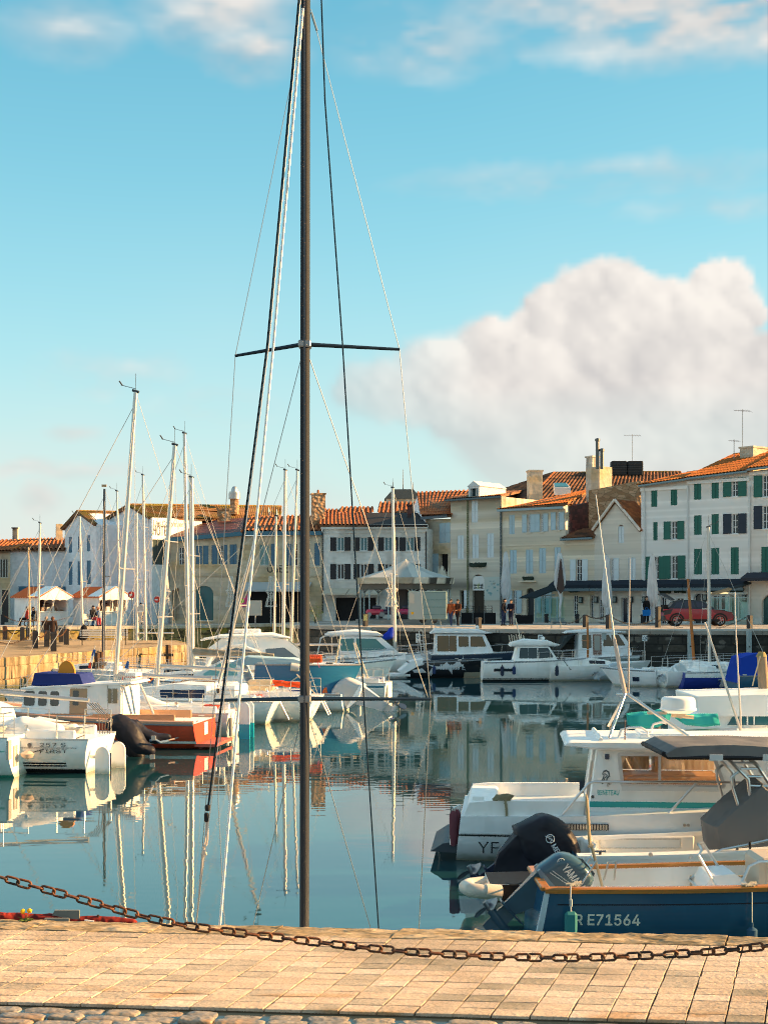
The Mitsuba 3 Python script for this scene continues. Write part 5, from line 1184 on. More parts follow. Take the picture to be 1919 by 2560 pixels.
part(b, 'platform_bracket', [tube([(X(1128)-xs, -.9, Z(2140)), (X(1132)-xs, -.85, Z(2165)), (X(1150)-xs, -.8, Z(2170))], .015, 6), tube([(X(1130)-xs, -.5, Z(2128)), (X(1155)-xs, -.6, Z(2122)), (X(1160)-xs, -.7, Z(2030))], .018, 6)], ('metal', (.3, .32, .3)), 40, Mb)
fk = part(b, 'folded_ladder', [tube([(X(1160+i*6)-xs, -1.0+.12*i, Z(2120)), (X(1166+i*5)-xs, -.98+.12*i, Z(2028))], .02, 7) for i in range(4)]+[tube([(X(1165)-xs, -1, Z(2028+20*i)), (X(1180)-xs, -.6, Z(2028+20*i))], .012, 6) for i in range(4)], ('metal', (.6, .6, .6)), 40, Mb)
for i, u in enumerate((1166, 1176)):
    part(fk, 'rolled_fender', jit(tube([(X(u)-xs, -1.03+.1*i, Z(2122)), (X(u)-xs, -1.03+.1*i, Z(2090)), (X(u)-xs, -1.03+.1*i, Z(2042)), (X(u)-xs, -1.03+.1*i, Z(2032))], [.03, .055, .055, .02], 10), .008, 3, 20), ('cloth', (.17, .055, .07)), 50, Mb, 'maroon rolled fender')
t_ = text('YF', .17, False); part(b, 'lettering', tm(np.stack([t_.vertices[:, 0]*1.15+X(1228)-xs, -1.262-t_.vertices[:, 2], t_.vertices[:, 1]+Z(2132)], 1), t_.faces), ('paint', (.03, .035, .04)), False, Mb)
part(b, 'vent_panel', [box(X(1441)-xs, X(1552)-xs, -1.30, -1.275, Z(2070), Z(2055))], ('gloss', (.02, .02, .022)), False, Mb)
for i in range(15):
    part(b, 'vent_louvre', cham(X(1446+i*7)-xs, X(1450+i*7)-xs, -1.312, -1.298, Z(2069), Z(2056), .003), ('metal', (.55, .52, .48)), False, Mb)
part(b, 'filler_cap', [tube([(X(1737+9*i)-xs, -1.30, Z(2055)), (X(1737+9*i)-xs, -1.27, Z(2055))], .022, 8) for i in (0, 1)], ('metal', (.35, .36, .36)), 40, Mb)
for u in (1535, 1565): part(b, 'cleat', cham(X(u)-xs-.07, X(u)-xs+.07, -1.2, -1.14, Z(2045), Z(2040), .01), ('rubber', (.02, .03, .035)), False, Mb)
# pilot house: four walls with real openings
yc = -.84; W2 = 1.68
sideo = [(1496, 2044), (1518, 1872), (1990, 1872), (1990, 2044)]
hole = Polygon([(x-xs, z) for x, z in pxpoly(D+.4, [(1574, 1884), (1800, 1884), (1826, 1958), (1582, 1958)])]).buffer(-.01).buffer(.02)
pl = Polygon([(x-xs, z) for x, z in pxpoly(D+.4, sideo)])
part(b, 'house_side', [ext(pl.difference(hole), .05, 'xz', yc), ext(pl.difference(hole), .05, 'xz', yc+W2-.05)], 'gel_white', False, Mb)
X4, Z4 = setx(D+.4)
part(b, 'house_end', [hull([(X4(u)-xs+dx, y, Z4(v)) for u, v in ((1499, 2040), (1521, 1874)) for dx in (0, .05) for y in (yc+.06, yc+.55)]), hull([(X4(u)-xs+dx, y, Z4(v)) for u, v in ((1499, 2040), (1521, 1874)) for dx in (0, .05) for y in (yc+1.15, yc+W2-.06)])], 'gel_white', False, Mb)
wk = part(b, 'side_window', [ext(hole.buffer(.03).difference(hole.buffer(-.025)), .02, 'xz', yc-.015), box(X4(1671)-xs-.02, X4(1671)-xs+.02, yc-.012, yc+.02, Z4(1957), Z4(1885))], ('alu', (.62, .62, .62)), False, Mb, 'large sliding side window')
part(wk, 'pane', ext(hole, .006, 'xz', yc+.02), 'pane_mat', False, Mb)
part(wk, 'pane', ext(hole, .006, 'xz', yc+W2-.03), 'pane_mat', False, Mb)
part(b, 'window_rail', box(X4(1578)-xs, X4(1819)-xs, yc-.03, yc-.002, Z4(1972), Z4(1961)), ('gel', (.6, .61, .6)), False, Mb)
part(b, 'cabin_sole', box(X4(1520)-xs, X4(1990)-xs, yc+.06, yc+W2-.06, .55, .6), ('wood', (.25, .13, .05)), False, Mb)
part(b, 'bulkhead', [box(X4(1675)-xs, X4(1683)-xs, yc+.9, yc+1.5, Z4(1985), Z4(1884)), box(X4(1555)-xs, X4(1562)-xs, yc+.3, yc+1.6, Z4(1990), Z4(1880))], ('wood', (.42, .24, .11)), False, Mb)
for u0, u1 in ((1562, 1668), (1690, 1835)):
    X_a, X_b = X4(u0)-xs, X4(u1)-xs
    rows = [np.array([(X_a+(X_b-X_a)*i/42, yc+W2-.30+.010*math.sin(i*1.3), z) for z in (Z4(1946), Z4(1878))]) for i in range(43)]
    part(b, 'curtain', skin(rows, False, False), ('cloth', (.74, .63, .47)), True, Mb, 'tan curtain on the far window')
part(b, 'settee', cham(X4(1560)-xs, X4(1835)-xs, yc+.5, yc+W2-.35, .6, Z4(1946), .05), ('cloth', (.26, .15, .085)), 30, Mb)
part(b, 'teal_stripe', box(X4(1500)-xs, X4(1990)-xs, yc-.006, yc-.0005, Z4(2014), Z4(2000)), ('gel', (.02, .36, .33)), False, Mb)
t_ = text('BENETEAU', .075, True); part(b, 'lettering', tm(np.stack([t_.vertices[:, 0]*.62+X4(1518)-xs, yc-.001-t_.vertices[:, 2]*.5, t_.vertices[:, 1]+Z4(1984)], 1), t_.faces), ('paint', (.02, .33, .31)), False, Mb)
def px_line(pts, r): return tube([(X4(u)-xs, yc-.004, Z4(v)) for u, v in pts], r, 5)
part(b, 'seahorse_emblem', [px_line([(1534, 1926), (1540, 1923), (1546, 1927), (1548, 1936), (1542, 1942), (1541, 1948), (1546, 1953), (1548, 1958)], .014), px_line([(1534, 1926), (1531, 1932), (1535, 1934), (1533, 1942), (1529, 1950), (1531, 1957)], .010), px_line([(1536, 1930), (1543, 1936), (1537, 1941), (1534, 1948), (1532, 1956)], .009)], ('paint', (.10, .12, .13)), 40, Mb)
part(b, 'seahorse_tail', [px_line([(1548, 1958), (1552, 1956), (1551, 1950), (1546, 1950), (1543, 1956), (1545, 1963), (1541, 1960)], .008)], ('paint', (.45, .38, .33)), 40, Mb)
part(b, 'deck_light', cham(X4(1537)-xs, X4(1548)-xs, yc-.03, yc, Z4(1895), Z4(1882), .008), ('gloss', (.02, .04, .08)), False, Mb)
part(b, 'shore_socket', cham(X4(1503)-xs, X4(1511)-xs, yc-.02, yc, Z4(1992), Z4(1985), .006), ('gloss', (.03, .04, .045)), False, Mb)
ro = pxpoly(D+.3, [(1440, 1863), (1446, 1854), (1460, 1851), (1600, 1850), (1720, 1851), (1990, 1848), (1990, 1873), (1520, 1873)])
R_ = []
for y, s_ in ((-1.0, .55), (-.97, .9), (-.8, 1), (0, 1.06), (.8, 1), (.97, .9), (1.0, .55)):
    cz = np.mean([p[1] for p in ro]); R_.append(np.array([(x-xs, y, cz+(z-cz)*s_) for x, z in ro]))
rk = part(b, 'house_roof', skin(R_), 'gel_white', 40, Mb)
part(rk, 'roof_rib', tube([(X(1537)-xs, y, Z(1851)+.02*(1-abs(y))-.015) for y in np.linspace(-.9, .9, 9)], .035, 7), 'gel_white', 40, Mb)
part(rk, 'hatch', [cham(X(1640)-xs, X(1770)-xs, -.5, .4, Z(1856), Z(1843), .02), cham(X(1658)-xs, X(1676)-xs, -.3, 0, Z(1846), Z(1838), .015)], 'gel_white', 30, Mb)
part(rk, 'grab_rail', [tube([(X(1585)-xs, y, Z(1851)), (X(1592)-xs, y, Z(1831)), (X(1612)-xs, y, Z(1826)), (X(1642)-xs, y, Z(1825)), (X(1658)-xs, y, Z(1835)), (X(1660)-xs, y, Z(1849))], .02, 7) for y in (-.6,)]+[tube([(X(1682)-xs, .4, Z(1851)), (X(1690)-xs, .4, Z(1831)), (X(1712)-xs, .4, Z(1825)), (X(1724)-xs, .4, Z(1828))], .02, 7)], ('gel', (.7, .7, .68)), 40, Mb)
hr = [(1432, 2042), (1475, 1990), (1505, 1956), (1518, 1952), (1600, 1952), (1720, 1950), (1900, 1950)]
part(b, 'hand_rail', [tube([(x-xs, -1.2, z) for x, z in pxpoly(D, hr)], .02, 8), tube([(x-xs, -1.2, z) for x, z in pxpoly(D, [(1768, 1952), (1686, 2044)])], .018, 8), tube([(x-xs, -1.18, z) for x, z in pxpoly(D, [(1494, 2040), (1512, 1900)])], .025, 8)], ('metal', (.62, .63, .64)), 40, Mb)
# tripod, radar dome and whips on the roof
ap = np.array([X(1606)-xs, -.3, Z(1742)])
tk = part(b, 'tripod', [tube([(X(1560)-xs, -.75, Z(1850)), ap+[0, -.02, 0]], .022, 8), tube([(X(1572)-xs, .4, Z(1836)), ap], .022, 8), tube([ap+[.03, 0, 0], (X(1762)-xs, -.5, Z(1848))], .026, 8), tube([(X(1583)-xs, -.3, Z(1743)), (X(1618)-xs, -.3, Z(1743))], .018, 7)], ('metal', (.66, .64, .60)), 40, Mb)
part(tk, 'mast_pole', tube([ap, (X(1589)-xs, -.3, Z(1660)), (X(1578)-xs, -.3, Z(1600))], [.038, .034, .026], 9), ('gel', (.62, .48, .40)), 40, Mb)
part(tk, 'whip_aerial', [tube([(X(1578)-xs, -.3, Z(1600)), (X(1531)-xs, -.3, Z(1227))], [.016, .007], 6)], ('gel', (.75, .74, .70)), 40, Mb)
part(tk, 'whip_aerial', [tube([(X(1614)-xs, -.3, Z(1744)), (X(1616)-xs, -.3, Z(1560)), (X(1618)-xs, -.3, Z(1392))], [.014, .012, .007], 6)], ('gel', (.45, .40, .36)), 40, Mb)
rd = np.array([X(1742)-xs, -.25, Z(1795)])
part(tk, 'radar_bracket', [box(X(1664)-xs, X(1712)-xs, -.35, -.15, Z(1795), Z(1790)), hull([rd+[x, y, z] for x, z in ((-.12, .02), (.12, .02), (.03, -.07)) for y in (-.1, .1)]), tube([rd+[-.1, 0, -.02], rd+[.24, 0, -.05]], .03, 7)], ('gel', (.58, .47, .33)), 30, Mb)
dk = part(tk, 'radar_dome', lathe([(.001, 0), (.20, .02), (.285, .07), (.285, .09), (.27, .10), (.262, .22), (.25, .25), (.22, .268), (.001, .28)], 28).apply_translation(rd), 'gel_white', 40, Mb)
part(rk, 'nav_aerial', tube([(X(1600)-xs, -.7, Z(1868)), (X(1600)-xs, -.7, Z(1805))], [.012, .006], 6), ('rubber', (.1, .05, .04)), 40, Mb)
# ---------------------------------------------------------------- sailing boats and motor boats further out
ALU, STEEL, WIRE = ('alu', (.62, .60, .57)), ('metal', (.66, .65, .62)), ('paint', (.46, .44, .41))
def place(u, v, th, lead=0.0):
    """The local frame of a boat whose stern meets the water at the pixel (u, v); th turns the bow from the right."""
    p = G(u, v, 0.0); return rotz(th, (p[0], p[1], 0))
def wpt(M, p): return (M @ np.r_[np.asarray(p, float), 1])[:3]
def mast(b, M, x, z0, px, r=.06, m=ALU, spreads=(.55,), span=.55, boom=None, cover=None, fore=None, back=None, D=None, stays=True, gear=True, lower=True, y=0.0, rake=None):
    """Mast with spreaders, shrouds, stays, masthead gear and boom. px: the (u, v) of the masthead."""
    f = wpt(M, (x, y, z0)); D = D or f[1]
    t = P(px[0], px[1], D); t = np.array([t[0], f[1]+(t[0]-f[0])*0, t[2]])
    k = part(b, 'mast', tube([f, f*.5+t*.5, t], [r, r*.95, r*.8], 9), m, 50)
    ax, ay = M[:3, 0], M[:3, 1]
    W = lambda s, dx=0, dy=0: f+(t-f)*s+ax*dx+ay*dy
    hw = span; cp = [wpt(M, (x-.25, sg*hw*1.15, z0-.35)) for sg in (1, -1)]
    sh = []
    for s in spreads:
        part(k, 'spreader', [tube([W(s), W(s, -.12, sg*hw)], .022, 6) for sg in (1, -1)], m, 40)
    if stays:
        for j, sg in enumerate((1, -1)):
            part(k, 'shroud', tube([W(.97)]+[W(s, -.12, sg*hw) for s in spreads[::-1]]+[cp[j]], .006, 4), WIRE, 40)
            if lower: part(k, 'shroud', tube([W(spreads[0]-.02), cp[j]+ax*.25], .005, 4), WIRE, 40)
        if fore is not None:
            e = wpt(M, fore); part(k, 'forestay', tube([W(.96), W(.96)*.03+e*.97, e], [.010, .013, .008], 5), ('cloth', (.52, .49, .45)), 40)
        if back is not None: part(k, 'backstay', tube([W(1.0), wpt(M, back)], .0065, 4), WIRE, 40)
    if gear:
        part(k, 'wind_vane', [tube([t, t+[0, 0, .55]], .008, 5), tube([t+[0, 0, .1], t+ax*.45+[0, 0, .22]], .010, 5), tube([t+ax*.40+[0, 0, .2], t+ax*.5+[0, 0, .34]], .022, 4), tube([t-ax*.1, t+ax*.1+[0, 0, .06]], .04, 6)], ('matte', (.05, .07, .09)), 40)
    if boom:
        L, zb, dz = boom
        a = W((zb-f[2])/(t[2]-f[2])); e = a-ax*L+[0, 0, dz]
        bk = part(k, 'boom', tube([a, e], .055, 9), m, 50)
        if cover:
            n = 9; rows = []
            for i in range(n+1):
                q = a+(e-a)*i/n; hgt = .30*(1-i/n*.55); w = .11
                rows.append(np.array([q+ay*w*math.cos(a_)+[0, 0, .02+hgt*(.5+.55*math.sin(a_))] for a_ in np.linspace(0, 6.283, 11)[:-1]]))
            part(bk, 'sail_cover', jit(skin(rows), .03, 4, 2.2), cover, 50)
    return k
def stanchions(b, M, hl, t0, t1, n=6, h=.52, lines=2):
    ms = []
    for sg in (1, -1):
        pts = [hl.pt(t0+(t1-t0)*i/(n-1), 1, sg, -.06) for i in range(n)]
        for p in pts: ms.append(tube([p, p+[0, 0, h]], .012, 5))
        for l in range(lines): ms.append(tube([p+[0, 0, h*(l+1)/lines] for p in pts], .006, 4))
    part(b, 'guard_rail', ms, STEEL, 40, M)
def pushpit(b, M, hl, L=.7, h=.55, t=0.0):
    w = hl.beam(0)-.05; z = hl.zst; x0 = .06
    part(b, 'pushpit', [tube([(x0+L, sg*w, z+h), (x0+.05, sg*w, z+h), (x0, sg*w*.55, z+h)], .014, 6) for sg in (1, -1)]+[tube([(x0+L*.6, sg*w, z+h*.5), (x0+.05, sg*w, z+h*.5), (x0, sg*w*.55, z+h*.5)], .010, 6) for sg in (1, -1)]+
         [tube([(x, sg*w, z), (x, sg*w, z+h)], .013, 6) for sg in (1, -1) for x in (x0+.05, x0+L)], STEEL, 40, M)
def coachroof(b, M, x0, x1, z0, h, w0, w1, winpoly=None, win=('glass', (.012, .015, .025)), m='gel_white', slope=.5):
    prof = [(x0, z0), (x0+.05, z0+h*.92), (x0+.35*(x1-x0), z0+h), (x1-slope, z0+h*.62), (x1, z0)]
    part(b, 'coachroof', cabin(prof, w0, w1), m, 30, M)
    if winpoly: part(b, 'cabin_window', side_panel(Polygon(winpoly).buffer(-.02).buffer(.04), w0, w1, z0, z0+h, .015, .012), win, False, M)
def sailboat(name, label, group, u, v, th, L, B, zst, zbow, mkw=None, hull_m='gel_white', zk=-.3, tr=.82, trake=0.0, stripe=None, boot=None, coach=True, rail=True, push=True, cz=None):
    M = place(u, v, th); hl = Hull(L, B, zst, zbow, zk, tr, 2.2, 2.4, .7, trake, 20, 10)
    b = thing(name, label, 'sailboat', group)
    part(b, 'hull', hl.shell(), hull_m, 45, M); part(b, 'deck', hl.deck(-.01, .0), 'gel_white', False, M)
    part(b, 'toe_rail', hl.strake(.022, -.01, .01), ALU, 40, M)
    if stripe: part(b, 'stripe', hl.band(stripe[0], stripe[1], .01, .97, .008), ('gloss', stripe[2]), 40, M)
    if boot: part(b, 'boot_top', hl.band(-.2, boot[0], 0, .99, .007), ('gloss', boot[1]), 40, M)
    zc = hl.sheer(.4)
    if coach: coachroof(b, M, .34*L, .74*L, zc-.02, cz or .38, B*.62, B*.5, [(.40*L, zc+.10), (.60*L, zc+.09), (.62*L, zc+.17), (.40*L, zc+.22)])
    part(b, 'cockpit_coaming', [cham(.05*L, .34*L, sg*B*.30-.06, sg*B*.30+.06, zst-.02, zst+.2, .03) for sg in (1, -1)], 'gel_white', 30, M)
    if rail: stanchions(b, M, hl, .22, .93)
    if coach:
        part(b, 'deck_hatch', cham(.56*L, .63*L, -.25, .25, zc+.30, zc+.40, .03), ('glass', (.05, .06, .07)), 30, M); part(b, 'sliding_hatch', cham(.35*L, .45*L, -.3, .3, zc+.34, zc+.41, .03), 'gel_white', 30, M)
        part(b, 'roof_handrail', [tube([(.42*L, sg*B*.22, zc+.40), (.43*L, sg*B*.22, zc+.46), (.6*L, sg*B*.22, zc+.43), (.61*L, sg*B*.22, zc+.36)], .016, 5) for sg in (1, -1)], ('wood', (.30, .16, .07)), 40, M)
    for sg in (1, -1):
        part(b, 'winch', lathe([(.001, 0), (.07, 0), (.05, .05), (.06, .12), (.001, .13)], 10).apply_translation((.2*L, sg*B*.30, zst+.19)), STEEL, 40, M)
    rq = random.Random(int(u*7+v))
    for t_ in ((.18, .42) if name not in ('racing_sailboat', 'white_sailboat') else ()):
        fender(b, wpt(M, (t_*L, hl.beam(t_)+.11, hl.sheer(t_)-.62)), .45, .085, rq.choice([(.70, .70, .68), (.02, .05, .16), (.62, .62, .60)]), .2)
    c_ = np.array([.1*L, -.2, zst+.06]); part(b, 'rope_coil', [tube([c_+[(.16+.02*i)*math.cos(a), (.16+.02*i)*math.sin(a), .025*i] for a in np.linspace(0, 6.283, 12)], .014, 5) for i in range(5)], ('cloth', rq.choice([(.5, .46, .4), (.04, .07, .2), (.4, .06, .04)])), 40, M)
    if push: pushpit(b, M, hl)
    if mkw:
        mk = dict(fore=(L*.99, 0, zbow+.05), back=(.03, 0, zst+.05)); mk.update(mkw)
        mast(b, M, z0=zc+(.36 if coach else .0), **mk)
    return b, M, hl
def rudder(b, M, x, y, z0, z1, w, m, low=None, zl=None):
    t = .03
    po = Polygon([(x-w, z0), (x, z0)]+[(x-w/2+w/2*math.cos(a), z1-w*.62+w*.62*math.sin(a)) for a in np.linspace(0, math.pi, 13)])
    k = part(b, 'rudder', ext(po.buffer(-.03).buffer(.03), t*2, 'xz', y-t), m, 30, M)
    if low: part(k, 'lower_blade', ext(po.intersection(sbox(x-9, z0-1, x+9, zl)).buffer(.004), t*2+.012, 'xz', y-t-.006), low, 30, M)
    part(k, 'stock', [box(x-.02, x+.12, y-.02, y+.02, z, z+.05) for z in (zl or z0+.3, z1-.25)], STEEL, False, M)
    return k
def motorboat(name, label, cat, u, v, th, L, B, zst, zbow, cab=None, wins=(), roof=None, hull_m='gel_cool', group=None, ob=None, obc=(.6, .62, .64), stripe=None, boot=None, railp=True, w0=None, w1=None, glass=(.02, .04, .05), screen=None, cabm='gel_cool'):
    """A motor boat; cab, roof and windows are side profiles (x from the stern, z above the water) in metres."""
    M = place(u, v, th); hl = Hull(L, B, zst, zbow, -.3, .9, 2.3, 2.8, .6, -.08, 18, 9, .48)
    b = thing(name, label, cat, group)
    part(b, 'hull', hl.shell(), hull_m, 45, M); part(b, 'deck', hl.deck(.0, .0), cabm, False, M)
    part(b, 'rubbing_strake', hl.strake(.03, .0, -.02), ('rubber', (.22, .24, .26)), 40, M)
    if stripe: part(b, 'stripe', hl.band(stripe[0], stripe[1], .0, .98, .008), ('gloss', stripe[2]), 40, M)
    if boot: part(b, 'boot_top', hl.band(-.2, boot[0], 0, .99, .007), ('gloss', boot[1]), 40, M)
    w0 = w0 or B*.72; w1 = w1 or B*.6
    if cab:
        zs = [p[1] for p in cab]; part(b, 'cabin', cabin(cab, w0, w1), cabm, 30, M)
        for wp in wins:
            part(b, 'cabin_window', side_panel(Polygon(wp).buffer(-.02).buffer(.04), w0, w1, min(zs), max(zs), .02, .014), ('glass', glass), False, M)
    if screen:
        for xa, za, xb, zb in screen: part(b, 'windscreen', cross_panel(xa, za, xb, zb, (w0+w1)/2*.88, -.03), ('glass', glass), False, M)
    if roof:
        R_ = []; cz = np.mean([p[1] for p in roof])
        for y, s_ in ((-.56, .5), (-.53, .9), (-.3, 1.05), (0, 1.15), (.3, 1.05), (.53, .9), (.56, .5)):
            R_.append(np.array([(x, y*w1*1.08/.56*.56, cz+(z-cz)*s_) for x, z in roof]))
        part(b, 'cabin_roof', skin(R_), cabm, 40, M)
    if railp:
        n = 5; pts = [hl.pt(.55+.44*i/(n-1), 1, 1, -.05) for i in range(n)]
        ms = []
        for sg in (1, -1):
            pp = [np.array([p[0], sg*p[1], p[2]]) for p in pts]; ms += [tube([p+[0, 0, 0], p+[0.03, 0, .42]], .012, 5) for p in pp]+[tube([p+[.03, 0, .42] for p in pp], .014, 5)]
        part(b, 'bow_rail', ms, STEEL, 40, M)
    rq = random.Random(int(u*3+v)); zt = hl.sheer(.8)
    part(b, 'deck_hatch', cham(.78*L, .86*L, -.22, .22, zt-.05, zt+.05, .02), ('glass', (.06, .07, .08)), 30, M)
    for sg in (1, -1):
        for t_ in (.05, .6): p_ = hl.pt(t_, 1, sg, -.08); part(b, 'cleat', cham(p_[0]-.09, p_[0]+.09, p_[1]-.02, p_[1]+.02, p_[2]+.02, p_[2]+.07, .01), STEEL, 30, M)
    if L > 4:
        p_ = hl.pt(.3, 1, -1, .12); fender(b, wpt(M, p_-[0, 0, .62]), .42, .085, rq.choice([(.02, .04, .12), (.6, .6, .58)]), .2)
    if ob is not None:
        tilt, sc = ob[:2]; yy = ob[2] if len(ob) > 2 else 0
        Mo = M @ frame((-.42*sc, yy, zst+.12), (1, 0, 0), (0, 1, 0), (0, 0, 1)); outboard(b, Mo, math.radians(tilt), sc, obc, low=False)
    return b, M, hl

# --- the boat right under the quay: only its tall dark mast and rigging rise into view
D = 12.2; X, Z = setx(D)
b = thing('keelboat', 'sailboat below the quay edge whose tall dark mast rises through mid picture', 'sailboat')
hk = Hull(6.6, 2.2, .62, .75, -.35, .8, 2.2, 2.4, .5, 0, 18, 8); Mk = rotz(.12, (X(761)-2.6, D-.35, 0))
part(b, 'hull', hk.shell(), 'gel_white', 40, Mk); part(b, 'deck', hk.deck(-.01, 0), 'gel_white', False, Mk)
coachroof(b, Mk, 2.2, 4.6, .6, .25, 1.3, 1.0)
base, topm = np.array([X(760.5), D, .8]), np.array([X(764), D, 10.6])
mast_m = ('gloss', (.035, .038, .045))
rows = []
for s in np.linspace(0, 1, 12):
    c = base+(topm-base)*s; rows.append(np.array([c+[.041*math.cos(a), .058*math.sin(a), 0] for a in np.linspace(0, 6.283, 15)[:-1]]))
mk_ = part(b, 'mast', skin(rows), ('matte', (.020, .025, .034)), True, None, 'tall dark anodised mast')
part(mk_, 'sail_track', box(-.008, .008, -.070, -.056, .9, 10.4).apply_translation((X(762), D, 0)), ('alu', (.10, .10, .11)), False)
dk = ('alu', (.035, .06, .085))
for (v0, uL, vL, uR, vR) in ((861, 588, 889, 998, 873), (1747, 535, 1751, 1076, 1748)):
    c = P(762, v0, D)
    for u, v, dx in ((uL, vL, -.035), (uR, vR, .035)):
        e = P(u, v, D+.22); part(mk_, 'spreader', tube([c+[dx, 0, 0], e], [.019, .013], 8), dk, 40)
    part(mk_, 'spreader_root', [cham(c[0]-.055, c[0]+.055, D-.07, D+.07, c[2]-.03, c[2]+.03, .01)], ('alu', (.3, .3, .3)), 30)
wire = lambda pts, r=.0032, m=('metal', (.32, .33, .34)), nm='shroud': part(mk_, nm, tube(pts, r, 6), m, 40)
wire([P(757, 60, D), P(588, 889, D+.22), P(535, 1751, D+.22), P(489, 2330, D+.15)])
wire([P(777, 22, D), P(998, 873, D+.22), P(1076, 1748, D+.22), P(1046, 2340, D+.15)], .0038, ('metal', (.6, .56, .5)))
wire([P(752, 898, D), P(535, 1751, D+.22)]); wire([P(774, 898, D), P(1070, 1746, D+.22)], .0038, ('metal', (.62, .57, .5)))
wire([P(750, 1805, D), P(628, 2335, D+.1)]); wire([P(776, 1805, D), P(930, 2335, D+.1)])
wire([P(799, -120, D-.4), P(812, 250, D-.35), P(856, 860, D-.2), P(914, 1830, D), P(947, 2335, D+.1)], .0065, ('cloth', (.012, .03, .05)), 'halyard')
wire([P(778, 30, D), P(792, 75, D)], .010, ('metal', (.6, .5, .4)), 'shroud_tang')
wire([P(752, -60, D-.1), P(668, 860, D-.5), P(555, 1745, D-1.0), P(520, 2020, D-1.15)], .0085, ('cloth', (.015, .025, .035)), 'dark_backstay')
wire([P(756, -60, D-.1), P(672, 860, D-.52), P(560, 1745, D-1.02), P(490, 2310, D-1.3)], .0042, ('metal', (.6, .52, .46)), 'backstay')
wire([P(757, 20, D-.1), P(683, 865, D-.5), P(598, 1745, D-1.0), P(548, 2330, D-1.3)], .0105, ('gel', (.80, .76, .72)), 'furled_stay')
wire([P(553, 1800, D-1), P(545, 2000, D-1), P(562, 2330, D-1.2)], .0034, ('metal', (.5, .5, .5)), 'halyard')
bp = P(519, 2020, D-1.15); bq = P(516, 2043, D-1.15)
blk = part(mk_, 'tackle_block', [lathe([(.001, -.028), (.02, -.02), (.024, 0), (.02, .02), (.001, .028)], 10).apply_translation(bp), cham(bq[0]-.018, bq[0]+.018, bq[1]-.014, bq[1]+.014, bq[2]-.04, bq[2]+.035, .01)], ('rubber', (.015, .015, .018)), 40, None, 'black rigging blocks')
part(blk, 'tackle_rope', [tube([bq+[0, 0, -.02], P(514, 2090, D-1.15), P(508, 2135, D-1.18), P(511, 2140, D-1.18)], .006, 6), tube([bq+[.01, 0, 0], P(519, 2100, D-1.15), P(516, 2115, D-1.15), P(510, 2110, D-1.15)], .006, 6), tube([P(508, 2135, D-1.18), P(489, 2330, D-1.3)], .0065, 6)], ('cloth', (.62, .50, .42)), 40)
part(blk, 'knot', [jit(trimesh.creation.icosphere(2, .014).apply_translation(P(u, v, D-1.18)), .004, 2, 80) for u, v in ((510, 2116), (509, 2128), (513, 2135), (508, 2140))], ('cloth', (.62, .50, .42)), True)
# --- boom with a red sail cover just below the quay edge at the left
D = 9.6; X, Z = setx(D)
b = thing('red_cover_boat', 'sailboat just below the quay edge at the left, showing only its red sail cover', 'sailboat')
hr_ = Hull(5.0, 1.9, .75, .9, -.3, .8, 2.2, 2.4, .5, 0, 14, 7); Mr = rotz(math.pi, (X(345)+.15, D, 0))
part(b, 'hull', hr_.shell(), 'gel_white', 40, Mr); part(b, 'deck', hr_.deck(-.01, 0), 'gel_white', False, Mr)
za = Z(2302)
cov = [np.array([X(u), D, Z(v)]) for u, v in ((-180, 2290), (0, 2293), (60, 2296), (120, 2297), (200, 2303), (270, 2304), (335, 2309), (345, 2311))]
rd_ = [.03, .035, .032, .034, .03, .034, .030, .016]
pt, rr2 = [], []
for i in range(len(cov)-1):
    for t in (0, .25, .5, .75): pt.append(cov[i]*(1-t)+cov[i+1]*t); rr2.append(rd_[i]*(1-t)+rd_[i+1]*t)
part(b, 'sail_cover', jit(tube(pt, rr2, 12), .008, 3, 16), 'canvas_red', 60, None, 'wrinkled dark red sail cover')
part(b, 'boom', tube([np.array([X(-180), D, za-.035]), np.array([X(348), D, za-.06])], .03, 8), ALU)
q = np.array([X(160), D-.02, Z(2296)])
part(b, 'hatch_garage', [hull([(X(u), D+y, Z(v)) for u, v in ((138, 2275), (200, 2275), (200, 2312), (120, 2312), (133, 2290)) for y in (-.02, .0)]), hull([(X(u), D+y, Z(v)) for u, v in ((117, 2291), (178, 2291), (178, 2320), (117, 2320)) for y in (-.07, -.05)])], ('paint', (.22, .22, .20)), False, None, 'grey bracket plate')
part(b, 'cover_lashing', tube([np.array([X(215), D-.045, Z(2298)]), np.array([X(238), D-.045, Z(2301)]), np.array([X(236), D-.045, Z(2308)]), np.array([X(213), D-.045, Z(2306)])], .008, 6), ('cloth', (.6, .6, .62)))
part(b, 'button', tube([np.array([X(246), D-.01, Z(2296)]), np.array([X(246), D-.01, Z(2287)])], .009, 7), ('rubber', (.04, .02, .02)))

# --- left row, nearest first. Bows point to the left.
LG = 'sailing boats moored stern to the right along the jetty'
th = math.pi-.13
b, M, hl = sailboat('white_sailboat', 'white sailboat stern cut by the left edge of the picture, with a pale green line', None, 52, 1938, math.pi-.06, 6.5, 2.3, .92, 1.1, None, boot=(.06, (.05, .35, .25)), stripe=(.62, .65, (.25, .5, .42)))
part(b, 'stern_fitting', [box(-.02, .03, .3+.18*i, .38+.18*i, .25, .72) for i in range(2)]+[box(-.03, .02, .75, .95, .45, .88)], ('gel', (.42, .38, .32)), False, M)
b, M, hl = sailboat('racing_sailboat', 'white sailboat lettered 257 S FIRST with twin white rudders', LG, 256, 1926, th, 7.8, 2.45, .80, 1.0,
                    dict(x=3.6, px=(-60, 700), boom=None, spreads=(.5,), span=.7, back=None), boot=(.10, (.012, .012, .014)), trake=.28, zk=-.35)
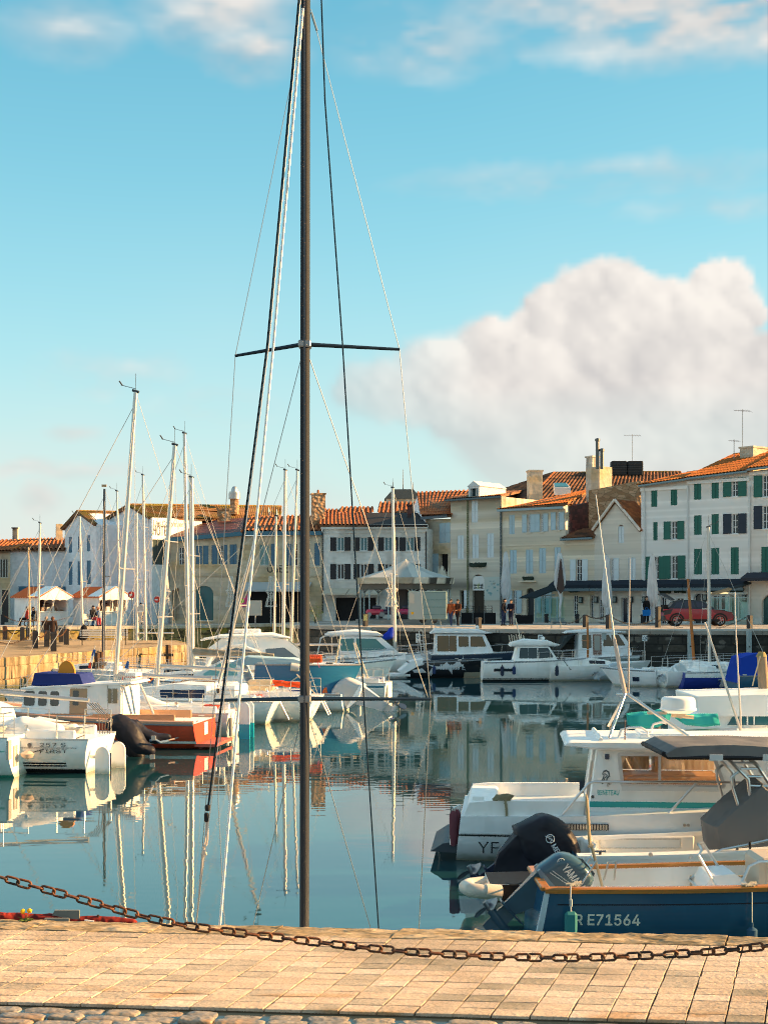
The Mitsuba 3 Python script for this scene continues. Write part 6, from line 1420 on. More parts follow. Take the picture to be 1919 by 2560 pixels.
for z in (.17, .235): part(b, 'stripe', hl.band(z, z+.035, .06, .55-.2*(z < .2), .009, (1,)), ('gloss', (.015, .015, .018)), 40, M)
part(b, 'pin_stripe', hl.band(.618, .63, .03, .4, .012, (1,)), ('gloss', (.05, .05, .055)), 40, M)
def side_text(b, hl, M, s_, h, x, z, col, wx=1.0, sg=1, bold=False, label=None):
    """Lettering on the side that faces the camera; x is where the first letter stands."""
    t_ = text(s_, h, bold); v = t_.vertices; out = np.zeros_like(v); d = -1 if sg > 0 else 1
    for i, p in enumerate(v):
        xx, zz = x+d*p[0]*wx, z+p[1]; t = min(max(xx/hl.L, 0), .98); q = min(max((zz-hl.keel(t))/(hl.sheer(t)-hl.keel(t)), 0), 1)
        out[i] = (xx, sg*(abs(hl.pt(t, q, 1)[1])+.022+p[2]), zz)
    part(b, 'lettering', tm(out, t_.faces), ('paint', col), False, M, label)
side_text(b, hl, M, '257 S', .085, 1.12, .655, (.04, .05, .055), 1.9); side_text(b, hl, M, 'FIRST', .085, 1.12, .505, (.04, .05, .055), 1.9)
c = wpt(M, (1.33, hl.beam(.17)+.02, .69)); part(b, 'emblem', tube([c, c+[0, -.006, 0]], .05, 12), ('paint', (.12, .12, .13)), 30)
for y in (.62, -.55): rudder(b, M, -.04, y, -.05, .62, .34, 'gel_white', None, .35)
part(b, 'cockpit_moulding', blob([[((.9, .5, .98), .16), ((1.7, .55, 1.05), .26), ((2.2, .5, .98), .2)], [((1.7, -.4, 1.0), .22), ((.9, -.5, .92), .15)]], length=.08), 'gel_white', True, M)
part(b, 'sprayhood', jit(hull([(x, y, z) for x, z, w in ((2.4, .95, .85), (2.45, 1.45, .6), (3.0, 1.62, .62), (3.8, 1.25, .75), (3.9, 1.0, .8)) for y in (-w, w)]).subdivide().subdivide(), .03, 4, 3), 'canvas_white', 30, M)
part(b, 'boom', tube([wpt(M, (3.6, 0, 1.88)), P(222, 1751, 33.4)], .05, 10), ALU)
part(b, 'tiller', tube([wpt(M, (.1, .3, 1.12)), wpt(M, (1.9, .3, 1.16))], .018, 6), ('wood', (.25, .14, .06)))
part(b, 'stern_line', tube([P(212, 1838, 33), P(150, 1862, 32.6), P(72, 1884, 32.3)], .012, 6), ('cloth', (.08, .08, .08)))
part(b, 'stern_tackle', [tube([P(218+6*i, 1757, 33.4), P(246+9*i, 1784+4*i, 33.5), P(250+6*i, 1835, 33.6)], .010, 5) for i in range(5)], ('cloth', (.25, .2, .16)))
part(b, 'buoy', jit(lathe([(.001, -.1), (.12, -.06), (.16, .02), (.08, .08), (.001, .1)], 12), .01, 2).apply_translation(P(68, 1887, 32.2)), ('gel', (.55, .42, .33)), 40)
b, M, hl = motorboat('red_fishing_boat', 'red fishing boat with white wheelhouse and navy box on its roof', 'fishing boat', 511, 1866, th, 7.6, 2.6, .70, 1.15,
    None, (), None, 'gel_red', None, None, railp=False, boot=(.02, (.012, .012, .014)), cabm='gel_white')
part(b, 'stripe', hl.band(.16, .235, .0, .5, .008), 'gel_white', 40, M); part(b, 'bulwark_cap', hl.strake(.06, -.02, .03, 0, .99), ('wood', (.55, .30, .20)), 40, M)
part(b, 'coaming', [box(.6, 4.2, sg*.85-.04, sg*.85+.04, .7, .92) for sg in (1, -1)], ('wood', (.42, .22, .12)), False, M)
part(b, 'transom_panel', box(-.03, .0, -.25, .1, .12, .66), 'gel_white', False, M)
part(b, 'stern_platform', box(-.55, .02, -.95, .95, .08, .16), ('paint', (.42, .10, .07)), False, M)
xw = lambda u: (511-u)/91.0
zz = lambda v: H-(v-VH)/F*39.3
cab = [(xw(245), .7), (xw(243), zz(1713)), (xw(78), zz(1713)), (xw(66), zz(1762)), (xw(62), .7)]
part(b, 'wheelhouse', cabin(cab, 1.7, 1.55), 'gel_white', 30, M)
for u0, u1 in ((72, 100), (109, 131), (140, 162)):
    part(b, 'wheelhouse_window', side_panel(rr(xw(u1), zz(1760), xw(u0), zz(1724), .06), 1.7, 1.55, .7, zz(1713), .02, .012), ('glass', (.10, .09, .085)), False, M)
part(b, 'wheelhouse_door', side_panel(rr(xw(234), zz(1800), xw(190), zz(1717), .03), 1.7, 1.55, .7, zz(1713), .02, .012), ('wood', (.40, .26, .15)), False, M)
part(b, 'door_window', side_panel(rr(xw(213), zz(1758), xw(198), zz(1722), .02), 1.7, 1.55, .7, zz(1713), .02, .02), ('glass', (.08, .08, .08)), False, M)
for (u0, u1) in ((240, 286), (286, 320)):
    part(b, 'aft_shelter', [box(xw(u1), xw(u0)-.02, sg*.78-.05, sg*.78+.03, .7, zz(1708)) for sg in (1, -1)][:1 if u0 == 240 else 2], 'gel_white', False, M)
part(b, 'shelter_window', [box(xw(297), xw(288), .80, .83, zz(1752), zz(1716)), box(xw(312), xw(300), .82, .85, zz(1752), zz(1716))], ('glass', (.22, .19, .13)), False, M)
part(b, 'shelter_back', box(xw(322)-.02, xw(320), -.75, .75, .7, zz(1712)), 'gel_white', False, M)
part(b, 'roof', jit(hull([(x, y, z) for x, z in ((xw(64), zz(1716)), (xw(200), zz(1708)), (xw(345), zz(1700)), (xw(350), zz(1705)), (xw(64), zz(1720))) for y in (-.85, .85)]), .0), 'gel_white', False, M)
part(b, 'roof_box', hull([(xw(u), y, zz(v)) for u, v in ((82, 1712), (90, 1681), (206, 1683), (217, 1711)) for y in (-.5, .55)]), ('cloth', (.02, .035, .16)), False, M, 'navy canvas box on the roof')
part(b, 'lifebuoy', skin([np.array([wpt(M, (xw(161)+(.24+.0)*math.cos(a), .15+dy, zz(1684)+.36*math.sin(a)*1.0)) for a in np.linspace(0, 6.283, 25)[:-1]]) for dy in (-.05, .05)]), ('paint', (.70, .25, .02)), 30, None, 'orange lifebuoy disc')
part(b, 'rod_rack', [tube([wpt(M, (xw(284+5*i), .3, zz(1706))), wpt(M, (xw(290+5*i), .3, zz(1684)))], .016, 5) for i in range(10)], STEEL)
part(b, 'cool_box', [box(xw(343), xw(316), -.3, .3, zz(1696), zz(1680))], 'gel_white', False, M)
part(b, 'cool_box_band', [box(xw(343)-.004, xw(316)+.004, -.304, .304, zz(1692), zz(1689))], ('paint', (.5, .1, .05)), False, M)
part(b, 'roof_stay', [tube([wpt(M, (xw(u0), .7, zz(1706))), wpt(M, (xw(u1), 1.0, .95))], .03, 6) for u0, u1 in ((322, 352), (340, 361), (366, 408))], ('gel', (.66, .6, .54)))
part(b, 'stern_rope', tube(cat_curve(P(494, 1802, 38.4), P(420, 1850, 37.5), .12, 10), .02, 6), ('cloth', (.32, .25, .24)))
# black covered dinghy between
b = thing('black_dinghy', 'black covered inflatable dinghy between the white racing sailboat and the red fishing boat', 'inflatable boat')
D = 35.6
for i, ch in enumerate(([(278, 1812, .16), (300, 1806, .22), (330, 1832, .24), (352, 1866, .22), (372, 1876, .16)], [(302, 1804, .12), (335, 1812, .16), (360, 1838, .17), (392, 1848, .14), (420, 1846, .08)], [(300, 1830, .16), (330, 1870, .22), (345, 1890, .2)])):
    part(b, 'tube' if i < 2 else 'engine_cover', jit(blob([[(P(u, v, D+.4*i), r) for u, v, r in ch]], length=.09), .05, i*3, 2.2), 'black_cover', True)
part(b, 'valve_patch', [box(*sum(zip(P(u, v, D-.3)-[.06, .02, .05], P(u, v, D-.3)+[.06, .02, .06]), ())) for u, v in ((384, 1846), (381, 1893))], ('gel', (.45, .40, .35)), False)
part(b, 'handle_rope', tube([P(420, 1852, 36), P(400, 1856, 35.6), P(386, 1848, 35.4), P(374, 1852, 35.4)], .03, 6), ('cloth', (.10, .16, .26)))
b, M, hl = sailboat('teal_rudder_sailboat', 'white sailboat with two turquoise-tipped rudder blades lifted on its stern', LG, 592, 1842, th, 8.0, 2.6, .74, .95,
                    dict(x=3.7, px=(339, 980), r=.075, boom=(2.9, 1.80, -.1), spreads=(.42,), span=.75), trake=.2, zk=-.3)
part(b, 'side_window', hl.band(.5, .52, .02, .6, .01, (1,)), ('gloss', (.06, .05, .05)), 40, M)
for y in (.62, .05): rudder(b, M, -.22, y, -.02, 1.05, .30, 'gel_white', ('gel', (.01, .36, .47)), .42)
part(b, 'cockpit_moulding', blob([[((3.0, .5, .95), .2), ((2.6, .55, 1.05), .2), ((2.0, .55, .9), .12)]], length=.08), 'gel_white', True, M)
part(b, 'stern_bracket', [box(-.06, .0, .78, .98, .1, .62)], ('paint', (.18, .2, .2)), False, M)
part(b, 'pennant', hull([P(u, v, 43)+[0, dy, 0] for u, v in ((368, 1692), (386, 1692), (382, 1710), (370, 1708)) for dy in (0, .03)]), ('cloth', (.03, .10, .25)), False, None, 'blue pennant')
part(b, 'pennant_bar', hull([P(u, v, 42.95)+[0, dy, 0] for u, v in ((369, 1705), (373, 1707), (386, 1694), (383, 1692)) for dy in (0, .03)]), ('cloth', (.6, .16, .03)), False)
b, M, hl = sailboat('navy_band_sailboat', 'white sailboat with a broad navy window band and a ladder on its sloping stern', LG, 700, 1808, th, 8.8, 2.8, .74, 1.0,
                    dict(x=4.15, px=(437, 1113), r=.085, boom=(3.0, 1.85, -.15), cover=None, spreads=(.32, .62), span=.8), trake=.5, zk=-.3, coach=False)
coachroof(b, M, 2.2, 5.2, .78, .52, 1.9, 1.6, [(2.3, .88), (3.7, .88), (3.75, 1.08), (2.3, 1.1)], ('glass', (.012, .02, .06)))
part(b, 'cockpit_moulding', [cham(1.2, 1.8, -.9, .95, .72, 1.25, .08), cham(.6, 1.2, .8, .95, .72, .98, .05)], 'gel_white', 30, M)
part(b, 'stern_ladder', [tube([(-.02-.3*s, y, .72-.6*s) for s in (0, .5, 1)], .02, 6) for y in (-.25, .15)]+[tube([(-.02-.3*s, -.25, .72-.6*s), (-.02-.3*s, .15, .72-.6*s)], .016, 6) for s in (.15, .4, .65, .9)], STEEL, 40, M)
part(b, 'port_light', [box(3.2, 3.35, .97, 1.0, .98, 1.05)], ('glass', (.02, .02, .02)), False, M)
b, M, hl = sailboat('ladder_stern_sailboat', 'white sailboat whose ladder stern shows just right of the tall dark mast', LG, 797, 1801, th, 8.0, 2.5, .80, 1.0,
                    dict(x=3.4, px=(645, 1318), r=.06, spreads=(.5,), span=.7), trake=.45)
part(b, 'stern_ladder', [tube([(-.04-.3*s, y, .78-.6*s) for s in (0, 1)], .02, 6) for y in (-.3, .1)]+[tube([(-.04-.3*s, -.3, .78-.6*s), (-.04-.3*s, .1, .78-.6*s)], .016, 6) for s in (.1, .35, .6, .85)], STEEL, 40, M)
ob_ = blob([[((.6, .3, 1.2), .09), ((1.5, .35, 1.25), .11)]], length=.06); part(b, 'life_jacket', jit(ob_, .03, 3, 5), ('cloth', (.60, .07, .02)), True, M, 'orange red life jackets on the rail')
part(b, 'deck_box', cham(1.5, 2.3, .0, .5, 1.0, 1.35, .03), ('gel', (.55, .44, .28)), 30, M)
# boats behind the row
b, M, hl = motorboat('teal_windscreen_boat', 'white sports boat with a pale teal curved windscreen behind the navy band sailboat', 'motorboat', 735, 1775, math.pi-.1, 6.2, 2.3, .95, 1.2,
    [(1.6, 1.0), (1.9, 1.75), (2.6, 1.8), (3.6, 1.25), (3.8, 1.05)], [[(1.95, 1.3), (2.0, 1.68), (2.55, 1.72), (3.2, 1.3)]], None, 'gel_white', None, None, glass=(.20, .42, .42), cabm='gel_white', screen=[(2.65, 1.74, 3.5, 1.25)], stripe=(.55, .62, (.03, .16, .26)))
b, M, hl = motorboat('arch_window_cruiser', 'white motor cruiser with a big arched side window beside the end of the jetty', 'motorboat', 478, 1738, .06, 8.0, 2.9, 1.0, 1.5,
    [(.6, 1.0), (.75, 2.0), (1.3, 2.4), (3.0, 2.5), (4.0, 2.35), (5.4, 1.25)], [[(.9, 1.35), (1.2, 1.75), (1.9, 2.0), (2.5, 1.9), (2.95, 1.4), (2.95, 1.32)], [(3.2, 1.35), (3.15, 1.95), (3.9, 2.0), (4.7, 1.42)]],
    [(.45, 2.3), (1.2, 2.55), (3.4, 2.62), (4.15, 2.4), (3.4, 2.48), (1.2, 2.42)], 'gel_white', None, None, cabm='gel_white', glass=(.12, .16, .20), screen=[(4.05, 2.3, 5.2, 1.4)])
part(b, 'hard_top_hatch', cham(1.6, 2.9, -.5, .5, 2.6, 2.78, .05), 'gel_white', 30, M)
part(b, 'window_arch', [tube([(x, sg*1.08-sg*.12*(z-1.0)/1.5, z) for x, z in ((.75, 1.3), (.95, 1.75), (1.5, 2.1), (2.2, 2.12), (2.8, 1.85), (3.1, 1.3))], .07, 7) for sg in (1, -1)], 'gel_white', 40, M)
b, M, hl = motorboat('blue_hull_boat', 'boat with a tall plain blue hull and a pale blue canvas cover', 'boat', 640, 1775, .03, 3.25, 1.7, 1.70, 1.66, None, (), None, ('gel', (.012, .13, .27)), None, None, railp=False)
part(b, 'canvas_cover', jit(hull([(x, y, z) for x, z, w in ((-.9, 1.74, .5), (-.3, 1.94, .6), (1.4, 1.90, .7), (1.9, 1.72, .8), (-.7, 1.66, .5)) for y in (-w, w)]).subdivide().subdivide(), .04, 2, 2), ('cloth', (.30, .44, .52)), 30, M)
part(b, 'bow_fender', jit(tube([wpt(M, (1.3, -.85, 1.62)), wpt(M, (1.6, -.85, 1.58))], .14, 10), .02, 2, 6), ('gel', (.62, .60, .56)), 50)
part(b, 'boarding_frame', [tube([wpt(M, p), wpt(M, q)], .022, 6) for p, q in (((.3, -1.1, .4), (1.6, -1.1, 1.3)), ((.9, -1.1, .4), (1.7, -1.1, .5)), ((1.0, -1.1, .95), (1.7, -1.1, .35)), ((1.5, -1.1, 1.35), (2.4, -1.1, .4)))], ('gel', (.62, .52, .40)))
b = thing('life_ring', 'coiled orange horseshoe buoy hanging on the blue hull beside the tall dark mast', 'lifebuoy')
c = P(786, 1648, 50.2)
part(b, 'ring', [tube([c+[-.22+.085*i, 0, -.1], c+[-.22+.085*i, -.1, .04], c+[-.22+.085*i, -.02, .12], c+[-.22+.085*i, .1, .02]], .055, 8) for i in range(6)], ('paint', (.75, .13, .04)), 50)
part(b, 'tail', tube([c+[.1, -.1, -.1], c+[.18, -.12, -.3]], .012, 5), ('cloth', (.6, .1, .25)))
b, M, hl = sailboat('small_white_sailboat', 'small white sailboat with scoop stern and blue stripe, right of the tall dark mast', None, 972, 1752, math.pi-.16, 5.6, 2.0, .72, .9,
                    None, stripe=(.56, .64, (.03, .18, .28)), trake=.15)
part(b, 'scoop_panel', [box(-.05, .0, -.45, .45, .1, .66)], 'gel_white', False, M)
part(b, 'goal_post', [tube([wpt(M, (.9, sg*.5, .8)), wpt(M, (1.4, sg*.2, 2.3))], .02, 6) for sg in (1, -1)]+[tube([wpt(M, (2.2, .3, .9)), wpt(M, (1.9, .3, 2.6))], .03, 6)], ('gel', (.66, .55, .38)))
b, M, hl = motorboat('outboard_tender', 'small white tender with a very large pale outboard cowl behind the tall mast', 'tender', 862, 1776, math.pi-.2, 3.0, 1.5, .62, .75, None, (), None, 'gel_white', None, (62, 1.9), (.52, .53, .54), railp=False, cabm='gel_white')
k = part(b, 'fuel_tank', tube([wpt(M, (.7, .3, .65)), wpt(M, (.7, .3, 1.05))], .13, 8), ('paint', (.65, .12, .02)), 40, None, 'orange fuel can')
# --- row of motor boats along the far quay, bows to the right
b, M, hl = motorboat('windscreen_cruiser', 'white pilot-house cruiser with pale green windows, second boat from the left along the dark quay', 'motorboat', 806, 1682, .04, 6.0, 2.2, .78, 1.25,
    [(.9, .85), (.95, 2.0), (2.2, 2.05), (3.2, 1.95), (4.1, 1.2), (4.3, .95)], [[(1.0, 1.25), (1.0, 1.85), (1.7, 1.88), (1.7, 1.25)], [(1.85, 1.25), (1.85, 1.88), (2.9, 1.85), (3.5, 1.3)]],
    [(.1, 2.1), (.3, 2.25), (1.8, 2.38), (3.0, 2.25), (3.3, 2.02), (.2, 2.02)], 'gel_cool', None, None, glass=(.07, .20, .20), screen=[(3.2, 1.95, 4.05, 1.22)], boot=(.05, (.03, .04, .05)))
part(b, 'radar_arch', [tube([(-.3, sg*.7, .9), (-.1, sg*.7, 1.9), (.5, sg*.7, 2.2)], .035, 7) for sg in (1, -1)], STEEL, 40, M)
b, M, hl = motorboat('grey_white_boat', 'plain white open boat with a dark underside behind the pilot-house cruiser', 'motorboat', 905, 1672, .02, 5.4, 2.1, .95, 1.12, None, (), None, 'gel_cool', None, None, railp=False)
b, M, hl = motorboat('dark_cabin_boat', 'dark blue cabin boat with amber windows behind the fish-skeleton boat', 'motorboat', 1075, 1684, .03, 5.6, 2.2, 1.05, 1.30,
    [(.2, 1.0), (.25, 2.15), (2.9, 2.15), (3.3, 1.35), (3.4, 1.0)], [[(.35, 1.25), (.35, 2.05), (.95, 2.05), (.95, 1.25)], [(1.0, 1.25), (1.0, 2.05), (1.35, 2.05), (1.35, 1.25)], [(1.5, 1.5), (1.5, 2.02), (2.0, 2.02), (2.0, 1.5)], [(2.15, 1.5), (2.15, 2.02), (2.75, 2.02), (2.95, 1.5)]],
    [(.0, 2.18), (.2, 2.45), (2.6, 2.4), (3.3, 2.2), (2.8, 2.16)], ('gel', (.015, .035, .07)), None, None, cabm='gel_cool', glass=(.16, .085, .03))
part(b, 'roof_rack', [tube([(.3, y, 2.45), (.3, y, 2.6), (2.4, y, 2.55), (2.6, y, 2.4)], .025, 6) for y in (-.6, .6)], STEEL, 40, M)
part(b, 'search_light', [lathe([(.001, 0), (.1, .02), (.1, .16), (.001, .2)], 8).apply_translation((2.55, 0, 2.42))], 'gel_white', 40, M)
part(b, 'stern_ladder', [tube([(-.35, -.7, 1.0), (-.45, -.7, 2.3), (-.55, -.7, 2.4), (-.65, -.7, 2.3), (-.5, -.7, 1.0)], .025, 6)]+[tube([(-.37, -.7, 1.2+.3*i), (-.6, -.7, 1.2+.3*i)], .02, 6) for i in range(4)], STEEL, 40, M)
b, M, hl = motorboat('fish_skeleton_boat', 'low black boat painted with a white fish skeleton along its hull', 'motorboat', 1018, 1694, .05, 4.3, 1.9, .82, 1.0, None, (), None, ('gloss', (.012, .013, .016)), None, None, railp=False, cabm=('matte', (.02, .02, .022)))
part(b, 'stern_moulding', [hull([(x, y, z) for x, z in ((-.3, .2), (-.5, .35), (.7, .75), (.75, 1.0), (.1, .85)) for y in (-.97, .9)]), box(-1.0, .1, -.8, .8, .10, .22)], 'gel_cool', False, M)
part(b, 'bow_bottom', hl.band(.0, .3, .66, .97, .012), ('gel', (.52, .44, .32)), 40, M)
def hull_art(b, hl, M, polys, m, name='painting', sg=-1, label=None):
    ms = []
    for po in polys:
        g = ext(Polygon(po).buffer(.012), .006, 'xz', 0).subdivide_to_size(.25); v = g.vertices.copy()
        for i in range(len(v)):
            t = min(max(v[i, 0]/hl.L, 0), .97); q = min(max((v[i, 2]-hl.keel(t))/(hl.sheer(t)-hl.keel(t)), 0), 1)
            v[i, 1] = sg*(abs(hl.pt(t, q, 1)[1])+.006+(.006-v[i, 1]))
        ms.append(tm(v, g.faces))
    part(b, name, ms, m, False, M, label)
art = [[(1.0, .70), (1.25, .60), (1.05, .30), (1.15, .12), (1.35, .45), (1.6, .50), (2.8, .62), (2.8, .70), (1.5, .60), (1.2, .66)], [(2.75, .45), (3.1, .40), (3.9, .72), (3.6, .86), (3.2, .72), (2.9, .80), (2.75, .62)], [(2.0, .52), (2.25, .2), (2.2, .5)], [(2.3, .70), (2.55, .92), (2.7, .70)], [(1.75, .62), (1.95, .85), (2.05, .64)]]
art += [[(1.62+.13*i, .46), (1.70+.13*i, .47), (1.68+.13*i, .72), (1.62+.13*i, .70)] for i in range(8)]
hull_art(b, hl, M, art, ('paint', (.62, .64, .66)), label='white fish skeleton painting')
hull_art(b, hl, M, [[(.1, .62), (.8, .8), (.75, .7), (.15, .52)], [(.2, .42), (.7, .5), (.9, .3), (.3, .3)]], ('paint', (.6, .62, .64)))
b, M, hl = motorboat('white_cabin_boat', 'white pilot-house boat with two dark fenders on its side, largest boat along the dark quay', 'motorboat', 1206, 1702, .03, 4.75, 1.9, .95, 1.12,
    [(1.5, 1.0), (1.7, 1.72), (3.2, 1.72), (3.55, 1.2), (3.6, 1.0)], [[(1.75, 1.15), (1.8, 1.62), (2.15, 1.62), (2.15, 1.15)], [(2.2, 1.15), (2.2, 1.62), (2.6, 1.62), (2.6, 1.15)], [(2.68, 1.15), (2.68, 1.62), (3.15, 1.62), (3.4, 1.2)]],
    [(1.35, 1.72), (1.4, 1.9), (2.0, 2.06), (3.2, 2.0), (3.75, 1.78), (3.6, 1.72)], 'gel_white', None, None, cabm='gel_white', glass=(.035, .045, .05), screen=[(3.2, 1.72, 3.5, 1.2)], boot=(.09, (.02, .025, .03)))
part(b, 'stripe', hl.band(.14, .165, .0, .97, .01), ('gloss', (.03, .03, .035)), 40, M)
part(b, 'hull_window', hl.band(.50, .64, .10, .29, .012), ('glass', (.02, .025, .03)), 40, M)
for x in (.85, 3.55): fender(b, wpt(M, (x, -hl.beam(x/4.75)-.14, .28)), .5, .09, (.02, .03, .06), .15)
part(b, 'rod_holder', [tube([(1.4+.12*i, .3, 1.9), (1.33+.12*i, .3, 2.25+.05*(i % 2))], .02, 5) for i in range(7)]+[tube([(1.9, .2, 2.0), (1.65, .2, 3.1)], .025, 5)], STEEL, 40, M)
part(b, 'roof_horn', [lathe([(.001, 0), (.08, .02), (.1, .12), (.001, .17)], 8).apply_translation((3.0, 0, 2.03))], 'gel_white', 40, M)
part(b, 'bow_line', tube([wpt(M, (3.9, -.75, 1.05)), wpt(M, (4.2, -.9, .6)), wpt(M, (4.9, -.3, .45))], .02, 6), ('cloth', (.02, .025, .03)))
b, M, hl = motorboat('grey_bow_boat', 'blue-grey motor boat bow poking out to the right of the white pilot-house boat', 'motorboat', 1285, 1684, .02, 5.4, 2.0, .9, 1.1, None, (), None, ('gel', (.28, .40, .46)), None, None, cabm=('cloth', (.30, .42, .46)))
b, M, hl = motorboat('wheelhouse_boat', 'white wheelhouse boat with a row of front windows and amber side window', 'motorboat', 1395, 1689, .05, 5.5, 2.2, .95, 1.25,
    [(.9, .95), (.95, 2.3), (3.2, 2.3), (3.75, 1.55), (5.0, 1.3), (5.1, 1.0)], [[(1.15, 1.5), (1.15, 2.15), (1.6, 2.15), (1.6, 1.5)], [(2.25, 1.6), (2.35, 2.15), (2.55, 2.15), (2.8, 1.6)], [(2.75, 1.62), (2.7, 2.16), (3.05, 2.16), (3.4, 1.62)]],
    [(.3, 2.25), (.5, 2.38), (2.0, 2.48), (3.4, 2.35), (3.5, 2.27)], 'gel_cool', None, None, glass=(.10, .075, .045), screen=[(3.2, 2.25, 3.65, 1.6)], stripe=(.6, .95, (.24, .27, .26)))
part(b, 'cabin_door', side_panel(rr(1.7, 1.1, 2.15, 2.2, .04), 1.6, 1.35, .95, 2.3, .02, .014), ('wood', (.20, .10, .07)), False, M)
part(b, 'door_window', side_panel(rr(1.77, 1.35, 2.08, 2.13, .03), 1.6, 1.35, .95, 2.3, .02, .02), ('glass', (.3, .3, .27)), False, M)
part(b, 'cockpit_canopy', [tube([(.9, sg*.8, 2.25), (.2, sg*.85, 2.1), (-.1, sg*.9, 1.3), (-.1, sg*.9, .95)], .03, 6) for sg in (1, -1)]+[hull([(.9, 0, 2.2), (.3, -.8, 2.1), (.3, .8, 2.1), (-.05, -.85, 1.4), (-.05, .85, 1.4)])], ('glass', (.03, .045, .05)), 30, M)
b, M, hl = motorboat('windscreen_boat', 'white boat with open shelter and large dark windscreen, right end of the row', 'motorboat', 1575, 1686, .04, 4.8, 1.9, .85, 1.25,
    [(.9, .9), (.9, 1.35), (3.4, 1.35), (4.5, 1.3), (4.6, .9)], (), [(.5, 2.15), (.6, 2.27), (2.4, 2.27), (2.9, 2.13), (2.8, 2.1)], 'gel_cool', None, None, railp=True)
part(b, 'shelter_glass', side_panel([(1.35, 1.35), (1.35, 2.12), (2.75, 2.12), (3.2, 1.35)], 1.35, 1.2, 1.35, 2.1, .02, .0), ('glass', (.03, .09, .11)), False, M)
part(b, 'shelter_post', [tube([(x, sg*.62, 1.3), (x2, sg*.6, 2.15)], .04, 6) for sg in (1, -1) for x, x2 in ((.95, .95), (1.3, 1.3), (3.25, 2.75))], 'gel_cool', 40, M)
b, M, hl = motorboat('small_outboard_boat', 'small white boat with its pale outboard tilted up at the stern', 'motorboat', 1538, 1708, .1, 3.2, 1.5, .62, .8, None, (), None, 'gel_white', None, (60, 1.0), (.42, .48, .52), railp=False, stripe=(.0, .12, (.03, .08, .2)))
b, M, hl = motorboat('dark_outboard_boat', 'small white dinghy with a dark tilted outboard, right of the small white outboard boat', 'motorboat', 1640, 1716, math.pi-.3, 2.0, 1.4, .75, .85, None, (), None, 'gel_cool', None, None, railp=False)
outboard(b, frame(P(1662, 1696, 67.5), (1, 0, 0), (0, 1, 0), (0, 0, 1)), math.radians(48), 1.25, (.05, .075, .085))
part(b, 'porthole', hl.band(.25, .45, .35, .5, .01), ('glass', (.02, .03, .06)), 40, M)
b, M, hl = motorboat('royal_blue_boat', 'small boat with a royal blue hull band and white topsides', 'motorboat', 1700, 1719, .12, 3.6, 1.6, .72, .85, None, (), None, ('gel', (.012, .035, .26)), None, (55, 1.0), (.55, .6, .62), railp=False, cabm='gel_white')
part(b, 'topside', hl.band(.48, lambda t: hl.sheer(t), 0, .98, .012), 'gel_white', 40, M); part(b, 'seat', [cham(1.0, 1.5, -.6, .6, .7, 1.0, .05), cham(2.0, 2.4, -.6, .6, .75, 1.15, .08)], 'gel_white', 30, M)
for i, (u, v, sc, cl, lb) in enumerate(((1776, 1716, 1.15, (.62, .64, .65), 'white boat with a big white outboard beside the blue cover'), (1828, 1728, 1.0, (.42, .42, .43), 'white boat stern with a pale outboard below the royal blue cover'))):
    b, M, hl = motorboat('outboard_boat', lb, 'motorboat', u+22, v, .2, 3.4, 1.5, .7, .85, None, (), None, 'gel_white', None, (50, sc), cl, railp=False)
b, M, hl = motorboat('blue_cover_boat', 'boat under a hanging royal blue canvas cover at the right', 'motorboat', 1832, 1734, .1, 4.5, 1.9, .8, 1.0, None, (), None, 'gel_navy', None, None, railp=False)
part(b, 'canvas_cover', jit(hull([(x, y, z) for x, z, w in ((-.1, .5, .8), (.1, 1.55, .6), (.9, 1.75, .7), (2.0, 1.5, .8), (2.2, .9, .9)) for y in (-w, w)]).subdivide().subdivide(), .06, 2, 2), ('cloth', (.012, .05, .36)), 30, M)
b, M, hl = motorboat('blue_canopy_boat', 'white boat with long blue canopy rails at the right edge of the far row', 'motorboat', 1790, 1690, .05, 6.5, 2.2, .95, 1.2, None, (), None, 'gel_cool', None, None)
part(b, 'canopy', [jit(hull([(x, y, z) for x, z, w in ((1.0, 1.65, .8), (3.0, 1.75, .8), (6, 1.8, .8), (6, 1.5, .9), (1.2, 1.4, .9)) for y in (-w, w)]).subdivide().subdivide(), .04, 3, 2)], ('cloth', (.015, .07, .33)), 30, M)
part(b, 'white_arch', [hull([(x, y, z) for x, z in ((.4, .95), (.75, .95), (.35, 2.15), (.1, 2.2), (-.1, 2.1)) for y in (sg*.85-.05, sg*.85+.05)]) for sg in (1, -1)], 'gel_cool', False, M)
# --- right middle: flybridge boat and the teal covered sailboat behind the pilot house
D = 29.0; X, Z = setx(D)
b = thing('flybridge_boat', 'big white motor boat with broad flat upper deck behind the radar dome', 'motorboat'); xs = X(1700)
hb2 = Hull(8, 2.9, .9, 1.3, -.3, .92, 2.4, 3, .5, 0, 18, 8); Mb = rotz(0, (xs+.3, D+1.4, 0)); part(b, 'hull', hb2.shell(), 'gel_white', 40, Mb); part(b, 'deck', hb2.deck(0, 0), 'gel_white', False, Mb)
part(b, 'upper_deck', ext(Polygon([(X(1750), Z(1792)), (X(1745), Z(1742)), (X(1990), Z(1736)), (X(1990), Z(1792))]).buffer(-.03).buffer(.03), 2.2, 'xz', D+.1), 'gel_white', 30)
part(b, 'house', [box(X(1720), X(1990), D+.25, D+2.1, .9, Z(1790))], 'gel_white', False)
part(b, 'side_window', ext([(X(1825), Z(1815)), (X(1848), Z(1776)), (X(1990), Z(1770)), (X(1990), Z(1815))], .03, 'xz', D+.21), ('glass', (.03, .13, .17)), False)
part(b, 'window_post', [box(X(u), X(u+3), D+.18, D+.21, Z(1815), Z(1772)) for u in (1872, 1889)], 'gel_white', False)
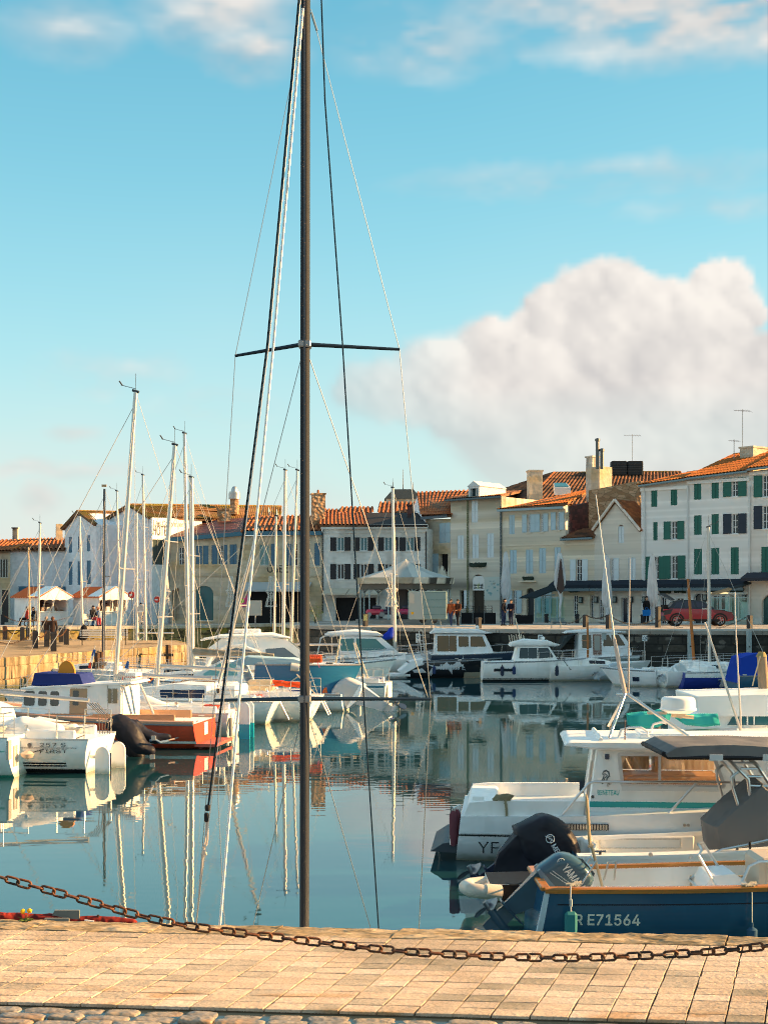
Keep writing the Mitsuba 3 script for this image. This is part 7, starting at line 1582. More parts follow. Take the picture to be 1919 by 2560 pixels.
part(b, 'foredeck', [cham(X(1820), X(1990), D-.9, D+.2, Z(1860), Z(1822), .1)], 'gel_white', 30)
part(b, 'deck_rail', tube([(X(u), D-.9, Z(v)) for u, v in ((1868, 1838), (1876, 1824), (1895, 1821), (1990, 1821))], .02, 6), STEEL)
part(b, 'coiled_line', [tube([P(1835, 1850, D-1)+np.array([.12*math.cos(a)*(1+.2*j), .1*math.sin(a), .03*j+.06*math.sin(a*.5)]) for a in np.linspace(0, 6.28, 12)], .02, 6) for j in range(5)], ('cloth', (.6, .55, .48)))
for (p, q, r) in (((1761, 1556), (1852, 1830), .030), ((1838, 1560), (1853, 1850), .022)):
    part(b, 'whip_pole', tube([P(p[0], p[1], D-1), P(q[0], q[1], D-1)], [r*.6, r], 7), ('gel', (.66, .58, .52)), 40)
part(b, 'whip_pole', tube([P(1836, 1480, D-1), P(1838, 1560, D-1)], .012, 6), ('gel', (.7, .68, .66)), 40)
D = 26.5; X, Z = setx(D)
b, M, hl = sailboat('teal_cover_sailboat', 'sailboat with bright teal sail covers between pilot house roof and radar dome', None, 1560, 1500+4*F/26.5, .03, 6.5, 2.2, .75, 1.0, None, rail=False)
for cvp in ([(1588, 1796), (1640, 1790), (1690, 1780), (1712, 1776), (1700, 1812), (1670, 1830), (1620, 1836), (1592, 1824)], [(1712, 1806), (1740, 1798), (1790, 1795), (1822, 1795), (1832, 1824), (1790, 1828), (1740, 1824)]):
    c = np.array([(X(u), Z(v)) for u, v in cvp]); m_ = c.mean(0); R_ = []
    for y, s_ in ((-.16, .6), (-.12, .92), (0, 1.0), (.12, .92), (.16, .6)):
        R_.append(np.array([(x, D+1+y, z) for x, z in m_+(c-m_)*s_]))
    part(b, 'sail_cover', jit(skin(R_).subdivide().subdivide(), .02, 3, 5), 'canvas_teal', 40)
part(b, 'boom', tube([P(1586, 1836, D+1), P(1840, 1826, D+1)], .05, 8), ALU)
# --- masts of the boats in the channel behind the jetty and along the far quay
CG = 'sailboats in the channel behind the jetty'
def channel_boat(lb, px, base_u, D, r=.06, m=ALU, th=math.pi-.1, boom=None, cover=None, sp=(.5,), span=.6, L=7.0, zst=.75, name='sailboat', group=CG, foreL=.99, **kw):
    v = VH+H*F/D; x = (1-.55)*L*.999; p = P(base_u, v, D)
    M = rotz(th, (p[0]-math.cos(th)*x, p[1]-math.sin(th)*x, 0))
    hl = Hull(L, 2.4, zst, zst+.2, -.3, .82, 2.2, 2.4, .6, .1, 14, 7); b = thing(name, lb, 'sailboat', group)
    part(b, 'hull', hl.shell(), 'gel_white', 45, M); part(b, 'deck', hl.deck(-.01, 0), 'gel_white', False, M)
    coachroof(b, M, .34*L, .72*L, zst+.02, .36, 1.4, 1.1, [(.42*L, zst+.12), (.58*L, zst+.1), (.58*L, zst+.2), (.42*L, zst+.24)])
    stanchions(b, M, hl, .1, .95, 6)
    mast(b, M, x, zst+.3, px, r, m, sp, span, boom, cover, (L*foreL, 0, zst+.2), (.05, 0, zst+.05), **kw)
    return b, M
channel_boat('sailboat with a slim pole mast at the far left, standing behind the seated couple', (71, 1368), 76, 92, .06, ('wood', (.5, .38, .22)), boom=None, gear=False)
channel_boat('sailboat with a white mast and flag bracket, second mast from the left', (100, 1308), 95, 91, .085)
channel_boat('sailboat with a thin cream mast directly before the gabled white house', (199, 1290), 208, 90, .075)
b, M = channel_boat('sailboat with a black mast topped by a small tan flag', (261, 1222), 258, 66, .07, ('gloss', (.02, .03, .05)), gear=False)
part(b, 'masthead_flag', hull([P(u, v, 66)+[0, d, 0] for u, v in ((254, 1211), (266, 1211), (266, 1217), (254, 1217)) for d in (0, .03)]), ('cloth', (.5, .32, .18)), False)
channel_boat('sailboat with a short stepped mast just right of the black mast', (292, 1228), 303, 92, .07)
channel_boat('sailboat with a slim mast directly right of the tallest white mast', (357, 1188), 365, 88, .085, sp=(.45, .7))
b, M = channel_boat('sailboat with a bare mast and hoisted outboard on its stern rail', (341, 1282), 343, 91, .10, gear=False, boom=(2.4, 1.9, .0))
outboard(b, frame(P(346, 1532, 90), (1, 0, 0), (0, 1, 0), (0, 0, 1)), 0, .9, (.55, .5, .45), low=True)
channel_boat('sailboat with the taller of two close white masts near the jetty end', (461, 1084), 472, 62, .085, sp=(.35, .62), span=.9)
channel_boat('sailboat with a thick shorter mast and a grey furled mainsail beside the jetty end', (478, 1194), 480, 58, .12, sp=(.3, .6), boom=(3.4, 1.75, -.1), cover='canvas_tan', span=.9)
QG = 'sailboats left of the tall dark mast along the far quay'
channel_boat('sailboat with a stout white mast left of the tall dark mast', (713, 1176), 707, 70, .10, group=QG, sp=(.4, .66), span=.8)
channel_boat('sailboat with a thin mast right beside the tall dark mast', (743, 1176), 726, 72, .07, group=QG, sp=(.42,), boom=(2.6, 1.75, 0))
channel_boat('sailboat with a slim tilted mast crossing the cream restaurant', (690, 1290), 684, 74, .065, group=QG)
b, M = channel_boat('sailboat with a white mast and bright blue sail cover in front of the carousel', (981, 1220), 987, 78, .10, group=None, sp=(.48,), span=.9, L=6.0, boom=None)
q = P(987, 1580, 78); part(b, 'sail_cover', jit(blob([[(P(978, 1575, 78), .16), (P(975, 1588, 78), .24), (P(950, 1598, 78), .14), (P(920, 1600, 78), .06)]], length=.12), .05, 3, 3), ('cloth', (.012, .04, .42)), True, None, 'bright blue sail cover')
channel_boat('sailboat with a white mast and red masthead light in front of the tall white house', (1770, 1318), 1773, 66, .085, group=None, th=.2, sp=(.4,), span=.5, L=5.5, boom=None)
channel_boat('sailboat with a leaning orange wooden mast near the red car', (1719, 1447), 1734, 68, .075, ('wood', (.42, .13, .025)), group=None, th=.2, stays=False, gear=False, L=5.0)
channel_boat('sailboat with a short orange wooden mast above the wheelhouse boat', (1468, 1556), 1469, 71, .06, ('wood', (.35, .12, .03)), group=None, th=.2, stays=False, gear=False, L=5.0)
# flags on the boats by the jetty
for u, v, D, lb in ((228, 1640, 44, 'French flag hanging on a boat stern by the jetty wall'), (312, 1672, 43, 'second French flag, lower and further right by the tallest white mast')):
    k = thing('french_flag', lb, 'flag'); c = P(u, v, D)
    part(k, 'staff', tube([c+[-.05, 0, -.75], c+[.12, 0, .32]], .012, 5), ALU)
    for i, cl in enumerate(((.03, .10, .30), (.72, .70, .68), (.65, .06, .03))):
        part(k, 'cloth', jit(hull([c+np.array([x, y, z]) for x, z in ((.08-.05*i, .22-.19*i), (.14-.07*i, .2-.19*i), (.10-.07*i, -.01-.19*i), (.0-.06*i, .02-.19*i)) for y in (-.012, .012)]), .02, i, 6), ('cloth', cl), False)
# wooden piles in the water
for u, v0, v1, D, r, lb in ((420, 1612, 1716, 74, .13, 'dark timber pile against the end of the sunlit jetty'), (243, 1632, 1700, 63, .12, 'rusty timber pile behind the red fishing boat'), (252, 1630, 1700, 63.3, .12, 'darker timber pile next to the rusty one')):
    k = thing('mooring_pile', lb, 'pile'); c0_, c1_ = P(u, v0, D), P(u, v1, D); part(k, 'shaft', jit(tube([c1_+[0, 0, -2], c1_, c0_], r, 9), .02, 3, 4), ('matte', (.09, .05, .03)), 40); part(k, 'cross_bar', box(c0_[0]-.35, c0_[0]+.3, D-.18, D-.12, c0_[2]-.6, c0_[2]-.45), ('matte', (.10, .06, .035)), False)
k = thing('mooring_pile', 'leaning weathered wooden pile at the right edge, behind the pilot-house boat', 'pile'); D = 31
part(k, 'shaft', jit(tube([P(1925, 1800, D)+[0, 0, -2.5], P(1912, 1790, D), P(1903, 1640, D)], [.13, .13, .11], 10), .01, 3, 4), ('wood', (.27, .20, .13)), 40)
part(k, 'pile_cap', tube([P(1903, 1642, D), P(1903, 1630, D)], [.13, .07], 8), ('matte', (.30, .24, .10)), 40)
part(k, 'pile_rope', tube([P(1900, 1640, D-.1), P(1886, 1690, D-.1), P(1880, 1715, D-.1)], .015, 5), ('cloth', (.5, .42, .28)))
# ---------------------------------------------------------------- people and street furniture
def person(label, p, face, pose='stand', top=(.02, .02, .03), legs=(.03, .04, .08), hair=(.03, .02, .015), h=1.0, skin_c=(.45, .27, .19), arms='down', lean=0.0, group=None):
    k = thing('person', label, 'person', group)
    if pose == 'sit':
        pel, kn, an = (0, 0, .52), (.44, .0, .50), (.50, .0, .09); ch = (-.06+lean, 0, .90); nk = (-.05+lean*1.4, 0, 1.06); hd = (-.02+lean*1.6, 0, 1.22)
        L_ = [[((0, s*.10, .52), .095), ((.42, s*.12, .51), .07), ((.46, s*.12, .09), .048)] for s in (1, -1)]
        ft = [(.46, .12, .06), (.46, -.12, .06)]
    else:
        st = .17 if pose == 'walk' else .04
        ch = (lean*.5, 0, 1.28); nk = (lean, 0, 1.47); hd = (lean*1.2+.02, 0, 1.625); pel = (0, 0, .95)
        L_ = [[((0, s*.095, .92), .10), ((s*st*.7+.03, s*.10, .50), .068), ((s*st*1.1-.03, s*.10, .09), .046)] for s in (1, -1)]
        ft = [(st*1.1-.03, .10, .06), (-st*1.1-.03, -.10, .06)]
    sh = [(ch[0], s*.19, ch[2]+.13) for s in (1, -1)]
    el, hn = [], []
    for i, s in enumerate((1, -1)):
        S = np.array(sh[i])
        if arms == 'down': E_, Hn = S+[.0, s*.06, -.29], S+[.07, s*.05, -.54]
        elif arms == 'fore': E_, Hn = S+[.05, s*.05, -.28], S+[.28, -s*.05, -.34]
        elif arms == 'pocket': E_, Hn = S+[-.06, s*.14, -.26], S+[.08, s*.0, -.46]
        else: E_, Hn = S+[.12, s*.05, -.24], S+[.34, -s*.02, -.26]
        el.append(E_); hn.append(Hn)
    M = rotz(face, p) @ np.diag([h, h, h, 1.0])
    H_ = np.array(hd)
    body = [[(pel, .11), (ch, .12), (nk, .055), (H_+[-.01, 0, -.09], .05), (H_+[0, 0, .03], .095)], [(H_+[.04, 0, -.06], .06), (H_+[.01, 0, .0], .085)], [(H_+[.085, 0, -.005], .012), (H_+[.118, 0, -.03], .016)]]
    for i in (0, 1):
        f_ = hn[i]-el[i]; f_ /= np.linalg.norm(f_)
        body += [[(sh[i], .06), (el[i], .045), (hn[i], .032), (hn[i]+f_*.08, .034)], [(hn[i]+f_*.03, .02), (hn[i]+f_*.07+[.035, 0, .0], .014)], [(H_+[0, (1, -1)[i]*.09, -.01], .022), (H_+[0, (1, -1)[i]*.10, .02], .02)]]
        for q in range(4):
            o = np.array([(-.024+.016*q), 0, 0]); body.append([(hn[i]+f_*.09+o, .012), (hn[i]+f_*(.15-.01*abs(q-1.5))+o, .009)])
    for l in L_: body.append([(a, r*.82) for a, r in l])
    part(k, 'body', blob(body, length=.07, smooth_it=3), ('skin', skin_c), True, M)
    jk = [[((pel[0], pel[1], pel[2]-.02), .155), ((ch[0], 0, ch[2]-.05), .165), ((ch[0], 0, ch[2]+.10), .13)], [(sh[0], .085), (sh[1], .085)], [((nk[0], 0, nk[2]-.02), .08), ((ch[0], 0, ch[2]+.08), .12)]]+[[(sh[i], .085), (el[i], .066), (hn[i]-(hn[i]-el[i])*.05, .05)] for i in (0, 1)]
    part(k, 'jacket', blob(jk, length=.08, smooth_it=3), ('cloth', top), True, M)
    part(k, 'trousers', blob([[(a, r*1.12) for a, r in l] for l in L_]+[[((pel[0], .06, pel[2]), .125), ((pel[0], -.06, pel[2]), .125)]], length=.08, smooth_it=3), ('cloth', legs), True, M)
    part(k, 'hair', blob([[(H_+[-.03, 0, .035], .105), (H_+[-.045, 0, -.02], .095)], [(H_+[.03, 0, .085], .065), (H_+[-.02, 0, .07], .09)]], length=.06, smooth_it=2), ('matte', hair), True, M)
    for q in ft:
        q = np.array(q); part(k, 'shoe', hull([q+[x, y, z] for x, y, z in ((-.09, -.045, -.06), (-.09, .045, -.06), (.17, -.04, -.06), (.17, .04, -.06), (-.08, -.04, .02), (-.08, .04, .02), (.15, -.03, -.02), (.15, .03, -.02), (.03, -.04, .03), (.03, .04, .03))]), ('rubber', (.02, .02, .02)), False, M)
    return k, M
def bench(label, c, face, L=1.7, group=None, wood=(.62, .60, .55), ring=False):
    """A park bench; face is the direction a sitter looks."""
    k = thing('park_bench', label, 'bench', group); M = rotz(face, c)
    for i in range(4): part(k, 'seat_slat', cham(.02+.11*i, .10+.11*i, -L/2, L/2, .42, .455, .008), ('paint', wood), 30, M)
    for i in range(3): part(k, 'back_slat', hull([(x, y, z) for y in (-L/2, L/2) for x, z in ((-.03-.03*i, .52+.13*i), (-.05-.03*i, .52+.13*i), (-.058-.03*i, .62+.13*i), (-.038-.03*i, .62+.13*i))]), ('paint', wood), False, M)
    for s in (1, -1):
        y = s*(L/2-.12)
        a_ = np.linspace(0, 6.283, 15); rg_ = tube([(.22+.20*math.cos(t), y, .22+.19*math.sin(t)) for t in a_], .025, 6)
        part(k, 'iron_leg', [rg_, tube([(.42, y, 0), (.38, y, .42), (-.02, y, .42), (-.13, y, .92)], .025, 6), tube([(.02, y, 0), (.02, y, .44)], .025, 6)]+([tube([(-.05, y, .62), (.42, y, .64), (.45, y, .44)], .02, 6)] if ring else []), ('matte', (.015, .015, .017)), 40, M)
    return k
def bollard(label, u, v1, v0, z, w=.2, group=None, ang=.3, col=(.018, .02, .025)):
    p = G(u, v1, z); hgt = (v1-v0)/F*p[1]
    k = thing('bollard', label, 'bollard', group); M = rotz(ang, p)
    part(k, 'post', cham(-w/2, w/2, -w/2, w/2, -.05, hgt, .025), ('paint', col), 30, M)
    part(k, 'cap', cham(-w/2-.012, w/2+.012, -w/2-.012, w/2+.012, hgt-.12, hgt-.06, .01), ('paint', tuple(c*1.3 for c in col)), 30, M)
    return p+[0, 0, hgt]
def chain_run(label, pts, m=('matte', (.10, .045, .02)), r=.022):
    """Sagging chain between bollards: alternate links."""
    k = thing('barrier_chain', label, 'chain'); n = 0
    for a, b_, sag in pts:
        p = cat_curve(a, b_, sag, 40); ms = []; N = max(6, int(np.linalg.norm(np.diff(p, axis=0), axis=1).sum()/.12))
        q = np.array([p[min(int(i/N*39), 39)] for i in range(N+1)])
        for i in range(N):
            t = q[i+1]-q[i]; l = np.linalg.norm(t)
            if l < 1e-3: continue
            t /= l; o = np.array([0, 0, 1.0]) if i % 2 else np.cross(t, [0, 0, 1.0]); c = (q[i]+q[i+1])/2
            ms.append(tube([c-t*.075, c-t*.05+o*.03, c+t*.05+o*.03, c+t*.075, c+t*.05-o*.03, c-t*.05-o*.03, c-t*.075], r*.6, 5))
        part(k, 'links', ms, m, 40, None, None, True)
    return k
# --- jetty and left quay
ZL = 2.1
tops = {}
for i, (u, v1, v0, lb) in enumerate(((12, 1597, 1565, 'brown bollard nearest the left edge on the jetty'), (56, 1601, 1568, 'black bollard second from the left on the jetty'), (88, 1621, 1578, 'black bollard third from the left on the jetty, taller and nearer the water'),
        (117, 1617, 1576, 'black bollard directly behind the nearest jetty bollard'), (134, 1628, 1580, 'nearest jetty bollard with a brown sunlit side'), (153, 1606, 1570, 'black bollard half hidden behind the mast foot on the jetty'), (166, 1612, 1572, 'rightmost black bollard on the jetty'), (70, 1592, 1569, 'small round headed bollard behind the bench on the jetty'))):
    tops[i] = bollard(lb, u, v1, v0, ZP, .26, 'bollards on the jetty', .35, (.09, .045, .03) if i in (0,) else (.018, .018, .022))
chain_run('rusty chain sagging between the jetty bollards', [(tops[0], tops[1], .45), (G(-30, 1590, ZP+.3), tops[2], .55), (tops[2], tops[3], .35), (tops[4], tops[6], .3)])
for i, (u, v1, v0, lb) in enumerate(((7, 1562, 1536, 'black bollard in front of the white stall at the left edge'), (193, 1559, 1534, 'black bollard between the two white stalls'), (294, 1556, 1536, 'black bollard right of the second white stall'), (440, 1556, 1536, 'black bollard by the cream restaurant'))):
    tops[20+i] = bollard(lb, u, v1, v0, ZL, .26, 'bollards on the left quay', .3)
chain_run('thin chain along the left quay in front of the stalls', [(tops[20], G(78, 1551, ZL+.75), .25), (G(78, 1551, ZL+.75), tops[21], .25)])
BG = 'park benches on the left quay'
fr = math.radians(-60)
q = G(80, 1567, ZL); bench('bench on the left quay where the red jacketed person sits', q, math.radians(200), 2.6, BG, (.25, .25, .24))
q = G(225, 1566, ZL); bench('pale bench on the left quay with two people leaning together', q, math.radians(-20), 2.0, BG)
q = G(133, 1556, ZL); bench('empty white bench in front of the first white stall', q, math.radians(-90), 1.8, BG)
q = G(420, 1557, ZL); bench('empty white bench left of the white mast pair', q, math.radians(-90), 2.0, BG)
q = G(540, 1557, ZL); bench('white bench with a seated person in front of the teal arched window', q, math.radians(-90), 1.9, BG)
q = G(367, 1557, ZL); bench('empty white bench right of the no entry signs', q, math.radians(-90), 1.6, BG)
qb = G(128, 1597, ZP); bench('dark bench on the jetty seen from behind with a couple on it', qb+[0, .1, 0], math.radians(95), 1.9, None, (.22, .24, .24))
q = G(258, 1614, ZP); bench('big white bench with black oval iron legs at the jetty edge', q+[0, .2, 0], math.radians(100), 2.6, None, (.66, .63, .58), True)
person('person in a red jacket sitting at the left on the quay', G(64, 1566, ZL)+[.1, -.05, 0], math.radians(200), 'sit', (.55, .05, .03), (.02, .02, .025), h=1.05)
person('person in black leaning forward on the bench beside the red jacket', G(88, 1567, ZL), math.radians(-140), 'sit', (.015, .015, .018), (.02, .022, .03), h=1.05, lean=.12, arms='fore')
for u, lb, hc in ((115, 'bald person in dark coat seen from behind, left one on the jetty bench', (.42, .25, .17)), (131, 'brown haired person in dark coat seen from behind, right one on the jetty bench', (.12, .05, .03))):
    q = G(u, 1597, ZP); person(lb, q+[0, .1, 0], math.radians(95), 'sit', (.05, .03, .025), (.03, .03, .035), hc, 1.05)
person('person in a black coat sitting on the pale bench with legs stretched out', G(234, 1566, ZL), math.radians(-30), 'sit', (.018, .018, .022), (.30, .04, .06), (.02, .015, .012), 1.1, arms='fore')
person('person in light blue leaning at the right end of the pale bench', G(247, 1566, ZL)+[0, .2, 0], math.radians(-160), 'sit', (.22, .30, .42), (.03, .10, .24), (.2, .07, .05), 1.05, lean=.1)
person('person standing by the no entry sign in dark clothes', G(352, 1561, ZL), math.radians(-100), 'stand', (.02, .05, .09), (.02, .02, .03), h=.95)
person('person with a yellow jacket standing between the masts', G(443, 1556, ZL), math.radians(30), 'stand', (.55, .30, .03), (.03, .04, .08), h=.95)
person('person in dark blue standing at the teal arched window', G(533, 1555, ZL), math.radians(-60), 'walk', (.02, .05, .12), (.015, .015, .02), h=.95)
person('person sitting on the white bench in front of the teal arched window', G(548, 1556, ZL), math.radians(-90), 'sit', (.35, .27, .22), (.02, .025, .04), (.25, .10, .04), .95)
k = thing('bag', 'black bag standing against the low quay wall behind the jetty', 'bag'); c = G(205, 1601, ZP)+[0, .3, 0]
part(k, 'sack', blob([[(c+[0, 0, .25], .3), (c+[.05, 0, .75], .2)], [(c+[.1, 0, .3], .25), (c+[-.25, 0, .15], .12)]], length=.12), ('cloth', (.015, .015, .018)), True)
part(k, 'strap', tube([c+[.05, -.1, .9], c+[.0, -.15, 1.05], c+[.12, -.1, .92]], .025, 5), ('cloth', (.02, .02, .02)))
# white market stalls with orange roofs
for u0, lb in ((97, 'white wooden market stall with a scalloped gable, left of its twin'), (247, 'white wooden market stall with a scalloped gable, right of its twin')):
    k = thing('market_stall', lb, 'stall', 'white market stalls'); D = 107
    C = P(u0, 1500, D); C[2] = ZL; M = frame(C, (.707, .707, 0), (-.707, .707, 0), (0, 0, 1)); w_, dp, hh, ap_ = 2.5, 3.5, 2.15, 2.85
    part(k, 'side_wall', [box(0, .06, 0, dp, 0, hh)], 'gel_cool', False, M); part(k, 'side_wall', box(w_-.06, w_, 0, dp, 0, hh), 'gel_cool', False, M); part(k, 'rear_wall', box(.06, w_-.06, dp-.06, dp, 0, hh), ('wood', (.10, .05, .03)), False, M)
    for i in range(8): part(k, 'plank', box(-.012, .0, .03+dp*i/8, dp*(i+1)/8-.01, 0, hh), 'gel_cool', False, M)
    part(k, 'counter', [box(0, w_, -.05, .0, 0, 1.0), box(-.05, w_+.05, -.18, .25, 1.0, 1.05)], 'gel_white', False, M)
    part(k, 'post', [box(w_*.48, w_*.48+.06, -.02, .04, 1.05, hh)], 'gel_white', False, M); part(k, 'post', box(w_-.12, w_+.02, -.08, .02, 0, hh), 'gel_white', False, M)
    for s, (xa, xb) in enumerate(((-.25, w_/2), (w_+.25, w_/2))):
        part(k, 'roof', hull([(x, y, z+dz) for x, z in ((xa, hh-.08), (xb, ap_)) for y in (-.4, dp+.2) for dz in (0, .07)]), ('cloth', (.60, .13, .04)), False, M)
    gp_ = [(-.25, hh-.1), (w_/2, ap_+.02), (w_+.25, hh-.1), (w_+.25, hh-.28)]+[(w_+.25-(w_+.5)*i/10, hh-(.28 if i % 2 == 0 else .2)) for i in range(1, 10)]+[(-.25, hh-.28)]
    part(k, 'gable_board', ext(gp_, .05, 'xz', -.46), 'gel_white', False, M)
    part(k, 'gable_cover', [hull([(x, y, z+dz) for x, z in ((xa, hh-.06), (xb, ap_+.02)) for y in (-.45, 1.1) for dz in (.071, .09)]) for xa, xb in ((-.27, w_/2), (w_+.27, w_/2))], 'gel_white', False, M)
    rs = random.Random(u0)
    for i in range(5): part(k, 'goods', box(.3+.42*i, .3+.42*i+rs.uniform(.12, .28), .0, .2, 1.053, 1.1+rs.uniform(.05, .3)), ('paint', rs.choice([(.5, .45, .38), (.2, .12, .08), (.6, .6, .55)])), False, M)
    part(k, 'ceiling_shelf', [box(.1, w_-.1, dp*.7, dp*.7+.3, 1.2, 1.25), box(.1, w_-.1, dp*.7, dp*.7+.3, 1.6, 1.65)], ('wood', (.08, .04, .025)), False, M)
# road signs
for u, v, r, D, lb in ((329, 1487, .26, 106, 'red no entry sign, larger one beside the right stall'), (393, 1499, .24, 108, 'red no entry sign further right, partly behind a mast')):
    k = thing('no_entry_sign', lb, 'road sign', 'no entry signs'); c = P(u, v, D)
    part(k, 'plate', tube([c+[0, 0, 0], c+[.1, -.03, .0]], r, 20).apply_transform(np.eye(4)), ('gloss', (.60, .03, .02)), 30, frame(c, (0, -1, 0), (1, 0, 0), (0, 0, 1)) @ frame(-c, (1, 0, 0), (0, 1, 0), (0, 0, 1)))
    part(k, 'bar', box(c[0]-r*.65, c[0]+r*.65, c[1]-.125, c[1]-.105, c[2]-.05, c[2]+.05), ('gloss', (.75, .75, .73)), False)
    part(k, 'pole', tube([(c[0], c[1]+.06, ZL-.1), (c[0], c[1]+.06, c[2]+.3)], .04, 7), ('alu', (.35, .36, .36)))
k = thing('dark_pillar', 'dark clock-like pillar sign in front of the left house', 'sign'); c = G(13, 1554, ZL)
part(k, 'shaft', cham(c[0]-.3, c[0]+.3, c[1]-.2, c[1]+.2, ZL, P(0, 1478, c[1])[2], .04), ('paint', (.015, .02, .025)), 30); part(k, 'face', box(c[0]-.2, c[0]+.18, c[1]-.215, c[1]-.2, P(0, 1486, c[1])[2], P(0, 1480, c[1])[2]), ('paint', (.35, .45, .48)), False)
k = thing('notice_board', 'blank cream notice board on a post in front of the grey awning', 'sign'); A_ = P(620, 1501, 100); B_ = P(654, 1539, 100)
part(k, 'panel', box(A_[0], B_[0], 100, 100.06, B_[2], A_[2]), ('paint', (.62, .55, .46)), False); part(k, 'post', tube([(A_[0]+.5, 100.1, 2.0), (A_[0]+.5, 100.1, A_[2])], .05, 6), ('alu', (.4, .4, .4)))
k = thing('advert_disc', 'pink and lime round advert panel on the cream restaurant wall', 'sign'); c = P(609, 1506, 110.5)
part(k, 'disc', jit(tube([c, c+[0, -.06, 0]], .36, 18), .0), ('paint', (.72, .06, .22)), 30); part(k, 'flag', hull([c+[x, y, z] for x, z in ((.0, .1), (.32, .75), (.28, .0)) for y in (-.05, 0)]), ('paint', (.72, .08, .22)), False); part(k, 'spot', tube([c+[-.12, -.1, .12], c+[-.12, -.065, .12]], .17, 14), ('paint', (.25, .62, .03)), 30)
k = thing('stone_planter', 'pale grey planter box on the quay below the restaurant', 'planter'); c = G(601, 1558, ZL)
part(k, 'trough', cham(c[0]-.36, c[0]+.36, c[1]-.3, c[1]+.3, ZL-.02, ZL+.55, .03), ('paint', (.38, .42, .44)), 30); part(k, 'soil', box(c[0]-.31, c[0]+.31, c[1]-.25, c[1]+.25, ZL+.5, ZL+.556), ('matte', (.05, .04, .03)), False)
k = thing('yellow_shrub', 'small lime yellow shrub beside the tall dark mast', 'shrub'); c = P(788, 1535, 100); rs = random.Random(4)
lv = []
for i in range(260):
    d_ = np.array([rs.gauss(0, .28), rs.gauss(0, .25), rs.gauss(0, .3)]); a_ = np.array([rs.uniform(-1, 1), rs.uniform(-1, 1), rs.uniform(-.3, 1)])*.08; b_3 = np.array([rs.uniform(-1, 1), rs.uniform(-1, 1), rs.uniform(-1, 1)])*.05
    lv.append((c+d_, c+d_+a_, c+d_+b_3))
part(k, 'foliage', tm(np.array(lv).reshape(-1, 3), np.arange(780).reshape(-1, 3)), ('matte', (.36, .40, .03)), False, stuff=True); part(k, 'stem', tube([c+[0, 0, -1], c], .05, 6), ('matte', (.08, .05, .03)))
k = thing('conical_shrub', 'dark conical potted shrub at the corner of the white house with black shutters', 'shrub'); c = G(810, 1551, 2.3); lv = []
for i in range(900):
    z = rs.uniform(0, 1)**.8*1.9; r_ = (1-z/1.95)*.55*rs.uniform(.6, 1.05); t = rs.uniform(0, 6.283); p_ = c+[r_*math.cos(t), r_*math.sin(t), z+.3]
    lv.append((p_, p_+np.array([rs.uniform(-1, 1), rs.uniform(-1, 1), rs.uniform(-.2, 1)])*.1, p_+np.array([rs.uniform(-1, 1), rs.uniform(-1, 1), rs.uniform(-1, 1)])*.08))
part(k, 'foliage', tm(np.array(lv).reshape(-1, 3), np.arange(2700).reshape(-1, 3)), ('matte', (.02, .04, .03)), False, stuff=True); part(k, 'pot', lathe([(.001, 0), (.3, 0), (.36, .4), (.001, .42)], 12).apply_translation(c), ('matte', (.04, .03, .03)), 30)
# wire light figures
for u, v0, v1, D, lb in ((415, 1440, 1521, 106, 'white wire light tree left of the white mast pair'), (577, 1440, 1516, 107, 'white wire light tree left of the pink advert'), (677, 1440, 1517, 106, 'white wire light tree in front of the grey awning'), (979, 1433, 1516, 90, 'white wire light tree in front of the carousel')):
    k = thing('light_tree', lb, 'decoration', 'white wire light trees'); c0_, c1_ = P(u, v1, D), P(u, v0, D); hh = c1_[2]-c0_[2]
    pr = [(.0, .42), (.06, .40), (.3, .26), (.38, .2), (.52, .40), (.56, .24), (.8, .15), (1.0, .13)]
    for i in range(8):
        a_ = i*math.pi/4; part(k, 'rib', tube([c0_+[r*math.cos(a_), r*math.sin(a_), s*hh] for s, r in pr], .022, 5), ('paint', (.72, .68, .62)))
    for s, r in pr[::2]: part(k, 'hoop', tube([c0_+[r*math.cos(a_), r*math.sin(a_), s*hh] for a_ in np.linspace(0, 6.283, 13)], .02, 5), ('paint', (.72, .68, .62)))
    wv = [tube([c0_+[r*math.cos(a_+j), r*math.sin(a_+j), s*hh], c0_+[r2*math.cos(a_+j+.8), r2*math.sin(a_+j+.8), s2*hh]], .012, 4) for (s, r), (s2, r2) in zip(pr[:-1], pr[1:]) for j in np.arange(0, 6.2, .785) for a_ in (0,)]
    part(k, 'lattice', wv, ('paint', (.70, .66, .60)), stuff=True); part(k, 'pole', tube([(c0_[0], D, 2.0), c0_+[0, 0, .1]], .05, 6), ('paint', (.4, .4, .4)))
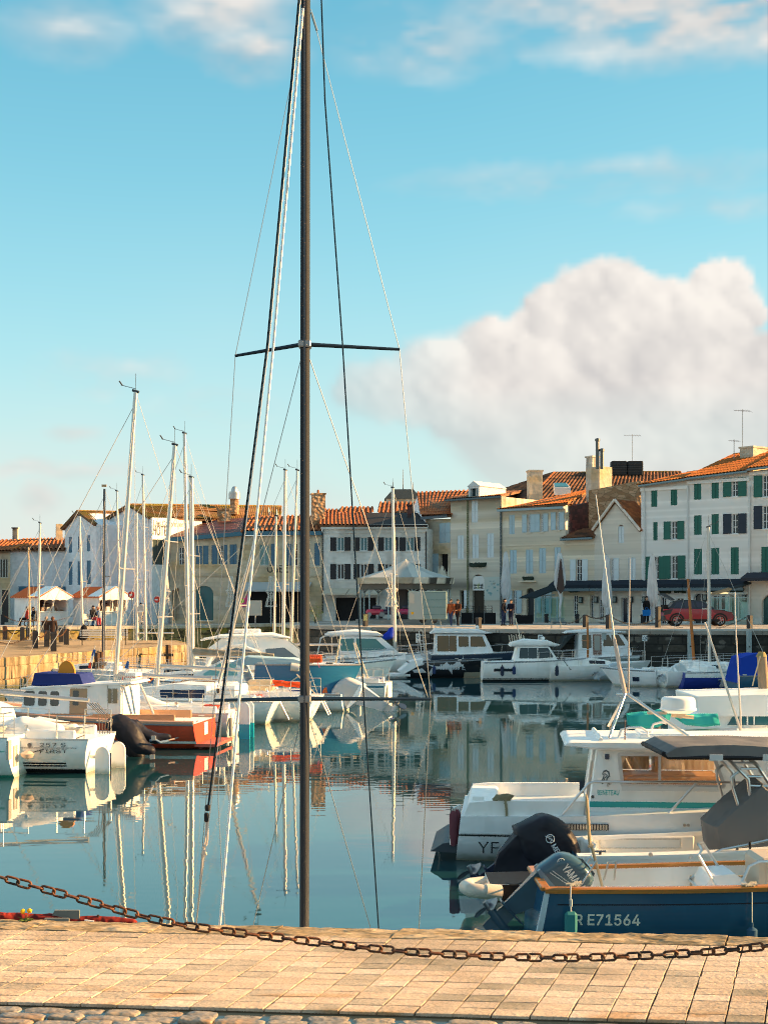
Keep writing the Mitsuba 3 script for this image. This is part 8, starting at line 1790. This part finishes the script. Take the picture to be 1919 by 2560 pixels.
# --- carousel
k = thing('carousel', 'closed carousel with a pale peaked canvas roof and weathered frieze', 'carousel'); D = 98; s = F/D
c = np.array([(1013-UC)/s, D, 0]); zr = lambda v: H-(v-VH)/s
N = 12; an_ = np.arange(N)*2*np.pi/N+.13; Rr = 3.35; ring = lambda r, z: np.stack([c[0]+r*np.cos(an_), c[1]+r*np.sin(an_), an_*0+z], 1)
for i in range(N):
    j = (i+1) % N; e0, e1 = ring(Rr, zr(1446)), ring(.12, zr(1401)); 
    mid = ring(Rr*.5, zr(1446)+(zr(1401)-zr(1446))*.42); seg = [e0[i], e0[j], mid[j], mid[i]]; 
    part(k, 'canopy_panel', tm([e0[i], e0[j], mid[j], mid[i], e1[j], e1[i], e0[i]-[0, 0, .03], e0[j]-[0, 0, .03]], [(0, 1, 2), (0, 2, 3), (3, 2, 4), (3, 4, 5), (0, 7, 1), (0, 6, 7)]), ('cloth', (.50, .50, .47) if i % 2 else (.36, .38, .37)), False)
    fr_ = ring(Rr+.12, zr(1446)+.03); f2_ = ring(Rr+.02, zr(1460)); part(k, 'frieze', hull([fr_[i], fr_[j], f2_[i], f2_[j]]+list(ring(Rr-.1, zr(1446))[[i, j]])), 'stone_grey', False)
    g0, g1 = ring(Rr-.15, zr(1460)-.0), ring(Rr-.15, zr(1474)); part(k, 'valance', hull([g0[i], g0[j], g1[i], g1[j]]+list(ring(Rr-.22, zr(1470))[[i, j]])), ('paint', (.10, .09, .075)), False)
    po_ = ring(Rr-.25, 0)[i]; part(k, 'post', tube([(po_[0], po_[1], 2.4), (po_[0], po_[1], zr(1462))], .055, 7), ('paint', (.40, .50, .52)))
    ar = [np.array(ring(Rr-.25, 0)[i])*(1-t)+np.array(ring(Rr-.25, 0)[j])*t+[0, 0, zr(1482)+.38*math.sin(math.pi*t)] for t in np.linspace(0, 1, 8)]; part(k, 'arch', tube(ar, .04, 5), ('paint', (.35, .40, .40)))
part(k, 'platform', lathe([(.001, 2.4), (Rr+.1, 2.4), (Rr+.1, 2.68), (.001, 2.7)], 24).apply_translation(c), ('paint', (.28, .26, .24)), 30)
part(k, 'centre_column', lathe([(.001, 2.7), (.9, 2.7), (.9, 5.3), (.001, 5.3)], 12).apply_translation(c), ('paint', (.05, .05, .06)), 30)
part(k, 'finial', tube([c+[0, 0, zr(1403)], c+[0, 0, zr(1397)]], [.12, .05], 8), ('paint', (.5, .5, .48)))
part(k, 'plume', [tube([P(1095+4*i, 1443, D+1), P(1096+4*i, 1415+(i % 3)*7, D+1)], [.05, .02], 5) for i in range(8)]+[hull([P(u, v, D+1)+[0, y, 0] for u, v in ((1094, 1441), (1104, 1412), (1116, 1441)) for y in (0, .1)])], ('paint', (.60, .55, .46)), False)
for i, (u, v, cl, lb) in enumerate(((938, 1541, (.62, .05, .10), 'pink'), (1011, 1540, (.60, .06, .16), 'pink'), (971, 1541, (.05, .03, .07), 'dark'))):
    q = P(u, v, D-2.2); ks = part(k, 'ride_car', cham(q[0]-.65, q[0]+.65, q[1]-.3, q[1]+.3, q[2]+.12, q[2]+.48, .12), ('gloss', cl), 30, None, lb+' children\'s ride car')
    part(ks, 'wheel', [tube([(q[0]+dx, q[1]-.33, q[2]+.13), (q[0]+dx, q[1]-.25, q[2]+.13)], .15, 10) for dx in (-.4, .4)], ('rubber', (.3, .3, .3)), 30); part(ks, 'seat', cham(q[0]-.2, q[0]+.4, q[1]-.25, q[1]+.25, q[2]+.48, q[2]+.72, .08), ('gloss', (.05, .05, .08)), 30)
k = thing('ticket_booth', 'grey-green closed trailer booth in front of the carousel', 'trailer'); D = 90; A_, B_ = P(1021, 1478, D), P(1117, 1549, D); m_ = P(1056, 1500, D)
part(k, 'body', cham(A_[0], B_[0], D, D+2.0, B_[2], A_[2], .05), ('paint', (.20, .31, .32)), 30)
part(k, 'door_panel', box(A_[0]+.03, m_[0], D-.03, D-.001, B_[2]+.02, A_[2]-.02), ('paint', (.36, .42, .42)), False); part(k, 'hatch', hull([P(u, v, D-.06)+[0, y, 0] for u, v in ((1022, 1480), (1035, 1486), (1035, 1509), (1022, 1506)) for y in (0, .03)]), ('paint', (.5, .48, .42)), False)
part(k, 'sticker', box(P(1027, 0, D)[0], P(1034, 0, D)[0], D-.045, D-.03, P(0, 1536, D)[2], P(0, 1530, D)[2]), ('paint', (.7, .38, .02)), False)
part(k, 'shutter_rail', [box(m_[0]+.05, B_[0]-.05, D-.02, D-.001, z, z+.05) for z in np.linspace(B_[2]+.3, A_[2]-.1, 4)], ('paint', (.14, .24, .25)), False)
part(k, 'wheel', [tube([(x, D+.1, B_[2]-.02), (x, D+.3, B_[2]-.02)], .22, 12) for x in (A_[0]+.9, B_[0]-.8)], ('rubber', (.02, .02, .02)), 30)
# --- right quay: bollards with chains, closed parasols, people, car
RG = 'bollards along the right-hand quay'
bl = [(913, 1566, 1534, 'bollard with a yellow notice beside the carousel'), (951, 1556, 1524, 'bollard directly before the pink ride car'), (1018, 1556, 1526, 'bollard at the left corner of the trailer booth'), (1086, 1554, 1536, 'bollard at the right of the trailer booth'), (1196, 1571, 1543, 'dark bollard left of the couple by the black terrace'), (1295, 1558, 1537, 'dark bollard right of the couple by the black terrace'),
      (1365, 1557, 1535, 'bollard before the pale green glass screen'), (1442, 1558, 1535, 'bollard in front of the dark tile-hung house'), (1463, 1568, 1537, 'taller bollard at the quay edge, first with a chain'), (1521, 1572, 1537, 'quay edge bollard under the second pale parasol'), (1606, 1558, 1536, 'small bollard left of the standing man'), (1644, 1569, 1516, 'tallest quay edge bollard, left of the red car'), (1873, 1572, 1538, 'quay edge bollard right of the red car')]
tp_ = {u: bollard(lb, u, v1, v0, 2.4, .26 if v1-v0 > 26 else .22, RG, .6) for u, v1, v0, lb in bl}
chain_run('dark chain slung between the bollards of the right-hand quay', [(tp_[1463], tp_[1521], .2), (tp_[1463], tp_[1365]+[0, 0, -.4], .45), (tp_[1521], tp_[1644]+[0, 0, -.6], .5), (tp_[1644]+[0, 0, -.7], tp_[1873], .75)], ('matte', (.02, .025, .03)))
part('bollard' if False else [k_ for k_ in labels if labels[k_].get('label') == bl[0][3]][0], 'notice', box(*sum(zip(tp_[913]+[-.1, -.17, -.42], tp_[913]+[.1, -.15, -.05]), ())), ('paint', (.6, .55, .2)), False)
for u, v0, v1, lo, hw, lb, cl, dark in ((1264, 1381, 1500, 1560, 11, 'tall closed white parasol left of the cream house door', 'canvas_white', False), (1399, 1383, 1474, 1557, 13, 'closed parasol with a dark brown lining showing', 'canvas_white', True), (1516, 1389, 1518, 1562, 11.5, 'closed pale blue-white parasol in front of the gabled house', 'canvas_white', False), (1630, 1388, 1516, 1560, 12.5, 'closed pale parasol above the standing man', 'canvas_white', False)):
    k = thing('closed_parasol', lb, 'parasol', 'closed parasols on the restaurant terraces'); D = rowR(u)-4.5; s = F/D; x0_ = (u-UC)/s; zt, zb = H-(v0-VH)/s, H-(v1-VH)/s; W_ = hw/s
    n = 40; rows = []
    for i in range(15):
        t = i/14; rr_0 = W_*(.28+.72*min(1, t*1.5)**.7)*(1 if t < .86 else 1-.45*(t-.86)/.14); a_ = np.arange(n)*2*np.pi/n
        r_ = rr_0*(1+.16*np.cos(8*a_+t*.9)); rows.append(np.stack([x0_+r_*np.cos(a_), D+r_*np.sin(a_), a_*0+zt+(zb-zt)*t], 1))
    part(k, 'canopy', jit(skin(rows), .03, int(u), 1.5), cl, True)
    part(k, 'pole', tube([(x0_, D, 2.3), (x0_, D, zt+.1)], .05, 8), ('paint', (.5, .52, .52))); part(k, 'base', cham(x0_-.4, x0_+.4, D-.4, D+.4, 2.38, 2.5, .03), ('paint', (.12, .14, .15)), 30)
    tail = jit(blob([[((x0_, D, zb+.1), W_*.55), ((x0_+.05, D-.1, zb-.5), W_*.3), ((x0_-.05, D-.1, 2.9), W_*.22)]], length=.2), .05, int(u), 2); part(k, 'tied_cover', tail, cl, True)
    if dark: part(k, 'lining', hull([(x0_+x*W_, D-W_*1.2+y, zt+(zb-zt)*z) for x, z in ((-.05, .15), (.1, .15), (-.75, .98), (0, 1.12), (.75, .98)) for y in (0, .12)]), ('cloth', (.09, .065, .06)), False, None, 'dark brown lining')
person('man in a black sweater carrying a blue bag beside the red car', G(1615, 1561, 2.4), math.radians(-50), 'stand', (.012, .013, .016), (.02, .025, .035), (.02, .015, .012), 1.05, arms='down')
k = thing('carrier_bag', 'bright blue carrier bag held by the man beside the red car', 'bag'); c = G(1614, 1561, 2.4)+[.0, -.25, .55]
part(k, 'bag', hull([c+[x, y, z] for x, y, z in ((-.24, -.07, 0), (.24, -.07, .02), (-.24, .07, 0), (.24, .07, .02), (-.28, -.03, .40), (.26, -.03, .42), (-.28, .03, .40), (.26, .03, .42))]), ('cloth', (.012, .16, .50)), False); part(k, 'handle', tube([c+[-.12, 0, .4], c+[-.06, 0, .55], c+[.06, 0, .55], c+[.12, 0, .41]], .015, 5), ('cloth', (.012, .16, .5)))
person('person in an orange red jacket walking past the trailer booth', G(1127, 1567, 2.4), math.radians(-120), 'walk', (.30, .08, .03), (.04, .06, .13), (.02, .015, .01), .93)
person('person in dark brown walking right behind the orange red jacket', G(1144, 1567, 2.4), math.radians(-130), 'walk', (.09, .035, .02), (.015, .017, .025), (.02, .015, .01), .93, arms='fore')
person('taller person of the couple standing by the black terrace, hand on hip', G(1258, 1564, 2.4), math.radians(-20), 'stand', (.012, .013, .02), (.02, .035, .09), (.02, .015, .012), .95, arms='pocket', lean=.06)
person('long haired person of the couple by the black terrace', G(1277, 1564, 2.4), math.radians(-120), 'stand', (.015, .015, .03), (.025, .035, .07), (.015, .012, .012), .92, arms='fore')
# black terrace screens and stacked chairs
for u0, u1, v0, D, lb in ((1153, 1240, 1532, 94, 'long black terrace windbreak in front of the stained stone house'), (1288, 1333, 1538, 94, 'short black terrace windbreak left of the glass screen')):
    k = thing('windbreak', lb, 'screen'); A_, B_ = P(u0, v0, D), P(u1, 1555, D)
    n = int((B_[0]-A_[0])/.75)
    for i in range(n):
        xa, xb = A_[0]+(B_[0]-A_[0])*i/n, A_[0]+(B_[0]-A_[0])*(i+1)/n-.04; part(k, 'panel', box(xa, xb, D, D+.05, 2.42, A_[2]), ('cloth', (.013, .014, .017)), False); part(k, 'post', tube([(xa-.02, D, 2.4), (xa-.02, D, A_[2]+.1)], .025, 6), ('paint', (.15, .17, .18)))
rs = random.Random(9)
for i in range(5):
    u = 1158+i*16; D = 96; q = P(u, 1532, D); q[2] = 2.4
    k = thing('stacked_chairs', '%s stack of dark terrace chairs behind the black windbreak' % ('leftmost', 'second', 'middle', 'fourth', 'rightmost')[i], 'chairs', 'stacked dark chairs behind the windbreak')
    for j in range(3):
        z = .45+.16*j; part(k, 'seat', box(q[0]-.22, q[0]+.22, D-.22, D+.22, 2.4+z, 2.4+z+.04), ('matte', (.02, .022, .025)), False); part(k, 'backrest', tube([(q[0]-.22, D+.22, 2.4+z), (q[0]-.2, D+.3, 2.4+z+.42), (q[0]+.2, D+.3, 2.4+z+.42), (q[0]+.22, D+.22, 2.4+z)], .022, 6), ('matte', (.02, .022, .025)))
    for sx in (-.2, .2):
        for sy in (-.2, .2): part(k, 'leg', tube([(q[0]+sx, D+sy, 2.4), (q[0]+sx, D+sy, 2.86)], .018, 5), ('matte', (.02, .022, .025)))
# red car with open tailgate
k = thing('parked_car', 'red and black crossover car with its tailgate open', 'car'); D = 88.5; X, Z = setx(D); xo = X(1654)
M = rotz(-.05, (xo, D, 2.4)); Wc = .88
def car_loft(prof, ws):
    c_ = np.mean(prof, 0); R_ = []
    for y, s_ in ws: R_.append(np.array([(c_[0]+(x-c_[0])*s_, y, c_[1]+(z-c_[1])*(.5+.5*s_)) for x, z in prof]))
    return skin(R_)
RED, BK = ('gloss', (.26, .008, .022)), ('gloss', (.010, .009, .014))
body_p = [(.06, .42), (.0, .75), (.06, .98), (.35, 1.06), (1.5, 1.06), (2.9, 1.02), (3.55, .95), (4.05, .84), (4.24, .68), (4.25, .40), (3.9, .30), (.4, .30)]
part(k, 'body', car_loft(body_p, ((-Wc, .94), (-Wc*.97, .985), (-.5, 1), (.5, 1), (Wc*.97, .985), (Wc, .94))), RED, 40, M)
part(k, 'bonnet', [hull([(x, y, z) for x, z in ((2.85, 1.045), (3.5, .99), (4.0, .88), (4.22, .72), (4.0, .80)) for y in (-.80, .80)])], BK, 30, M)
part(k, 'front_wing', [hull([(x, y, z) for x, z in ((2.95, 1.03), (4.15, .85), (4.26, .5), (3.95, .42), (3.9, .78), (3.0, .86)) for y in (s*.885, s*.80)]) for s in (1, -1)], ('gloss', (.13, .008, .02)), 30, M)
part(k, 'rear_wing', [hull([(x, y, z) for x, z in ((.02, .95), (.55, 1.05), (.40, .75), (.0, .66)) for y in (s*.885, s*.80)]) for s in (1, -1)], BK, 30, M)
part(k, 'bumper', [hull([(x, y, z) for x, z in ((4.0, .72), (4.27, .66), (4.28, .34), (3.95, .28)) for y in (-.86, .86)]), hull([(x, y, z) for x, z in ((-.03, .62), (.3, .55), (.3, .28), (.0, .34)) for y in (-.86, .86)])], BK, 30, M)
for s in (1, -1):
    for xw_ in (.78, 3.42):
        a_ = np.linspace(0, math.pi, 13); part(k, 'arch_cladding', skin([np.array([(xw_+r*math.cos(t), s*(Wc+dy), .34+r*math.sin(t)) for r, dy in ((.36, .0), (.36, .015), (.46, .015), (.46, 0))]) for t in a_]), ('matte', (.015, .015, .018)), 30, M)
    part(k, 'sill_cladding', box(.8, 3.4, s*Wc-.02, s*Wc+.012, .29, .42), ('matte', (.015, .015, .018)), False, M)
gh = [(.28, 1.04), (.62, 1.50), (1.1, 1.60), (1.9, 1.60), (2.4, 1.50), (3.15, 1.03)]
part(k, 'greenhouse', cabin(gh, 1.62, 1.25), BK, 30, M)
for po in ([(.55, 1.10), (.78, 1.46), (1.15, 1.52), (1.2, 1.10)], [(1.27, 1.10), (1.22, 1.52), (1.85, 1.53), (1.95, 1.10)], [(2.02, 1.10), (1.95, 1.53), (2.35, 1.46), (2.75, 1.10)]):
    part(k, 'side_window', side_panel(Polygon(po).buffer(-.02), 1.62, 1.25, 1.03, 1.60, .02, .015), ('glass', (.03, .035, .06)), False, M)
part(k, 'windscreen', hull([(x, y, z) for x, z, w in ((2.42, 1.505, .58), (3.12, 1.06, .74), (3.14, 1.08, .74), (2.45, 1.53, .58)) for y in (-w, w)]), ('glass', (.10, .15, .16)), False, M)
part(k, 'tailgate', [hull([(x, y, z) for x, z, w in ((.62, 1.56, .60), (.3, 1.70, .62), (-.18, 1.92, .62), (-.20, 2.0, .60), (.1, 2.02, .6), (.7, 1.64, .58)) for y in (-w, w)])], BK, 30, M, 'open black tailgate')
part(k, 'boot_opening', [box(.02, .3, -.62, .62, .72, 1.3)], ('matte', (.01, .01, .012)), False, M)
part(k, 'rear_lamp', [cham(-.02, .25, s*.74-.1, s*.74+.13, .92, 1.04, .03) for s in (1, -1)], ('gloss', (.3, .01, .02)), 30, M)
part(k, 'headlamp', [cham(3.85, 4.2, s*.72-.1, s*.72+.12, .72, .80, .02) for s in (1, -1)], ('gloss', (.3, .32, .34)), 30, M)
part(k, 'number_plate', box(4.28, 4.295, -.26, .26, .45, .56), ('paint', (.6, .6, .58)), False, M)
part(k, 'door_mirror', [cham(2.5, 2.68, s*.95-.08, s*.95+.06, 1.08, 1.2, .03) for s in (1, -1)], BK, 30, M)
for xw_ in (.78, 3.42):
    for s in (1, -1):
        wk_ = part(k, 'wheel', skin([np.stack([xw_+r*np.cos(np.arange(24)*.2618), np.full(24, s*y), .34+r*np.sin(np.arange(24)*.2618)], 1) for y, r in ((.66, .30), (.68, .345), (.86, .345), (.885, .31), (.88, .24), (.85, .23))]), ('rubber', (.015, .015, .015)), 40, M)
        part(wk_, 'rim', [hull([(xw_+r*math.cos(a_+da), s*y, .34+r*math.sin(a_+da)) for r, da in ((.04, -.5), (.04, .5), (.235, -.09), (.235, .09)) for y in (.86, .883)]) for a_ in np.arange(5)*1.2566+.3]+[tube([(xw_+.225*math.cos(t), s*.875, .34+.225*math.sin(t)) for t in np.linspace(0, 6.283, 19)], .018, 5)], ('metal', (.35, .36, .38)), 30, M)
# --- signs and posts on the dark quay wall
for u, v0, v1, lb, n in ((829, 1579, 1593, 'small white QF plate on a post at the left end of the dark quay wall', 1), (1045, 1584, 1607, 'white QF plate with a number between the blue sail cover and the dark cabin boat', 2), (1350, 1587, 1605, 'white QF plate above the white pilot-house boat', 1), (1611, 1588, 1603, 'white QF plate above the dark windscreen shelter', 1)):
    D = 79.0 if u < 1100 else 73.0; k = thing('berth_sign', lb, 'sign', 'white QF berth plates'); A_, B_ = P(u-6, v0, D), P(u+6, v1, D)
    part(k, 'plate', box(A_[0], B_[0], D, D+.03, B_[2], A_[2]), ('paint', (.66, .68, .68)), False); part(k, 'post', tube([(u*0+(A_[0]+B_[0])/2, D+.06, -.5), ((A_[0]+B_[0])/2, D+.06, A_[2])], .03, 6), ('alu', (.4, .4, .4)))
    for i in range(n):
        t_ = text('QF' if i == 0 else '6', .2, True); x_ = (A_[0]+B_[0])/2-t_.vertices[:, 0].mean()*.6; zt_ = A_[2]-.27-.27*i; part(k, 'lettering', tm(np.stack([t_.vertices[:, 0]*.6+x_-.0, D-.001-t_.vertices[:, 2], t_.vertices[:, 1]+zt_], 1), t_.faces), ('paint', (.02, .05, .08)), False)
for u, lb in ((922, 'pale timber fender post below the carousel on the dark quay wall'), (1178, 'pale fender post on the dark quay wall behind the dark cabin boat'), (1507, 'pale fender post on the dark quay wall behind the wheelhouse boat'), (1722, 'pale fender post on the dark quay wall behind the orange mast'), (1869, 'pale fender post on the dark quay wall near the right edge')):
    t = [(a[0]/a[1]*F+UC) for a in EDGE]; i = max(j for j in range(len(t)) if t[j] <= u); a, b_ = np.array(EDGE[i]), np.array(EDGE[i+1]); kk = (u-UC)/F; s = (kk*a[1]-a[0])/((b_[0]-a[0])-kk*(b_[1]-a[1])); q = a+(b_-a)*s
    k = thing('fender_post', lb, 'post', 'fender posts on the quay wall'); part(k, 'timber', cham(q[0]-.12, q[0]+.12, q[1]-.32, q[1]-.08, -.8, q[2]+.02, .02), ('matte', (.36, .42, .42)), 30); part(k, 'bolt', [tube([(q[0], q[1]-.35, z), (q[0], q[1]-.3, z)], .04, 6) for z in (.6, 1.6)], ('matte', (.05, .04, .03)))
for u, lb in ((1090, 'steel ladder hoop on the quay edge near the trailer booth'), (1390, 'steel ladder hoop on the quay edge near the glass screen')):
    q = G(u, 1571, 2.4); k = thing('quay_ladder', lb, 'ladder'); part(k, 'hoop', tube([q+[-.28, 0, -.3], q+[-.26, 0, .42], q+[.22, 0, .42], q+[.28, 0, -.3]], .03, 6), ('alu', (.25, .3, .32)))
    part(k, 'rung', [tube([q+[-.28, -.12, -.3-.3*i], q+[.28, -.12, -.3-.3*i]], .02, 5) for i in range(6)], ('alu', (.2, .2, .2)))
